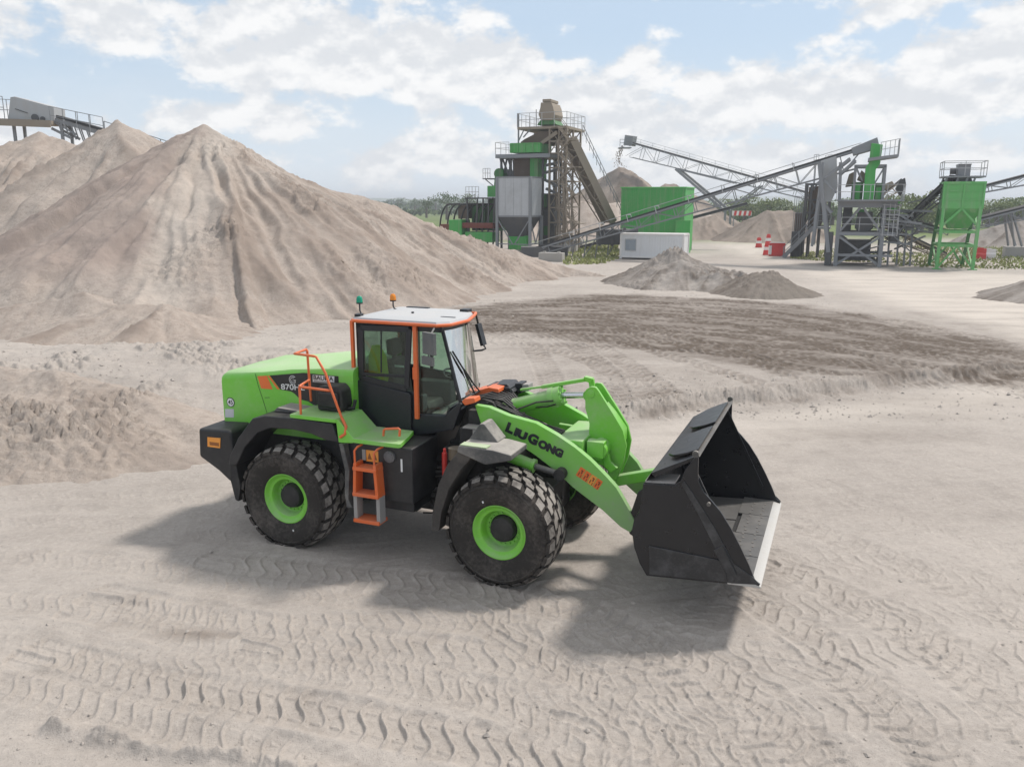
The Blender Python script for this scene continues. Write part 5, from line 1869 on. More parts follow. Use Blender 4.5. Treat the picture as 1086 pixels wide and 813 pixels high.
# sloping screen, green screen box
mb = MB()
mb.prism([(SX(551), sz(150)), (SX(555), sz(147)), (SX(571), sz(139)), (SX(591), sz(139.5)), (SX(576), sz(151)), (SX(574), sz(152.5)), (SX(552), sz(152.5))], .2, 4.2)
S.mk(mb, 'vibrating_screen', M_BROWN, .03)
mb = MB()
mb.bar((SX(574), -.05, sz(152)), (SX(590.5), -.05, sz(140.5)), .2, .35)
S.mk(mb, 'screen_side', M_TANST)
mb = MB()
g0, g1 = SX(541.5, -.9), SX(572.5, -.9)
mb.box(g0, g1, -.9, 2.6, sz(162), sz(152))
for k in range(5):
    x = g0 + (g1 - g0) * k / 4
    mb.box(x - .05, x + .05, -.98, -.9, sz(162), sz(152))
mb.box(g0, g1, -.97, -.9, sz(152.6), sz(151.6)); mb.box(g0, g1, -.97, -.9, sz(162), sz(161))
S.mk(mb, 'screen_box', M_PGREEN)
mb = MB()
m0, m1 = SX(527, -1), SX(584.5, -1)
z = sz(163.5)
mb.box(m0, m1, -1.4, 4.5, z - .38, z)
S.mk(mb, 'middle_platform', M_GALV)
mb = MB()
rail_mb(mb, [(g0, -1.35, z), (m0, -1.35, z), (m0, 4.4, z)], 1.2)
S.mk(mb, 'guard_rail', M_GALVL, smooth=0)
mb = MB()
for (u0, u1) in ((530, 533.5), (532, 540), (537, 533), (541, 539), (538, 544)):
    mb.bar((SX(u0), .2, z - .3), (SX(u1), .2, sz(188)), .16); mb.bar((SX(u0), 3.8, z - .3), (SX(u1), 3.8, sz(188)), .16)
mb.box(SX(531), SX(546), .1, 3.9, sz(187), sz(186))
for u in (531, 541, 575, 582):
    mb.bar((SX(u), .2, 0), (SX(u), .2, z - .3), .2); mb.bar((SX(u), 3.8, 0), (SX(u), 3.8, z - .3), .2)
S.mk(mb, 'support_legs', M_DKSTEEL, smooth=0)
mb = MB()
mb.box(SX(544.5), SX(561), .2, 3.4, sz(190), z - .38)
for k in range(6):
    zz_ = sz(190) + (z - .4 - sz(190)) * (k + .5) / 6
    mb.box(SX(544.3), SX(561.2), .12, .2, zz_ - .05, zz_ + .05)
S.mk(mb, 'lower_screen', M_BROWN)
mb = MB()
mb.box(SX(561.5), SX(570), .1, 2.8, sz(190), z - .38)
mb.box(SX(565), SX(572), .3, 2.4, sz(172), sz(168))
S.mk(mb, 'discharge_chute', M_PGREEN, .04)
mb = MB()
for (u0, v0, u1, v1) in ((575, 175, 590, 172), (574, 183, 590, 179), (573, 190, 588, 197), (576, 200, 592, 207)):
    mb.bar((SX(u0), 1, sz(v0)), (SX(u1), 1, sz(v1)), .5, .25)
S.mk(mb, 'pipework', M_GALV, smooth=0)
# dark machinery low in the tower
mb = MB()
mb.box(SX(566), SX(580), 1.5, 4, sz(262), sz(205))
mb.box(SX(572), SX(584), 1.0, 4, sz(240), sz(224))
S.mk(mb, 'lower_machinery', M_DKSTEEL, .04)
mb = MB()
mb.box(SX(569), SX(577), 1.2, 1.48, sz(250), sz(228)); mb.box(SX(571), SX(575), .9, 3, sz(220), sz(206))
S.mk(mb, 'green_guard', M_DGREEN)
# stairs in a frame on the right
mb = MB()
s0, s1 = SX(592, -1.2), SX(613, -1.2)
levels = [sz(v) for v in (258, 236, 220, 206, 192, 178, 163, 150, 136)]
for k in range(len(levels) - 1):
    t0 = k / 8 * .55
    a, b = (s0, s1 - (s1 - s0) * t0)
    p, q = ((a, b) if k % 2 == 0 else (b, a))
    for y in (-1.6, -.8):
        mb.bar((p, y, levels[k]), (q, y, levels[k + 1]), .05, .12)
        mb.bar((p, y, levels[k] + 1.0), (q, y, levels[k + 1] + 1.0), .05)
    for i in range(9):
        f = i / 9
        mb.box(p + (q - p) * f - .1, p + (q - p) * f + .1, -1.6, -.8, levels[k] + (levels[k + 1] - levels[k]) * f, levels[k] + (levels[k + 1] - levels[k]) * f + .03)
    mb.box(min(q, q + (.8 if q == b else -.8)), max(q, q + (.8 if q == b else -.8)), -1.7, -.7, levels[k + 1] - .06, levels[k + 1])
S.mk(mb, 'stairs', M_TANST, smooth=0)
mb = MB()
for u0, u1, v0 in ((606, 616, 196), (603, 611, 196), (597, 601, 150)):
    for y in (-1.8, -.6):
        mb.bar((SX(u0), y, sz(v0)), (SX(u1), y, 0), .10)
for v in (196, 208, 221, 234, 247):
    mb.bar((SX(598), -1.8, sz(v)), (SX(606 + (v - 196) * .17), -1.8, sz(v)), .08)
S.mk(mb, 'stair_frame', M_TANST, smooth=0)

P_, Q_ = at(646.5, 236, 92), at(603, 147, 89)
cv, O, A, B, d, s, n = conveyor('inclined_conveyor', 'steep tan conveyor leaning against the right side of the screening tower', P_, Q_, 1.5, 1.6, 1.5, rail=None, m_truss=M_TANST, m_belt=M_TANST, side_h=.9, group=None)
mb = MB()
for k in (1.0, .5):
    mb.bar(A + s * -.9 + Vector((.9, 0, k + .3)), B + s * -.9 + Vector((.9, 0, k + .3)), .05)
for i in range(13):
    c = A + (B - A) * (i / 12) + s * -.9 + Vector((.9, 0, .2))
    mb.bar(c, c + Vector((0, 0, 1.1)), .05)
mb.build('walkway_rail', M_GALV, cv, smooth=0)

# ---------------------------------------------------------------- green machines and hoops, left of the silo
G = Spot('hoop_machine', 'green washing machine under a row of black bent hoops behind the sand ridge', 'washing machine', 500, 262, depth=90)
gx = lambda u, y=0: G.x(u, 230, y)
gz_ = lambda v, y=0: G.z(500, v, y)
for k in range(8):
    mb = MB()
    u0 = 466.5 + k * 7.0
    x = gx(u0)
    zb, zt = gz_(243), gz_(216.5)
    pts = []
    for i in range(13):
        t = i / 12
        pts.append((x + 1.25 * (1 - math.cos(t * math.pi * .5)), (k % 2) * .2, zb + (zt - zb) * math.sin(t * math.pi * .5)))
    pts += [(x + 2.4, (k % 2) * .2, zt), (x + 2.4, 3.2, zt - .3), (x + 2.4, 3.2, zb)]
    mb.tube(pts, .09, 7)
    G.mk(mb, 'hoop', M_BELT)
for nm_, bx_ in (('feed_box', (481, 494.5, -1.2, 1.0, 252, 233)), ('sump_tank', (497, 526, -1.0, 1.0, 256, 245.5)), ('side_tank', (470, 480, .6, 1.8, 256, 240)), ('motor_cover', (512, 523, 1.2, 3.4, 209, 197))):
    mb = MB()
    mb.box(gx(bx_[0]), gx(bx_[1]), bx_[2], bx_[3], gz_(bx_[4]), gz_(bx_[5]))
    G.mk(mb, nm_, M_PGREEN, .05)
mb = MB()
mb.box(gx(496), gx(510), 1.0, 3.0, gz_(245), gz_(217)); mb.box(gx(514), gx(526), .8, 3.0, gz_(245), gz_(211))
mb.tube([(gx(523), 1.5, gz_(184)), (gx(523), 3.5, gz_(184))], .55, 16)
mb.prism([(gx(517.5), gz_(197)), (gx(519), gz_(180)), (gx(527), gz_(179)), (gx(529), gz_(200)), (gx(527), gz_(211)), (gx(520), gz_(211))], 1.6, 3.6)
G.mk(mb, 'drum_housing', M_DGREEN, .05)
mb = MB()
mb.box(gx(494.8), gx(527), -1.1, 1.1, gz_(241.5), gz_(236)); mb.box(gx(468), gx(482), -.3, 1.1, gz_(244), gz_(238))
G.mk(mb, 'red_beam', M_RUST, .02)
mb = MB()
mb.box(gx(485), gx(495), .2, 2.5, gz_(232), gz_(218))
G.mk(mb, 'motor_box', M_BROWN, .04)
mb = MB()
for u in (500, 507, 513, 519, 525):
    mb.bar((gx(u), -.6, 0), (gx(u + (2 if u % 2 else -2)), -.6, gz_(210)), .14)
mb.box(gx(497), gx(526), -1, 3, gz_(211), gz_(209.5))
mb.box(gx(508), gx(518), 1, 3, gz_(190), gz_(189))
mb.bar((gx(509), 1.5, gz_(190)), (gx(519), 2, gz_(200)), .1)
G.mk(mb, 'walkway', M_DKSTEEL, smooth=0)
mb = MB()
rail_mb(mb, [(gx(498.5), -1, gz_(209.5)), (gx(512), -1, gz_(209.5))], 1.1, n=4)
rail_mb(mb, [(gx(508.5), 1, gz_(189)), (gx(516), 1, gz_(189))], 1.0, n=3)
G.mk(mb, 'guard_rail', M_GALVL, smooth=0)

# ---------------------------------------------------------------- shed and container
H = Spot('green_shed', 'plain bright green sheet-metal shed behind the white container', 'shed', 733, 268, depth=86)
hx = lambda u, y=0: H.x(u, 240, y)
hz = lambda v, y=0: H.z(700, v, y)
x0, x1 = hx(658.0), hx(725.5)
mb = MB()
mb.box(x0, x1, 0, 5.0, 0, hz(199.5))
m = M_PGREEN
for k in range(34):
    x = x0 + (x1 - x0) * (k + .5) / 34
    mb.box(x - .03, x + .03, -.035, 0, .1, hz(200.5))
H.mk(mb, 'wall', M_PGREEN)
mb = MB()
for v in (212, 226):
    mb.box(x0, x1, -.045, -.036, hz(v) - .03, hz(v) + .03)
for f in (.25, .5, .75):
    x = x0 + (x1 - x0) * f
    mb.box(x - .03, x + .03, -.048, -.038, .1, hz(200.5))
H.mk(mb, 'sheet_joints', M_PGREEN)
mb = MB()
mb.box(x0 - .1, x1 + .1, -.12, 5.1, hz(199.5), hz(198.2))
H.mk(mb, 'roof', paint('shed_trim', (.07, .45, .08), .5, .4), .02)
mb = MB()
mb.box(hx(718), hx(733.5), -.8, -.05, 0, hz(234))
mb.box(hx(717.7), hx(733.8), -.84, -.02, hz(234), hz(233.3))
H.mk(mb, 'lean_to', M_PGREEN, .02)

K = Spot('site_container', 'white site container with a blue-grey window, half behind the rough heap', 'container', 721, 276, depth=75)
kx = lambda u, y=0: K.x(u, 262, y)
kz = lambda v, y=0: K.z(690, v, y)
x0, x1 = kx(658.5), kx(724.5)
zt = kz(248.6)
mb = MB()
mb.box(x0, x1, 0, 2.44, .12, zt)
for k in range(22):
    x = x0 + .25 + (x1 - x0 - .5) * k / 21
    mb.box(x - .05, x + .05, -.025, 0, .25, zt - .22)
K.mk(mb, 'wall', M_CONT)
mb = MB()
for x in (x0, x1):
    for y in (0, 2.44):
        mb.box(x - .09, x + .09, y - .08, y + .08, 0, zt + .02)
for z in (.12, zt - .08):
    mb.box(x0, x1, -.06, .04, z, z + .16); mb.box(x0, x1, 2.40, 2.50, z, z + .16)
    mb.box(x0 - .06, x0 + .04, 0, 2.44, z, z + .16); mb.box(x1 - .04, x1 + .06, 0, 2.44, z, z + .16)
mb.box(x0, x1, 0, 2.44, zt, zt + .06)
K.mk(mb, 'corner_frame', M_BWHITE, .01)
mb = MB()
mb.box(kx(663.5), kx(674), -.045, -.02, kz(265.5), kz(254.5))
wn = K.mk(mb, 'window', M_WINB)
mb = MB()
a, b, c, e = kx(663.5), kx(674), kz(265.5), kz(254.5)
for (p, q, r_, t) in ((a - .06, b + .06, e, e + .07), (a - .06, b + .06, c - .07, c), (a - .07, a, c, e), (b, b + .07, c, e)):
    mb.box(p, q, -.06, -.02, r_, t)
K.mk(mb, 'window_frame', M_GALVL, parent=wn)

# ---------------------------------------------------------------- the long conveyor up to the right-hand tower
P_, Q_ = at(566, 265.5, 80), at(915, 158, 69)
cv, O, A, B, d, s, n = conveyor('long_conveyor', 'long grey lattice conveyor rising from the silo past the green shed to the right tower', P_, Q_, 1.15, 1.35, 1.7, rail=None, cat='conveyor')
mb = MB()
for f in (.14, .24, .33, .42, .52, .62, .72, .82):
    c = A + (B - A) * f
    for k in (-1, 1):
        mb.bar(c + s * (k * .75) - n * .1, c + s * (k * .75) + n * .55, .06)
    mb.bar(c - s * .75 + n * .55, c + s * .75 + n * .55, .06)
mb.bar(A - s * .62 + n * .62, B - s * .62 + n * .45, .05)
mb.build('return_guides', M_GALVL, cv, smooth=0)
for f, sp in ():
    mb = MB()
    c = A + (B - A) * f - n * 1.0
    for k in (-1, 1):
        for j in (-1, 1):
            mb.bar(c + s * (k * .55), Vector((c.x + j * sp, c.y, 0)) + s * (k * .8), .14)
        mb.bar(c + s * (k * .6) + Vector((-sp * .5, 0, -c.z * .5)), c + s * (k * .6) + Vector((sp * .5, 0, -c.z * .5)), .09)
    mb.build('trestle', M_GALV, cv, smooth=0)
mb = MB()
h0, h1 = B - d * .8, B + d * 1.2
mb.loft([[h0 + s * a - n * .3 + n * b for a, b in ((-.7, 0), (.7, 0), (.7, .6), (-.7, .6))], [h1 + s * a - n * .35 + n * b for a, b in ((-.7, 0), (.7, 0), (.7, .85), (-.7, .85))]])
mb.build('head_cover', M_GALV, cv, bevel=.03)
mb = MB()
mb.box(A.x - 1.2, A.x + 3.2, A.y - 1.0, A.y + 1.2, A.z - .7, A.z + .35)
mb.build('tail_box', M_DKSTEEL, cv, bevel=.03)
mb = MB()
for i in range(8):
    x = A.x - .8 + i * 1.1
    mb.bar((x, A.y - .9, 0), (x + .3, A.y - .9, A.z + .25 * i + .1), .10)
    if i % 2: mb.bar((x, A.y - .9, 0), (x + 1.2, A.y - .9, A.z + .25 * i), .08)
mb.build('tail_legs', M_GALV, cv, smooth=0)
mb = MB()
mb.box(A.x + 6.0, A.x + 9.6, A.y - 1.4, A.y + .8, A.z + .6, A.z + 2.0)
for i in range(4):
    mb.box(A.x + 6.0 + i * 1.15, A.x + 6.25 + i * 1.15, A.y - 1.5, A.y - 1.4, A.z + .5, A.z + 2.2)
mb.build('feed_box', M_DKSTEEL, cv, bevel=.03)
conveyor('low_conveyor', 'thin dark conveyor low to the ground behind the green shed', at(588, 270, 93), at(792, 216.5, 92), .7, .6, 1.6, lower=False, m_truss=M_DKSTEEL)

# stacker in the distance with its falling sand
P_, Q_ = at(862, 206.5, 132), at(669, 151.5, 150)
cv, O, A, B, d, s, n = conveyor('stacker_conveyor', 'far grey stacker conveyor pointing up left over the brown sand cone', P_, Q_, 1.3, 2.3, 2.6, rail=-1, cat='conveyor')
mb = MB()
mb.bar(B - d * .6 + n * .4, B + d * 1.0 + n * .2, 1.6, 1.7, up=n)
mb.build('head_box', M_GALV, cv, bevel=.04)
mb = MB()
rail_mb(mb, [B + Vector((-.3, -1, -.7)), B + Vector((-2.0, -1, -.7))], 1.2, n=2, r=.05)
mb.box(B.x - 2.1, B.x, B.y - 1.2, B.y + 1.2, B.z - .95, B.z - .8)
mb.build('head_platform', M_GALV, cv, smooth=0)
mb = MB()
c = A + (B - A) * .70 - n * 2.0
e_ = at(772, 224, 140) - np.array(O)
for k in (-1, 1):
    mb.bar(c + s * k * .8, Vector(e_) + s * k * 1.2, .40)
    mb.bar(c + s * k * .6, A + (B - A) * .38 - n * 1.6 + s * k * .6, .16)
    mb.bar(Vector(e_) + s * k * 1.2, Vector((e_[0], e_[1], 0)) + s * k * 1.2, .3)
    mb.bar(Vector(e_) + s * k * 1.2, A + (B - A) * .25 - n * .8 + s * k * .6, .2)
mb.build('stacker_legs', M_GALV, cv, smooth=0)
rnd = random.Random(5)
mb = MB()
hd = at(660.5, 155, 150); tp = at(658.3, 177, 150)
for i in range(150):
    f = rnd.random()
    sp = .18 + f * .35
    p = Vector(hd) * (1 - f) + Vector(tp) * f + Vector((rnd.gauss(0, sp), rnd.gauss(0, sp), 0)) + Vector((-.6 * math.sin(f * 3.1), 0, 0))
    r_ = rnd.uniform(.03, .075)
    mb.add([(p.x - r_, p.y, p.z), (p.x + r_, p.y, p.z), (p.x, p.y + r_, p.z - r_ * 2), (p.x, p.y, p.z + r_ * 3)], [(0, 1, 3), (1, 2, 3), (2, 0, 3), (0, 2, 1)])
tag(mb.build('falling_sand', M_FARPILE, smooth=0), kind='stuff')
# a lone mast
mb = MB()
b_ = gp(727, 232)
mb.tube([(b_[0], 140, 0), (b_[0], 140, 11.5)], .09, 6)
# ---------------------------------------------------------------- the right-hand crushing tower
Rr = Spot('crushing_tower', 'grey braced steel tower with a green chute, fed by the long conveyor', 'crushing tower', 889, 281, depth=68.5)
rx = lambda u, y=0, v=240: Rr.x(u, v, y)
rz_ = lambda v, y=0, u=912: Rr.z(u, v, y)
xl, xr = rx(889), rx(936.5)
rx = lambda u, y=0, v=200: Rr.x(u, v, y)
Dp = 4.6
zP, zM, zT = rz_(213), rz_(248), rz_(176)
for (x, y) in ((xl, 0), (xr, 0), (xl, Dp), (xr, Dp)):
    mb = MB()
    mb.box(x - .15, x + .15, y - .15, y + .15, 0, zP)
    Rr.mk(mb, 'post', M_GALV)
mb = MB()
for y in (0, Dp):
    for z, h in ((zP - .28, .5), (zM, .30), (.9, .2)):
        mb.box(xl, xr + .9, y - .12, y + .12, z - h / 2, z + h / 2)
for x in (xl, xr):
    for z in (zP - .28, zM):
        mb.box(x - .12, x + .12, 0, Dp, z - .2, z + .2)
Rr.mk(mb, 'beam', M_GALV)
mb = MB()
xm = (xl + xr) / 2
for y in (0, Dp):
    mb.bar((xm, y, zP - .4), (xl + .15, y, zM + .2), .17); mb.bar((xm, y, zP - .4), (xr - .15, y, zM + .2), .17)
    mb.bar((xl + .1, y, zM - .2), (xr - .1, y, .15), .17); mb.bar((xr - .1, y, zM - .2), (xl + .1, y, .15), .17)
for x in (xl, xr):
    mb.bar((x, 0, zM - .2), (x, Dp, .2), .14); mb.bar((x, 0, zP - .4), (x, Dp, zM), .14)
Rr.mk(mb, 'brace', M_GALV, smooth=0)
mb = MB()
mb.box(xl - .3, xr + 1.3, -.9, Dp + .4, zP - .02, zP + .10)
Rr.mk(mb, 'platform', M_GALV)
mb = MB()
rail_mb(mb, [(xl - .3, -.88, zP + .1), (xr + 1.3, -.88, zP + .1), (xr + 1.3, Dp, zP + .1)], 1.15)
Rr.mk(mb, 'guard_rail', M_GALVL, smooth=0)
mb = MB()
rail_mb(mb, [(xl + .2, -.1, zM + .2), (xr + 1.0, -.1, zM + .2)], 1.1)
Rr.mk(mb, 'guard_rail', M_GALVL, smooth=0)
mb = MB()
z = rz_(168)
rail_mb(mb, [(rx(930), -.5, z), (rx(949.5), -.5, z + .25), (rx(949.5), 2.0, z + .25)], 1.15, n=4)
Rr.mk(mb, 'guard_rail', M_GALVL, smooth=0)
mb = MB()
mb.prism([(rx(918), z - .25), (rx(949.5), z + .05), (rx(949.5), z + .25), (rx(918), z)], -.6, 2.0)
Rr.mk(mb, 'head_platform', M_GALV)
mb = MB()
for u in (905.5, 937):
    for y in (.2, 3.4):
        mb.bar((rx(u), y, zP), (rx(u), y, zT), .2)
for y in (.2, 3.4):
    mb.bar((rx(904), y, zT), (rx(938), y, zT), .2)
    mb.bar((rx(937), y, zT), (rx(927), y, rz_(195)), .1)
    mb.bar((rx(905.5), y, zT), (rx(914), y, rz_(192)), .1)
for u in (905.5, 937):
    mb.bar((rx(u), .2, zT), (rx(u), 3.4, zT), .18)
Rr.mk(mb, 'upper_frame', M_GALV, smooth=0)
mb = MB()
mb.prism([(rx(916.5), rz_(212)), (rx(916), rz_(178)), (rx(919), rz_(173)), (rx(920), rz_(152)), (rx(932), rz_(154)), (rx(931), rz_(174)), (rx(927), rz_(180)), (rx(927.5), rz_(212))], .0, 1.8)
Rr.mk(mb, 'chute', M_PGREEN, .03)
mb = MB()
mb.box(rx(903), rx(915.5), .6, 3.2, zP + .1, rz_(193)); mb.box(rx(928.5), rx(936), .6, 3.2, zP + .1, rz_(194))
Rr.mk(mb, 'crusher_housing', M_DGREEN, .04)
mb = MB()
mb.box(rx(938), rx(953), .2, 2.8, rz_(223), rz_(214.5))
mb.box(rx(940), rx(956), -.1, .2, rz_(216), rz_(213.5))
Rr.mk(mb, 'screen_box', M_PGREEN, .04)
mb = MB()
mb.prism([(rx(868), rz_(170)), (rx(884), rz_(165)), (rx(888), rz_(198)), (rx(882), rz_(214)), (rx(876), rz_(214))], .2, 1.8)
Rr.mk(mb, 'transfer_chute', M_GALVL, .03)
mb = MB()
mb.box(rx(907), rx(912.5), .4, .6, zP + .1, rz_(196)); mb.box(rx(929), rx(934.5), .4, .6, zP + .1, rz_(199))
mb.box(rx(911), rx(919), .8, 2.4, rz_(235), rz_(222))
Rr.mk(mb, 'side_panel', M_PGREEN, .02)
mb = MB()
mb.prism([(rx(896), rz_(198)), (rx(899), rz_(184)), (rx(905), rz_(181)), (rx(908), rz_(196))], 1.5, 4)
mb.prism([(rx(908), rz_(190)), (rx(912), rz_(180)), (rx(917), rz_(184)), (rx(917), rz_(194))], 1.2, 4)
mb.prism([(rx(936), rz_(196)), (rx(946), rz_(192)), (rx(949), rz_(196)), (rx(940), rz_(202))], 1, 4)
Rr.mk(mb, 'tan_guard', M_TANST, .03)
mb = MB()
mb.prism([(rx(910), rz_(242)), (rx(912), rz_(225)), (rx(928), rz_(225)), (rx(930), rz_(242)), (rx(926), rz_(246)), (rx(914), rz_(246))], .6, 3.4)
mb.box(rx(896), rx(906), 1.2, 4, rz_(246), rz_(216))
mb.box(rx(880.5), rx(887.5), -.3, 2.0, .02, rz_(247))
mb.box(rx(894), rx(930), 2.6, 4.4, .3, rz_(256))
Rr.mk(mb, 'lower_hopper', M_DKSTEEL, .04)
for k in range(7):
    pass
mb = MB()
for u0, v0, u1, v1 in ((867, 172, 884, 268), (871, 172, 866, 262), (889, 172, 891, 214), (873, 190, 887, 204), (869, 210, 884, 226), (905, 170, 889, 185), (899, 168, 866, 195)):
    for y in (-.4, 2.4):
        mb.bar((rx(u0), y, rz_(v0)), (rx(u1), y, max(0, rz_(v1))), .30 if u0 == 867 else .20)
Rr.mk(mb, 'conveyor_bent', M_GALV, smooth=0)
mb = MB()
rnd = random.Random(9)
for i in range(26):
    x0_, z0_ = rx(rnd.uniform(940, 975)), rz_(rnd.uniform(214, 268))
    mb.bar((x0_, rnd.uniform(0, 5), z0_), (x0_ + rnd.uniform(-1.5, 2.2), rnd.uniform(0, 5), max(.1, z0_ + rnd.uniform(-1.6, 1.2))), rnd.choice((.09, .12, .16)))
for u in (941, 950, 960, 968, 975):
    mb.bar((rx(u), 2.0, 0), (rx(u - 1), 2.0, rz_(238)), .15)
for v in (226, 236, 246, 256):
    mb.bar((rx(938), 1.0, rz_(v)), (rx(972), 1.0, rz_(v + 3)), .14)
Rr.mk(mb, 'transfer_frame', M_GALV, smooth=0)
mb = MB()
mb.box(rx(950), rx(958), 1.0, 3.0, rz_(258), rz_(240))
Rr.mk(mb, 'transfer_box', M_DKSTEEL, .03)
mb = MB()
mb.prism([(rx(952), rz_(200)), (rx(955), rz_(191)), (rx(961), rz_(188)), (rx(963), rz_(196)), (rx(958), rz_(208))], 3, 5)
Rr.mk(mb, 'tipped_guard', M_DKSTEEL, .03)
mb = MB()
for v in (217, 222, 227, 232, 240, 248):
    mb.bar((rx(938), -.3, rz_(v)), (rx(956), -.3, rz_(v + 1)), .05)
for u in (940, 946, 951, 956):
    mb.bar((rx(u), -.3, rz_(250)), (rx(u), -.3, rz_(216)), .05)
Rr.mk(mb, 'stair_rail', M_GALVL, smooth=0)

# stair block in front and dark hopper house left of the tower
E_ = Spot('stair_house', 'dark steel frame with a grey access stair left of the crushing tower', 'access stair', 832, 271.5, depth=78)
ex = lambda u, y=0: E_.x(u, 250, y)
ez = lambda v, y=0: E_.z(850, v, y)
mb = MB()
for y in (0, .9):
    mb.bar((ex(832), y, 0.05), (ex(862), y, ez(241)), .10, .38)
    for hh in (1.0, .5):
        mb.bar((ex(832), y, hh), (ex(862), y, ez(241) + hh), .05)
    for i in range(5):
        f = i / 4
        c = Vector((ex(832) + (ex(862) - ex(832)) * f, y, ez(241) * f))
        mb.bar(c, c + Vector((0, 0, 1.0)), .05)
for i in range(14):
    f = (i + .5) / 14
    c = Vector((ex(832) + (ex(862) - ex(832)) * f, 0, ez(241) * f))
    mb.box(c.x - .14, c.x + .14, 0, .9, c.z, c.z + .04)
E_.mk(mb, 'stairs', M_GALV, smooth=0)
mb = MB()
mb.box(ex(861), ex(880), -.2, 2.4, ez(242.5), ez(240.5))
rail_mb(mb, [(ex(862), -.2, ez(240.5)), (ex(880), -.2, ez(240.5))], 1.1, n=4)
E_.mk(mb, 'landing', M_GALV, smooth=0)
mb = MB()
rail_mb(mb, [(ex(839), 1.6, ez(246)), (ex(848), 1.6, ez(246))], 3.2, n=4)
E_.mk(mb, 'cage', M_GALV, smooth=0)
mb = MB()
for u in (850, 856, 867, 876):
    for y in (1.6, 4.4):
        mb.bar((ex(u), y, 0), (ex(u), y, ez(194)), .18)
for v in (195, 212, 226, 241):
    for y in (1.6, 4.4):
        mb.bar((ex(850), y, ez(v)), (ex(876), y, ez(v)), .16)
for a, b in (((850, 241), (867, 206)), ((876, 241), (856, 212)), ((850, 212), (862, 195))):
    mb.bar((ex(a[0]), 1.6, ez(a[1])), (ex(b[0]), 1.6, ez(b[1])), .14)
E_.mk(mb, 'frame', M_DKSTEEL, smooth=0)
mb = MB()
mb.prism([(ex(853), ez(198)), (ex(874), ez(196)), (ex(872), ez(232)), (ex(868), ez(240)), (ex(858), ez(240)), (ex(853), ez(226))], 1.9, 4.2)
mb.box(ex(840), ex(850), 1.8, 3.6, ez(247), ez(226))
E_.mk(mb, 'machine_body', M_BROWN, .05)
mb = MB()
mb.box(ex(838.5), ex(849), 1.0, 1.7, 0.05, ez(246))
E_.mk(mb, 'lower_cabinet', M_DKSTEEL, .03)
mb = MB()
rail_mb(mb, [(ex(856), 2, ez(175)), (ex(861), 2, ez(174.5))], .95, n=2)
mb.bar((ex(858), 2, ez(175)), (ex(858), 2, ez(195)), .16)
rail_mb(mb, [(ex(868), 2, ez(174)), (ex(875), 2, ez(173))], .8, n=2)
mb.bar((ex(871), 2, ez(173)), (ex(871), 2, ez(195)), .16)
E_.mk(mb, 'lookout_rail', M_GALVL, smooth=0)

# ---------------------------------------------------------------- green hopper on legs
Q = Spot('green_hopper', 'light green storage hopper on four braced legs with a railed platform on top', 'hopper', 1012, 286.5, depth=65)
qx = lambda u, y=0, v=220: Q.x(u, v, y)
qz = lambda v, y=0, u=1015: Q.z(u, v, y)
Wd = 3.6
x0, x1 = qx(999.5), qx(1042)
zt, zb = qz(193), qz(221)
mb = MB()
mb.box(x0, x1, 0, Wd, zb, zt)
for k in range(1, 3):
    z = zb + (zt - zb) * k / 3
    mb.box(x0 - .05, x1 + .05, -.06, Wd + .06, z - .05, z + .05)
mb.box(x0 - .09, x1 + .09, -.09, Wd + .09, zt - .14, zt + .03)
for x in (x0, (x0 + x1) / 2, x1):
    mb.box(x - .07, x + .07, -.08, 0, zb, zt)
Q.mk(mb, 'bin', M_HGREEN)
mb = MB()
cx_ = (x0 + x1) / 2
mb.loft([[(x0, 0, zb), (x1, 0, zb), (x1, Wd, zb), (x0, Wd, zb)], [(cx_ - .7, Wd / 2 - .6, qz(243)), (cx_ + .7, Wd / 2 - .6, qz(243)), (cx_ + .7, Wd / 2 + .6, qz(243)), (cx_ - .7, Wd / 2 + .6, qz(243))]])
Q.mk(mb, 'outlet_cone', M_HGREEN, smooth=0)
tops = [(x0 + .1, .1), (x1 - .1, .1), (x0 + .1, Wd - .1), (x1 - .1, Wd - .1)]
feet = [(qx(992.5, 0, 286), -.3), (qx(1030.5, 0, 286), -.3), (qx(985, Wd, 282), Wd + .1), (qx(1020, Wd, 282), Wd + .1)]
for (a, b) in zip(tops, feet):
    mb = MB()
    mb.bar((a[0], a[1], zb + .3), (b[0], b[1], 0), .24)
    mb.box(b[0] - .3, b[0] + .3, b[1] - .3, b[1] + .3, 0, .08)
    Q.mk(mb, 'leg', M_HGREEN if a[1] < 1 else M_DGREEN, smooth=0)
def lerp(i, z):
    a, b = tops[i], feet[i]
    f = (zb + .3 - z) / (zb + .3)
    return Vector((a[0] + (b[0] - a[0]) * f, a[1] + (b[1] - a[1]) * f, z))
mb = MB()
for z in (qz(246), qz(260.5)):
    for i, j in ((0, 1), (2, 3), (0, 2), (1, 3)):
        mb.bar(lerp(i, z), lerp(j, z), .18)
for i, j in ((0, 1), (2, 3)):
    a, b = lerp(i, qz(240)), lerp(j, qz(240))
    m_ = (lerp(i, zb) + lerp(j, zb)) / 2
    mb.bar(a, m_, .16); mb.bar(b, m_, .16)
    m_ = (lerp(i, qz(261)) + lerp(j, qz(261))) / 2
    mb.bar(lerp(i, .1), m_ , .12); mb.bar(lerp(j, .1), m_, .12)
for i, j in ((0, 2), (1, 3)):
    mb.bar(lerp(i, .1), lerp(j, qz(261)), .11); mb.bar(lerp(i, qz(246)), lerp(j, zb), .11)
Q.mk(mb, 'brace', M_HGREEN, smooth=0)
mb = MB()
zp = qz(186.5)
p0, p1 = qx(997), qx(1042.5)
mb.box(p0, p1, .2, Wd, zp - .12, zp)
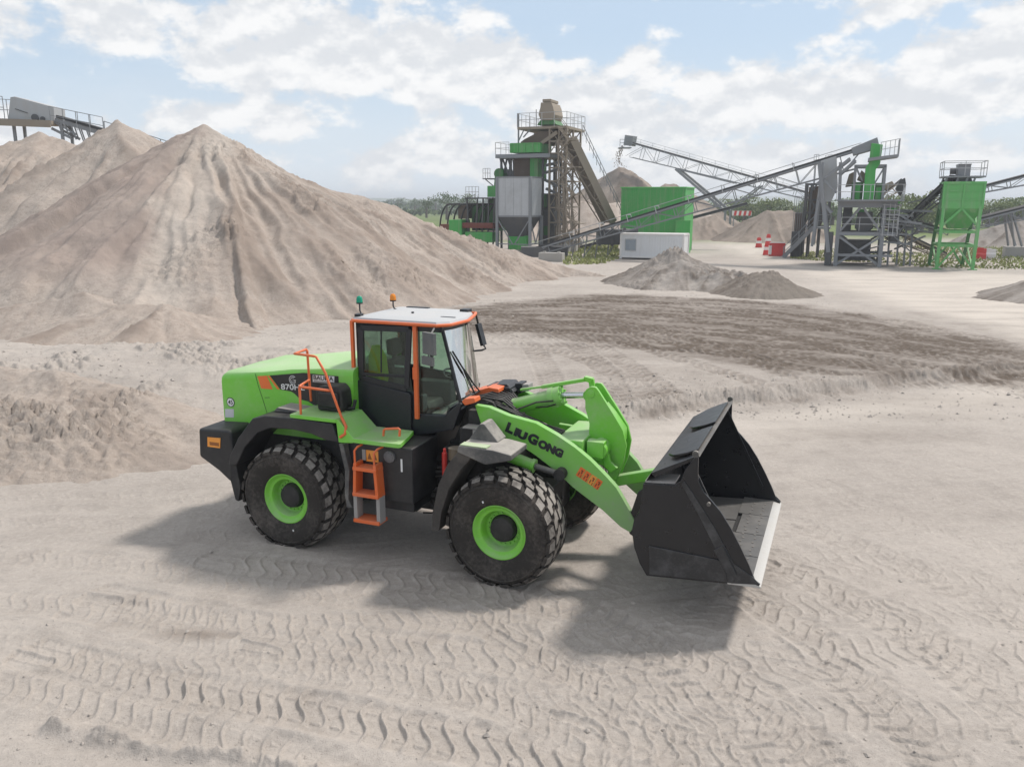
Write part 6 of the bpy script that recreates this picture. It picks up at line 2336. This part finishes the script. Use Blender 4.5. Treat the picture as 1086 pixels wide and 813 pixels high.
for u in (1000, 1012, 1022, 1030):
    mb.bar((qx(u), .4, zt), (qx(u + 2), .4, zp), .14); mb.bar((qx(u), Wd - .4, zt), (qx(u + 2), Wd - .4, zp), .14)
Q.mk(mb, 'platform', M_GALV, smooth=0)
mb = MB()
rail_mb(mb, [(p0, Wd, zp), (p0, .2, zp), (p1, .2, zp), (p1, Wd, zp), (p0, Wd, zp)], 1.1)
Q.mk(mb, 'guard_rail', M_GALVL, smooth=0)
mb = MB()
mb.box(qx(1013), qx(1026.5), .9, 2.6, zp, qz(173.6))
mb.box(qx(1012.6), qx(1026.9), .8, 2.7, qz(174.5), qz(173.4))
mb.prism([(qx(1012), zt), (qx(1030), zt), (qx(1027), zp), (qx(1014), zp)], .8, 2.6)
Q.mk(mb, 'head_box', M_GALV, .03)
mb = MB()
mb.tube([(qx(1005.5), 1.5, qz(181)), (qx(1012), 1.5, qz(181))], .24, 12)
Q.mk(mb, 'motor', M_DKSTEEL)
# conveyor that feeds it from the left
conveyor('feed_conveyor', 'dark short conveyor climbing to the top of the green hopper', at(948, 247, 70), at(1012, 187.5, 67), 1.1, .7, 1.2, m_truss=M_DKSTEEL)
# conveyors leaving to the right
cv, O, A, B, d, s, n = conveyor('upper_conveyor', 'upper grey conveyor running off the right edge above the trees', at(1030, 202, 80), at(1150, 171, 78), 1.0, 1.1, 1.5, cat='conveyor')
cv, O, A, B, d, s, n = conveyor('lower_conveyor', 'lower black-belted conveyor at the right edge standing on a concrete block', at(1010, 240, 79), at(1150, 204, 80), 1.1, 1.4, 1.5, cat='conveyor')
mb = MB()
foot = Vector(at(1076, 264, 80)) - O
for k in (-1, 1):
    for j in (-.35, .35):
        tp_ = A + (B - A) * (.42 + j * .02) + s * k * .45
        mb.bar(tp_, Vector((foot.x + j, foot.y, 1.0)) + s * k * .45, .14)
mb.bar(Vector((foot.x - .6, foot.y, 3.6)), Vector((foot.x + .6, foot.y, 3.6)), .2)
mb.build('trestle', M_GALV, cv, smooth=0)
c = Spot('concrete_block', 'square concrete footing block under the lower conveyor trestle', 'concrete block', 1076, 272, depth=80)
mb = MB()
mb.box(-.95, .95, -.9, .9, 0, .95)
tag(c.mk(mb, 'block', M_CONC, .05))
conveyor('transfer_conveyor', 'short grey conveyor sloping down right under the crushing tower screens', at(1002, 246, 71), at(938, 228, 70), .9, .7, 1.1)
conveyor('transfer_conveyor', 'low dusty conveyor crossing behind the hopper legs to the crushing tower', at(1000, 270, 74), at(938, 240, 73), .9, .8, 1.2, m_truss=M_TANST)
conveyor('far_conveyor', 'small far conveyor peeping out between the crushing tower and the hopper', at(925, 216, 96), at(957, 191, 95), .9, .8, 1.4, m_truss=M_TANST)

# ---------------------------------------------------------------- conveyor head behind the sand, top left
Z0 = Vector(at(40, 132, 72))
zc_ = Spot('discharge_conveyor', 'grey hooded conveyor head with a railed walkway above the left sand piles', 'conveyor', 40, 200, depth=72, yaw=0.0)
zx = lambda u, v, y=0: zc_.p(u, v, y)
def pp(u, v, y=0): 
    p = zx(u, v, y); return (p.x, p.y, p.z)
mb = MB()
q = [zx(*k) for k in ((15, 128.5), (17.5, 104.5), (22, 103.8), (63, 114.8), (64, 129.5), (38, 131), (34, 131))]
mb.prism([(p.x, p.z) for p in q], -.9, .9)
zc_.mk(mb, 'hood', M_GALVL, .05)
mb = MB()
a, b = zx(23, 116.8), zx(36, 121.2)
mb.bar((a.x, -.92, a.z), (b.x, -.92, b.z), .1, .05)
a = zx(44, 126)
mb.tube([(a.x, -1.05, a.z), (a.x, -.9, a.z)], .28, 12)
a = zx(52, 127.5)
mb.tube([(a.x, -1.0, a.z), (a.x, -.9, a.z)], .2, 12)
zc_.mk(mb, 'drive_pulley', M_DKSTEEL)
mb = MB()
a, b = zx(-40, 127.5), zx(63, 131.5)
mb.bar((a.x, -.2, a.z), (b.x, -.2, b.z), 2.4, .32)
mb.bar((a.x, -1.4, a.z - .15), (b.x, -1.4, b.z - .15), .14, .5)
zc_.mk(mb, 'walkway', M_TANST)
for y in (-1.35, 1.0):
    mb = MB()
    aa, bb = zx(-40, 126), zx(15.5, 128)
    rail_mb(mb, [(aa.x, y, aa.z), (bb.x, y, bb.z)], 1.75, n=4)
    zc_.mk(mb, 'guard_rail', M_GALV, smooth=0)
    mb = MB()
    aa, bb = zx(63, 130), zx(104, 138.5)
    rail_mb(mb, [(aa.x, y, aa.z - .3), (bb.x, y, bb.z - .3)], 1.45, n=3)
    zc_.mk(mb, 'guard_rail', M_GALV, smooth=0)
mb = MB()
aa, bb = zx(104, 127.5), zx(180, 151.5)
for k in (0, -.6):
    mb.bar((aa.x, 1.0, aa.z + k), (bb.x, 1.0, bb.z + k), .06)
for f in (0, .2, .4, .6, .8, 1):
    c_ = aa + (bb - aa) * f
    mb.bar((c_.x, 1.0, c_.z), (c_.x, 1.0, c_.z - 1.3), .06)
zc_.mk(mb, 'guard_rail', M_GALV, smooth=0)
mb = MB()
a, b = zx(62, 123.5), zx(170, 155)
mb.bar((a.x, 0, a.z), (b.x, 0, b.z), 1.2, .18)
zc_.mk(mb, 'belt', M_BELT)
mb = MB()
for y in (-.75, .75):
    a, b = zx(62, 127.5), zx(172, 160)
    mb.bar((a.x, y, a.z), (b.x, y, b.z), .1, .3)
    a2, b2 = zx(60, 137), zx(80, 147)
    mb.bar((a2.x, y, a2.z), (b2.x, y, b2.z), .12, .2)
    for u in (66, 73, 80, 88, 96):
        f = (u - 62) / 110
        t_ = a + (b - a) * f
        mb.bar((t_.x, y, t_.z), (t_.x + .3, y, t_.z - 1.2), .08)
    mb.bar((a.x, y, a.z - .2), zx(81, 143, y), .12)
    for u in (20, 70):
        t_ = zx(u, 132)
        mb.bar((t_.x, y, t_.z), (t_.x, y, 0), .2)
zc_.mk(mb, 'truss', M_GALV, smooth=0)

# ---------------------------------------------------------------- road barriers, blocks, board
def cone_barrier(u, v, label, h=1.05, tilt=0.0):
    g = gp(u, v)
    e = thing('barrier_cone', label, 'barrier', g, R(-15), 'red and white barriers by the stairs')
    mb = MB()
    mb.loft([[(-.38, -.2, 0), (.38, -.2, 0), (.38, .2, 0), (-.38, .2, 0)], [(-.36, -.18, .12), (.36, -.18, .12), (.36, .18, .12), (-.36, .18, .12)], [(-.22, -.10, h), (.22, -.10, h), (.22, .10, h), (-.22, .10, h)], [(-.12, -.06, h + .1), (.12, -.06, h + .1), (.12, .06, h + .1), (-.12, .06, h + .1)]])
    mb.build('body', M_BRED, e, bevel=.03)
    mb = MB()
    z0, z1 = h * .45, h * .72
    def hw(z): return .36 - (.14 * (z - .12) / (h - .12)) + .012
    mb.loft([[(-hw(z), -hw(z) * .5, z), (hw(z), -hw(z) * .5, z), (hw(z), hw(z) * .5, z), (-hw(z), hw(z) * .5, z)] for z in (z0, z1)])
    mb.build('white_band', M_BWHITE, e)
    return e
cone_barrier(804.5, 262.5, 'red and white barrier nearest the pale road, apart on the left')
cone_barrier(814.5, 261, 'red and white barrier just behind the long red block', 1.3)
cone_barrier(813, 270.5, 'mostly white barrier against the left end of the long red block', 1.1)
g = gp(823.5, 271.5)
e = thing('road_barrier', 'long red plastic road barrier at the foot of the grey stair', 'barrier', g, R(-10))
mb = MB()
mb.prism([(-.22, 0), (.22, 0), (.22, .45), (.14, .62), (.14, 1.25), (-.14, 1.25), (-.14, .62), (-.22, .45)], -.75, .75, 'x')
mb.build('body', M_BRED, e, bevel=.03)
mb = MB()
mb.box(-.76, -.52, -.232, .232, .15, 1.0); mb.box(-.7, .7, -.145, .145, 1.245, 1.30)
mb.build('white_panel', M_BWHITE, e)
g = gp(811, 254)
e = thing('dark_bin', 'low black tipped bin beside a red cone behind the barriers', 'bin', g, R(-10))
mb = MB()
mb.prism([(-.8, 0), (.7, 0), (.85, .55), (.5, .8), (-.55, .7), (-.95, .3)], -.5, .5)
mb.build('body', M_BELT, e, bevel=.04)
mb = MB()
mb.lathe([(.36, 0), (.36, .06), (.26, .1), (.12, .85), (0, .88)], 14, 'z', (1.05, .2, 0))
mb.build('cone', M_BRED, e, smooth=40)
g = gp(1038.5, 274.5)
e = thing('road_barrier', 'red plastic barrier block on the grass beside the green hopper', 'barrier', g, R(-20))
mb = MB()
mb.prism([(-.26, 0), (.26, 0), (.26, .4), (.15, .55), (.15, .95), (-.15, .95), (-.15, .55), (-.26, .4)], -.5, .5, 'x')
mb.build('body', M_BRED, e, bevel=.03)
mb = MB()
mb.box(-.25, .25, -.165, .165, .948, 1.02)
mb.build('filler_neck', M_BRED, e, bevel=.02)
g = gp(1047.5, 274)
e = thing('road_barrier', 'white plastic barrier block standing right of the red one', 'barrier', g, R(-20))
mb = MB()
mb.prism([(-.26, 0), (.26, 0), (.26, .4), (.15, .55), (.15, .85), (-.15, .85), (-.15, .55), (-.26, .4)], -.6, .6, 'x')
mb.build('body', M_BWHITE, e, bevel=.03)
mb = MB()
mb.box(-.2, .2, -.165, .165, .848, .92)
mb.build('filler_neck', M_BWHITE, e, bevel=.02)
b_ = at(786.5, 226, 130)
e = thing('barrier_board', 'red and white striped barrier board in front of the far bushes', 'barrier board', (b_[0], b_[1], 0), 0)
z0, z1 = at(786.5, 228.7, 130)[2], at(786.5, 223.6, 130)[2]
x0, x1 = at(776.5, 226, 130)[0] - b_[0], at(797, 226, 130)[0] - b_[0]
mb = MB()
mb.box(x0, x1, -.05, .05, z0, z1)
bd = mb.build('board', M_BWHITE, e)
mb = MB()
for k in range(4):
    xa = x0 + (x1 - x0) * (k + .3) / 4
    mb.prism([(xa, z0 + .01), (xa + (x1 - x0) * .13, z0 + .01), (xa + (x1 - x0) * .17, z1 - .01), (xa + (x1 - x0) * .04, z1 - .01)], -.056, -.0502)
mb.build('stripes', M_BRED, bd)
for x in (x0 + .3, x1 - .3):
    mb = MB()
    mb.box(x - .06, x + .06, .06, .16, 0, z1)
    mb.build('post', M_GALV, e)
# concrete blocks along the foot of the silo
rnd = random.Random(21)
for i, (u, v, w) in enumerate(((596, 268, 1.6), (604, 267.5, 1.6), (585, 277, 2.2), (612, 262, 1.5), (600, 262, 1.6))):
    g = gp(u, v)
    e = thing('concrete_block', ['grey concrete block left of the pair by the conveyor foot', 'grey concrete block right of the pair by the conveyor foot', 'long low concrete block half buried at the end of the sand ridge', 'concrete block farthest right on the grass by the tower stairs', 'concrete block behind the pair by the conveyor foot'][i], 'concrete block', g, R(-22 + rnd.uniform(-4, 4)), 'concrete blocks by the conveyor foot')
    mb = MB()
    mb.box(-w / 2, w / 2, -.4, .4, -.1, .75)
    mb.build('body', M_CONC, e, bevel=.04)
    mb = MB()
    for k in (-.3, .3):
        mb.box(w * k - .13, w * k + .13, -.13, .13, .74, .86)
    mb.build('studs', M_CONC, e, bevel=.02)
# rubble and clods near the foot of heaps and over the bed: nobody could count them
def clods(name, boxes, n, smin, smax, seed, matl):
    rg = random.Random(seed)
    mb = MB()
    for _ in range(n):
        b = rg.choice(boxes)
        u, v = rg.uniform(b[0], b[2]), rg.uniform(b[1], b[3])
        g = gp(u, v)
        s_ = rg.uniform(smin, smax) * (1 + 1.5 * (rg.random() ** 6))
        z = float(ground_height(np.array([g[0]]), np.array([g[1]]))[0]) if False else 0
        pts = [(g[0], g[1], s_)]
        vs = []
        for i in range(6):
            a = i * math.pi / 3 + rg.random()
            vs.append((g[0] + math.cos(a) * s_ * rg.uniform(.7, 1.2), g[1] + math.sin(a) * s_ * rg.uniform(.7, 1.2), rg.uniform(-.1, .25) * s_))
        vs.append((g[0] + rg.uniform(-.3, .3) * s_, g[1] + rg.uniform(-.3, .3) * s_, s_ * rg.uniform(.6, .95)))
        CL.append((vs, s_))
        mb.add(vs, [(i, (i + 1) % 6, 6) for i in range(6)])
    return mb
CL = []
mb = clods('clods', [(0, 500, 1086, 813), (0, 640, 1086, 813), (640, 410, 1086, 450)], 700, .008, .018, 4, M_GROUND)
mb2 = clods('clods', [(120, 318, 560, 372), (0, 385, 230, 470), (0, 385, 130, 470), (660, 296, 880, 326), (640, 400, 1086, 446), (640, 405, 900, 446)], 1500, .015, .038, 8, M_GROUND)
off = len(mb.v)
mb.v += mb2.v
mb.f += [tuple(off + i for i in f) for f in mb2.f]
mb.m += mb2.m
# sit them on the terrain in one go
V = np.array(mb.v)
ctr = V.reshape(-1, 7, 3)[:, :, :2].mean(1)
hz_ = ground_height(ctr[:, 0].copy(), ctr[:, 1].copy())
V[:, 2] += np.repeat(hz_, 7)
mb.v = [tuple(p) for p in V]
tag(mb.build('sand_clods', M_GROUND, smooth=0, recalc=False), kind='stuff')

# ---------------------------------------------------------------- grass, trees, hills
def leaf_mat(name, c0, c1):
    m, t, b = mat(name)
    oi = t.node('ShaderNodeNewGeometry')
    n1 = t.noise(oi.outputs['Position'], .45, 4, .6)
    r_ = oi.outputs['Random Per Island']
    f = t.math('ADD', t.math('MULTIPLY', n1, .6), t.math('MULTIPLY', r_, .5), clamp=True)
    t.put(b.inputs['Base Color'], t.mix(f, c0, c1))
    b.inputs['Roughness'].default_value = .75
    b.inputs['Specular IOR Level'].default_value = .2
    return m
M_LEAFA = leaf_mat('leaves_mid', (.07, .12, .035), (.17, .235, .075))
M_LEAFB = leaf_mat('leaves_pale', (.10, .14, .045), (.25, .28, .11))
M_LEAFC = leaf_mat('leaves_dark', (.05, .085, .03), (.12, .165, .06))
M_GRASS = leaf_mat('grass_blades', (.16, .20, .055), (.36, .37, .15))
M_BARK = paint('bark', (.10, .08, .06), .9, .3)
rt = random.Random(77)

def tree(u, depth, h, w, matl, label, group, lobes=7, n=900, name='tree', base=.25, cat='tree'):
    p = at(u, 215, depth)
    e = thing(name, label, cat, (p[0], p[1], -.1), rt.uniform(0, 6.28), group)
    mb = MB()
    mb.tube([(0, 0, 0), (.1, 0, h * .3), (0, .1, h * .7)], [w * .05 + .08, w * .035 + .06, .05], 7)
    for k in range(4):
        a = k * 1.6 + rt.random()
        mb.tube([(0, 0, h * (.25 + .08 * k)), (math.cos(a) * w * .25, math.sin(a) * w * .25, h * (.5 + .08 * k))], [.10, .03], 5)
    mb.build('trunk', M_BARK, e, smooth=60)
    L = []
    for k in range(lobes):
        a = rt.uniform(0, 6.28)
        rr = rt.uniform(.05, .36) * w
        zc = h * rt.uniform(base + .15, .84)
        L.append((math.cos(a) * rr, math.sin(a) * rr, zc, w * rt.uniform(.16, .30), h * rt.uniform(.10, .18)))
    vs, fs = [], []
    for i in range(n):
        l = rt.choice(L)
        d = Vector((rt.gauss(0, 1), rt.gauss(0, 1), rt.gauss(0, 1))).normalized() * (rt.random() ** .4)
        c = Vector((l[0] + d.x * l[3], l[1] + d.y * l[3], l[2] + d.z * l[4]))
        nn = Vector((rt.gauss(0, 1), rt.gauss(0, 1), rt.gauss(0, 1) + .6)).normalized()
        a_ = nn.orthogonal().normalized(); b_ = nn.cross(a_)
        s_ = rt.uniform(.35, .8) * (.14 + h * .022)
        k0 = len(vs)
        for (p_, q_) in ((-1, -.5), (.2, -1), (1, .1), (.3, 1), (-.8, .7)):
            vs.append(tuple(c + a_ * (p_ * s_) + b_ * (q_ * s_ * .8)))
        fs.append((k0, k0 + 1, k0 + 2, k0 + 3, k0 + 4))
    m = MB(); m.v, m.f, m.m = vs, fs, [0] * len(fs)
    m.build('crown', matl, e, smooth=0, recalc=False)
    return e
# left horizon
lefts = [(452, 260, 6.5, 7), (474, 235, 8, 9), (495, 240, 8.5, 10), (487, 300, 7, 9), (462, 420, 7, 10), (440, 400, 6, 10), (422, 380, 7, 12)]
labl = ['lone round tree in the green field just right of the sand ridge', 'dark round tree behind the first black hoop', 'broad dark tree behind the white railings of the hoop machine', 'small far tree between two larger ones behind the hoops', 'tiny far tree on the field edge right of the lone tree', 'tiny far tree on the field edge left of the lone tree', 'farthest left tree just showing over the sand ridge']
for (u, d, h, w), lb in zip(lefts, labl): tree(u, d, h, w, M_LEAFC, lb, 'trees in the fields on the left', n=500)
# behind the yard on the right
rights = [(742, 200, 5.5, 7, 1), (752, 210, 6.5, 8, 0), (764, 190, 7, 9, 1), (776, 200, 7.5, 9, 0), (790, 185, 8.5, 10, 1), (803, 190, 7.5, 9, 0), (815, 180, 7.5, 9, 1), (828, 190, 7, 9, 0), (842, 180, 7, 9, 1), (856, 185, 7.5, 9, 0),
          (870, 180, 7, 9, 1), (884, 185, 8, 9, 0), (938, 160, 8, 8, 0), (952, 165, 8.5, 8, 1), (966, 150, 9, 8, 0), (979, 140, 10, 8, 1), (990, 145, 7, 7, 0), (1050, 170, 6, 8, 0), (1060, 165, 7, 9, 1), (1071, 170, 7.5, 9, 0), (1082, 160, 7.5, 9, 1), (1094, 165, 8, 9, 0)]
words = ['at the left end of the row behind the shed', 'second from the shed in the row', 'left of the striped board', 'above the left end of the striped board', 'tallest above the striped board', 'right above the striped board', 'over the flat-topped sand pile', 'behind the flat-topped sand pile, right half', 'left of the dark stair frame', 'behind the dark stair frame',
         'behind the leaning bents', 'half hidden by the crushing tower', 'just right of the green chute', 'behind the small far conveyor', 'left of the tall pale tree', 'the tall pale one left of the green hopper', 'directly beside the green hopper', 'first right of the green hopper', 'second right of the green hopper', 'between the two right-hand conveyors', 'above the concrete footing block', 'at the right edge between the conveyors']
for (u, d, h, w, k), q in zip(rights, words):
    tree(u, d, h * .86, w, M_LEAFB if k else M_LEAFA, ('pale olive tree ' if k else 'green bushy tree ') + q, 'trees behind the yard on the right', n=1100, base=.1)
# hedgerows and far woods as one mass
def mass(name, items, matl, seed):
    rg = random.Random(seed)
    vs, fs = [], []
    for (u0, u1, d, h, n) in items:
        for i in range(n):
            u = rg.uniform(u0, u1)
            p = at(u, 213, d + rg.uniform(-6, 6))
            hh = h * (.55 + .45 * math.sin(u * .37 + d) * math.sin(u * .11 + d * 2)) 
            c = Vector((p[0], p[1], max(0.2, rg.random() ** .7 * max(hh, h * .4))))
            nn = Vector((rg.gauss(0, 1), rg.gauss(0, 1), rg.gauss(0, 1))).normalized()
            a_ = nn.orthogonal().normalized(); b_ = nn.cross(a_)
            s_ = rg.uniform(.4, 1.0) * d * .0035
            k0 = len(vs)
            for (p_, q_) in ((-1, -.5), (.2, -1), (1, .1), (.3, 1), (-.8, .7)):
                vs.append(tuple(c + a_ * (p_ * s_) + b_ * (q_ * s_ * .8)))
            fs.append((k0, k0 + 1, k0 + 2, k0 + 3, k0 + 4))
    m = MB(); m.v, m.f, m.m = vs, fs, [0] * len(fs)
    tag(m.build(name, matl, smooth=0, recalc=False), kind='stuff')
mass('hedgerow', [(380, 560, 330, 2.2, 700), (380, 540, 520, 4, 700), (400, 560, 800, 6, 700), (730, 900, 215, 4.2, 1600), (1030, 1200, 190, 4.2, 1500), (900, 1040, 190, 4.2, 1300), (-200, 380, 400, 5, 500)], M_LEAFC, 5)
# distant hills
mb = MB()
def hillband(d, h, u0, u1, seed):
    n = 80
    vs = []
    for i in range(n + 1):
        u = u0 + (u1 - u0) * i / n
        p = at(u, 213, d)
        hh = h * (.55 + .25 * math.sin(i * .21 + seed) + .2 * math.sin(i * .53 + seed * 2) + .04 * math.sin(i * 2.3))
        for (dy, z) in ((-d * .12, -8), (-d * .04, hh * .7), (0, hh), (d * .05, hh * .8), (d * .15, -8)):
            k = 1 + dy / d
            vs.append((p[0] * k, p[1] * k, z))
    fs = []
    for i in range(n):
        for j in range(4):
            fs.append((i * 5 + j, i * 5 + j + 1, (i + 1) * 5 + j + 1, (i + 1) * 5 + j))
    mb.add(vs, fs)
hillband(1900, 12, -900, 2000, 1.3)
hillband(2700, 20, -900, 1900, 4.1)
mh, th, bh = mat('hill_woods')
gg = th.node('ShaderNodeNewGeometry')
th.put(bh.inputs['Base Color'], th.mix(th.ramp(th.noise(gg.outputs['Position'], .006, 5, .65), .42, .6), (.06, .09, .04), (.17, .20, .09)))
bh.inputs['Roughness'].default_value = 1.0
tag(mb.build('hills', mh, smooth=60), kind='structure')

# rough grass on the verges
def grass(items, seed):
    rg = random.Random(seed)
    vs, fs = [], []
    for (poly, n, h) in items:
        P = [gp(u, v)[:2] for u, v in poly]
        xs = [p[0] for p in P]; ys = [p[1] for p in P]
        k = 0
        while k < n:
            x, y = rg.uniform(min(xs), max(xs)), rg.uniform(min(ys), max(ys))
            k += 1
            if not inside(np.array([x]), np.array([y]), P)[0]: continue
            hh = h * rg.uniform(.4, 1.3)
            a = rg.uniform(0, 6.28)
            dx, dy = math.cos(a), math.sin(a)
            w = rg.uniform(.05, .14)
            tx, ty = rg.gauss(0, .3) * hh, rg.gauss(0, .3) * hh
            k0 = len(vs)
            vs += [(x - dx * w, y - dy * w, 0), (x + dx * w, y + dy * w, 0), (x + tx + dx * w * .5, y + ty + dy * w * .5, hh * .6), (x + tx * 1.6, y + ty * 1.6, hh)]
            fs.append((k0, k0 + 1, k0 + 2, k0 + 3))
    m = MB(); m.v, m.f, m.m = vs, fs, [0] * len(fs)
    tag(m.build('verge_grass', M_GRASS, smooth=0, recalc=False), kind='stuff')
grass([([(842, 270), (900, 262), (935, 268), (940, 279), (870, 277), (838, 274)], 3500, .18),
       ([(940, 268), (990, 268), (1086, 262), (1120, 270), (1100, 287), (1000, 284), (950, 282)], 6500, .22),
       ([(600, 262), (655, 258), (657, 274), (640, 280), (600, 281), (590, 272)], 3500, .28),
       ([(960, 262), (1086, 258), (1120, 262), (1000, 268)], 2000, .3)], 13)

# ---------------------------------------------------------------- the air: far things fade
mb = MB()
mb.box(-5300, 5300, -5300, 5300, -14, 24)
hz_o = mb.build('haze', [], None, smooth=0)
hm = bpy.data.materials.new('haze_air')
hm.use_nodes = True
ht = NT(hm.node_tree)
ht.n.clear()
ho = ht.node('ShaderNodeOutputMaterial')
hv = ht.node('ShaderNodeVolumePrincipled')
hv.inputs['Color'].default_value = (.90, .94, 1.0, 1)
hv.inputs['Density'].default_value = .0007
hv.inputs['Anisotropy'].default_value = .2
ht.l.new(hv.outputs[0], ho.inputs['Volume'])
hz_o.data.materials.append(hm)
hz_o['kind'] = 'stuff'
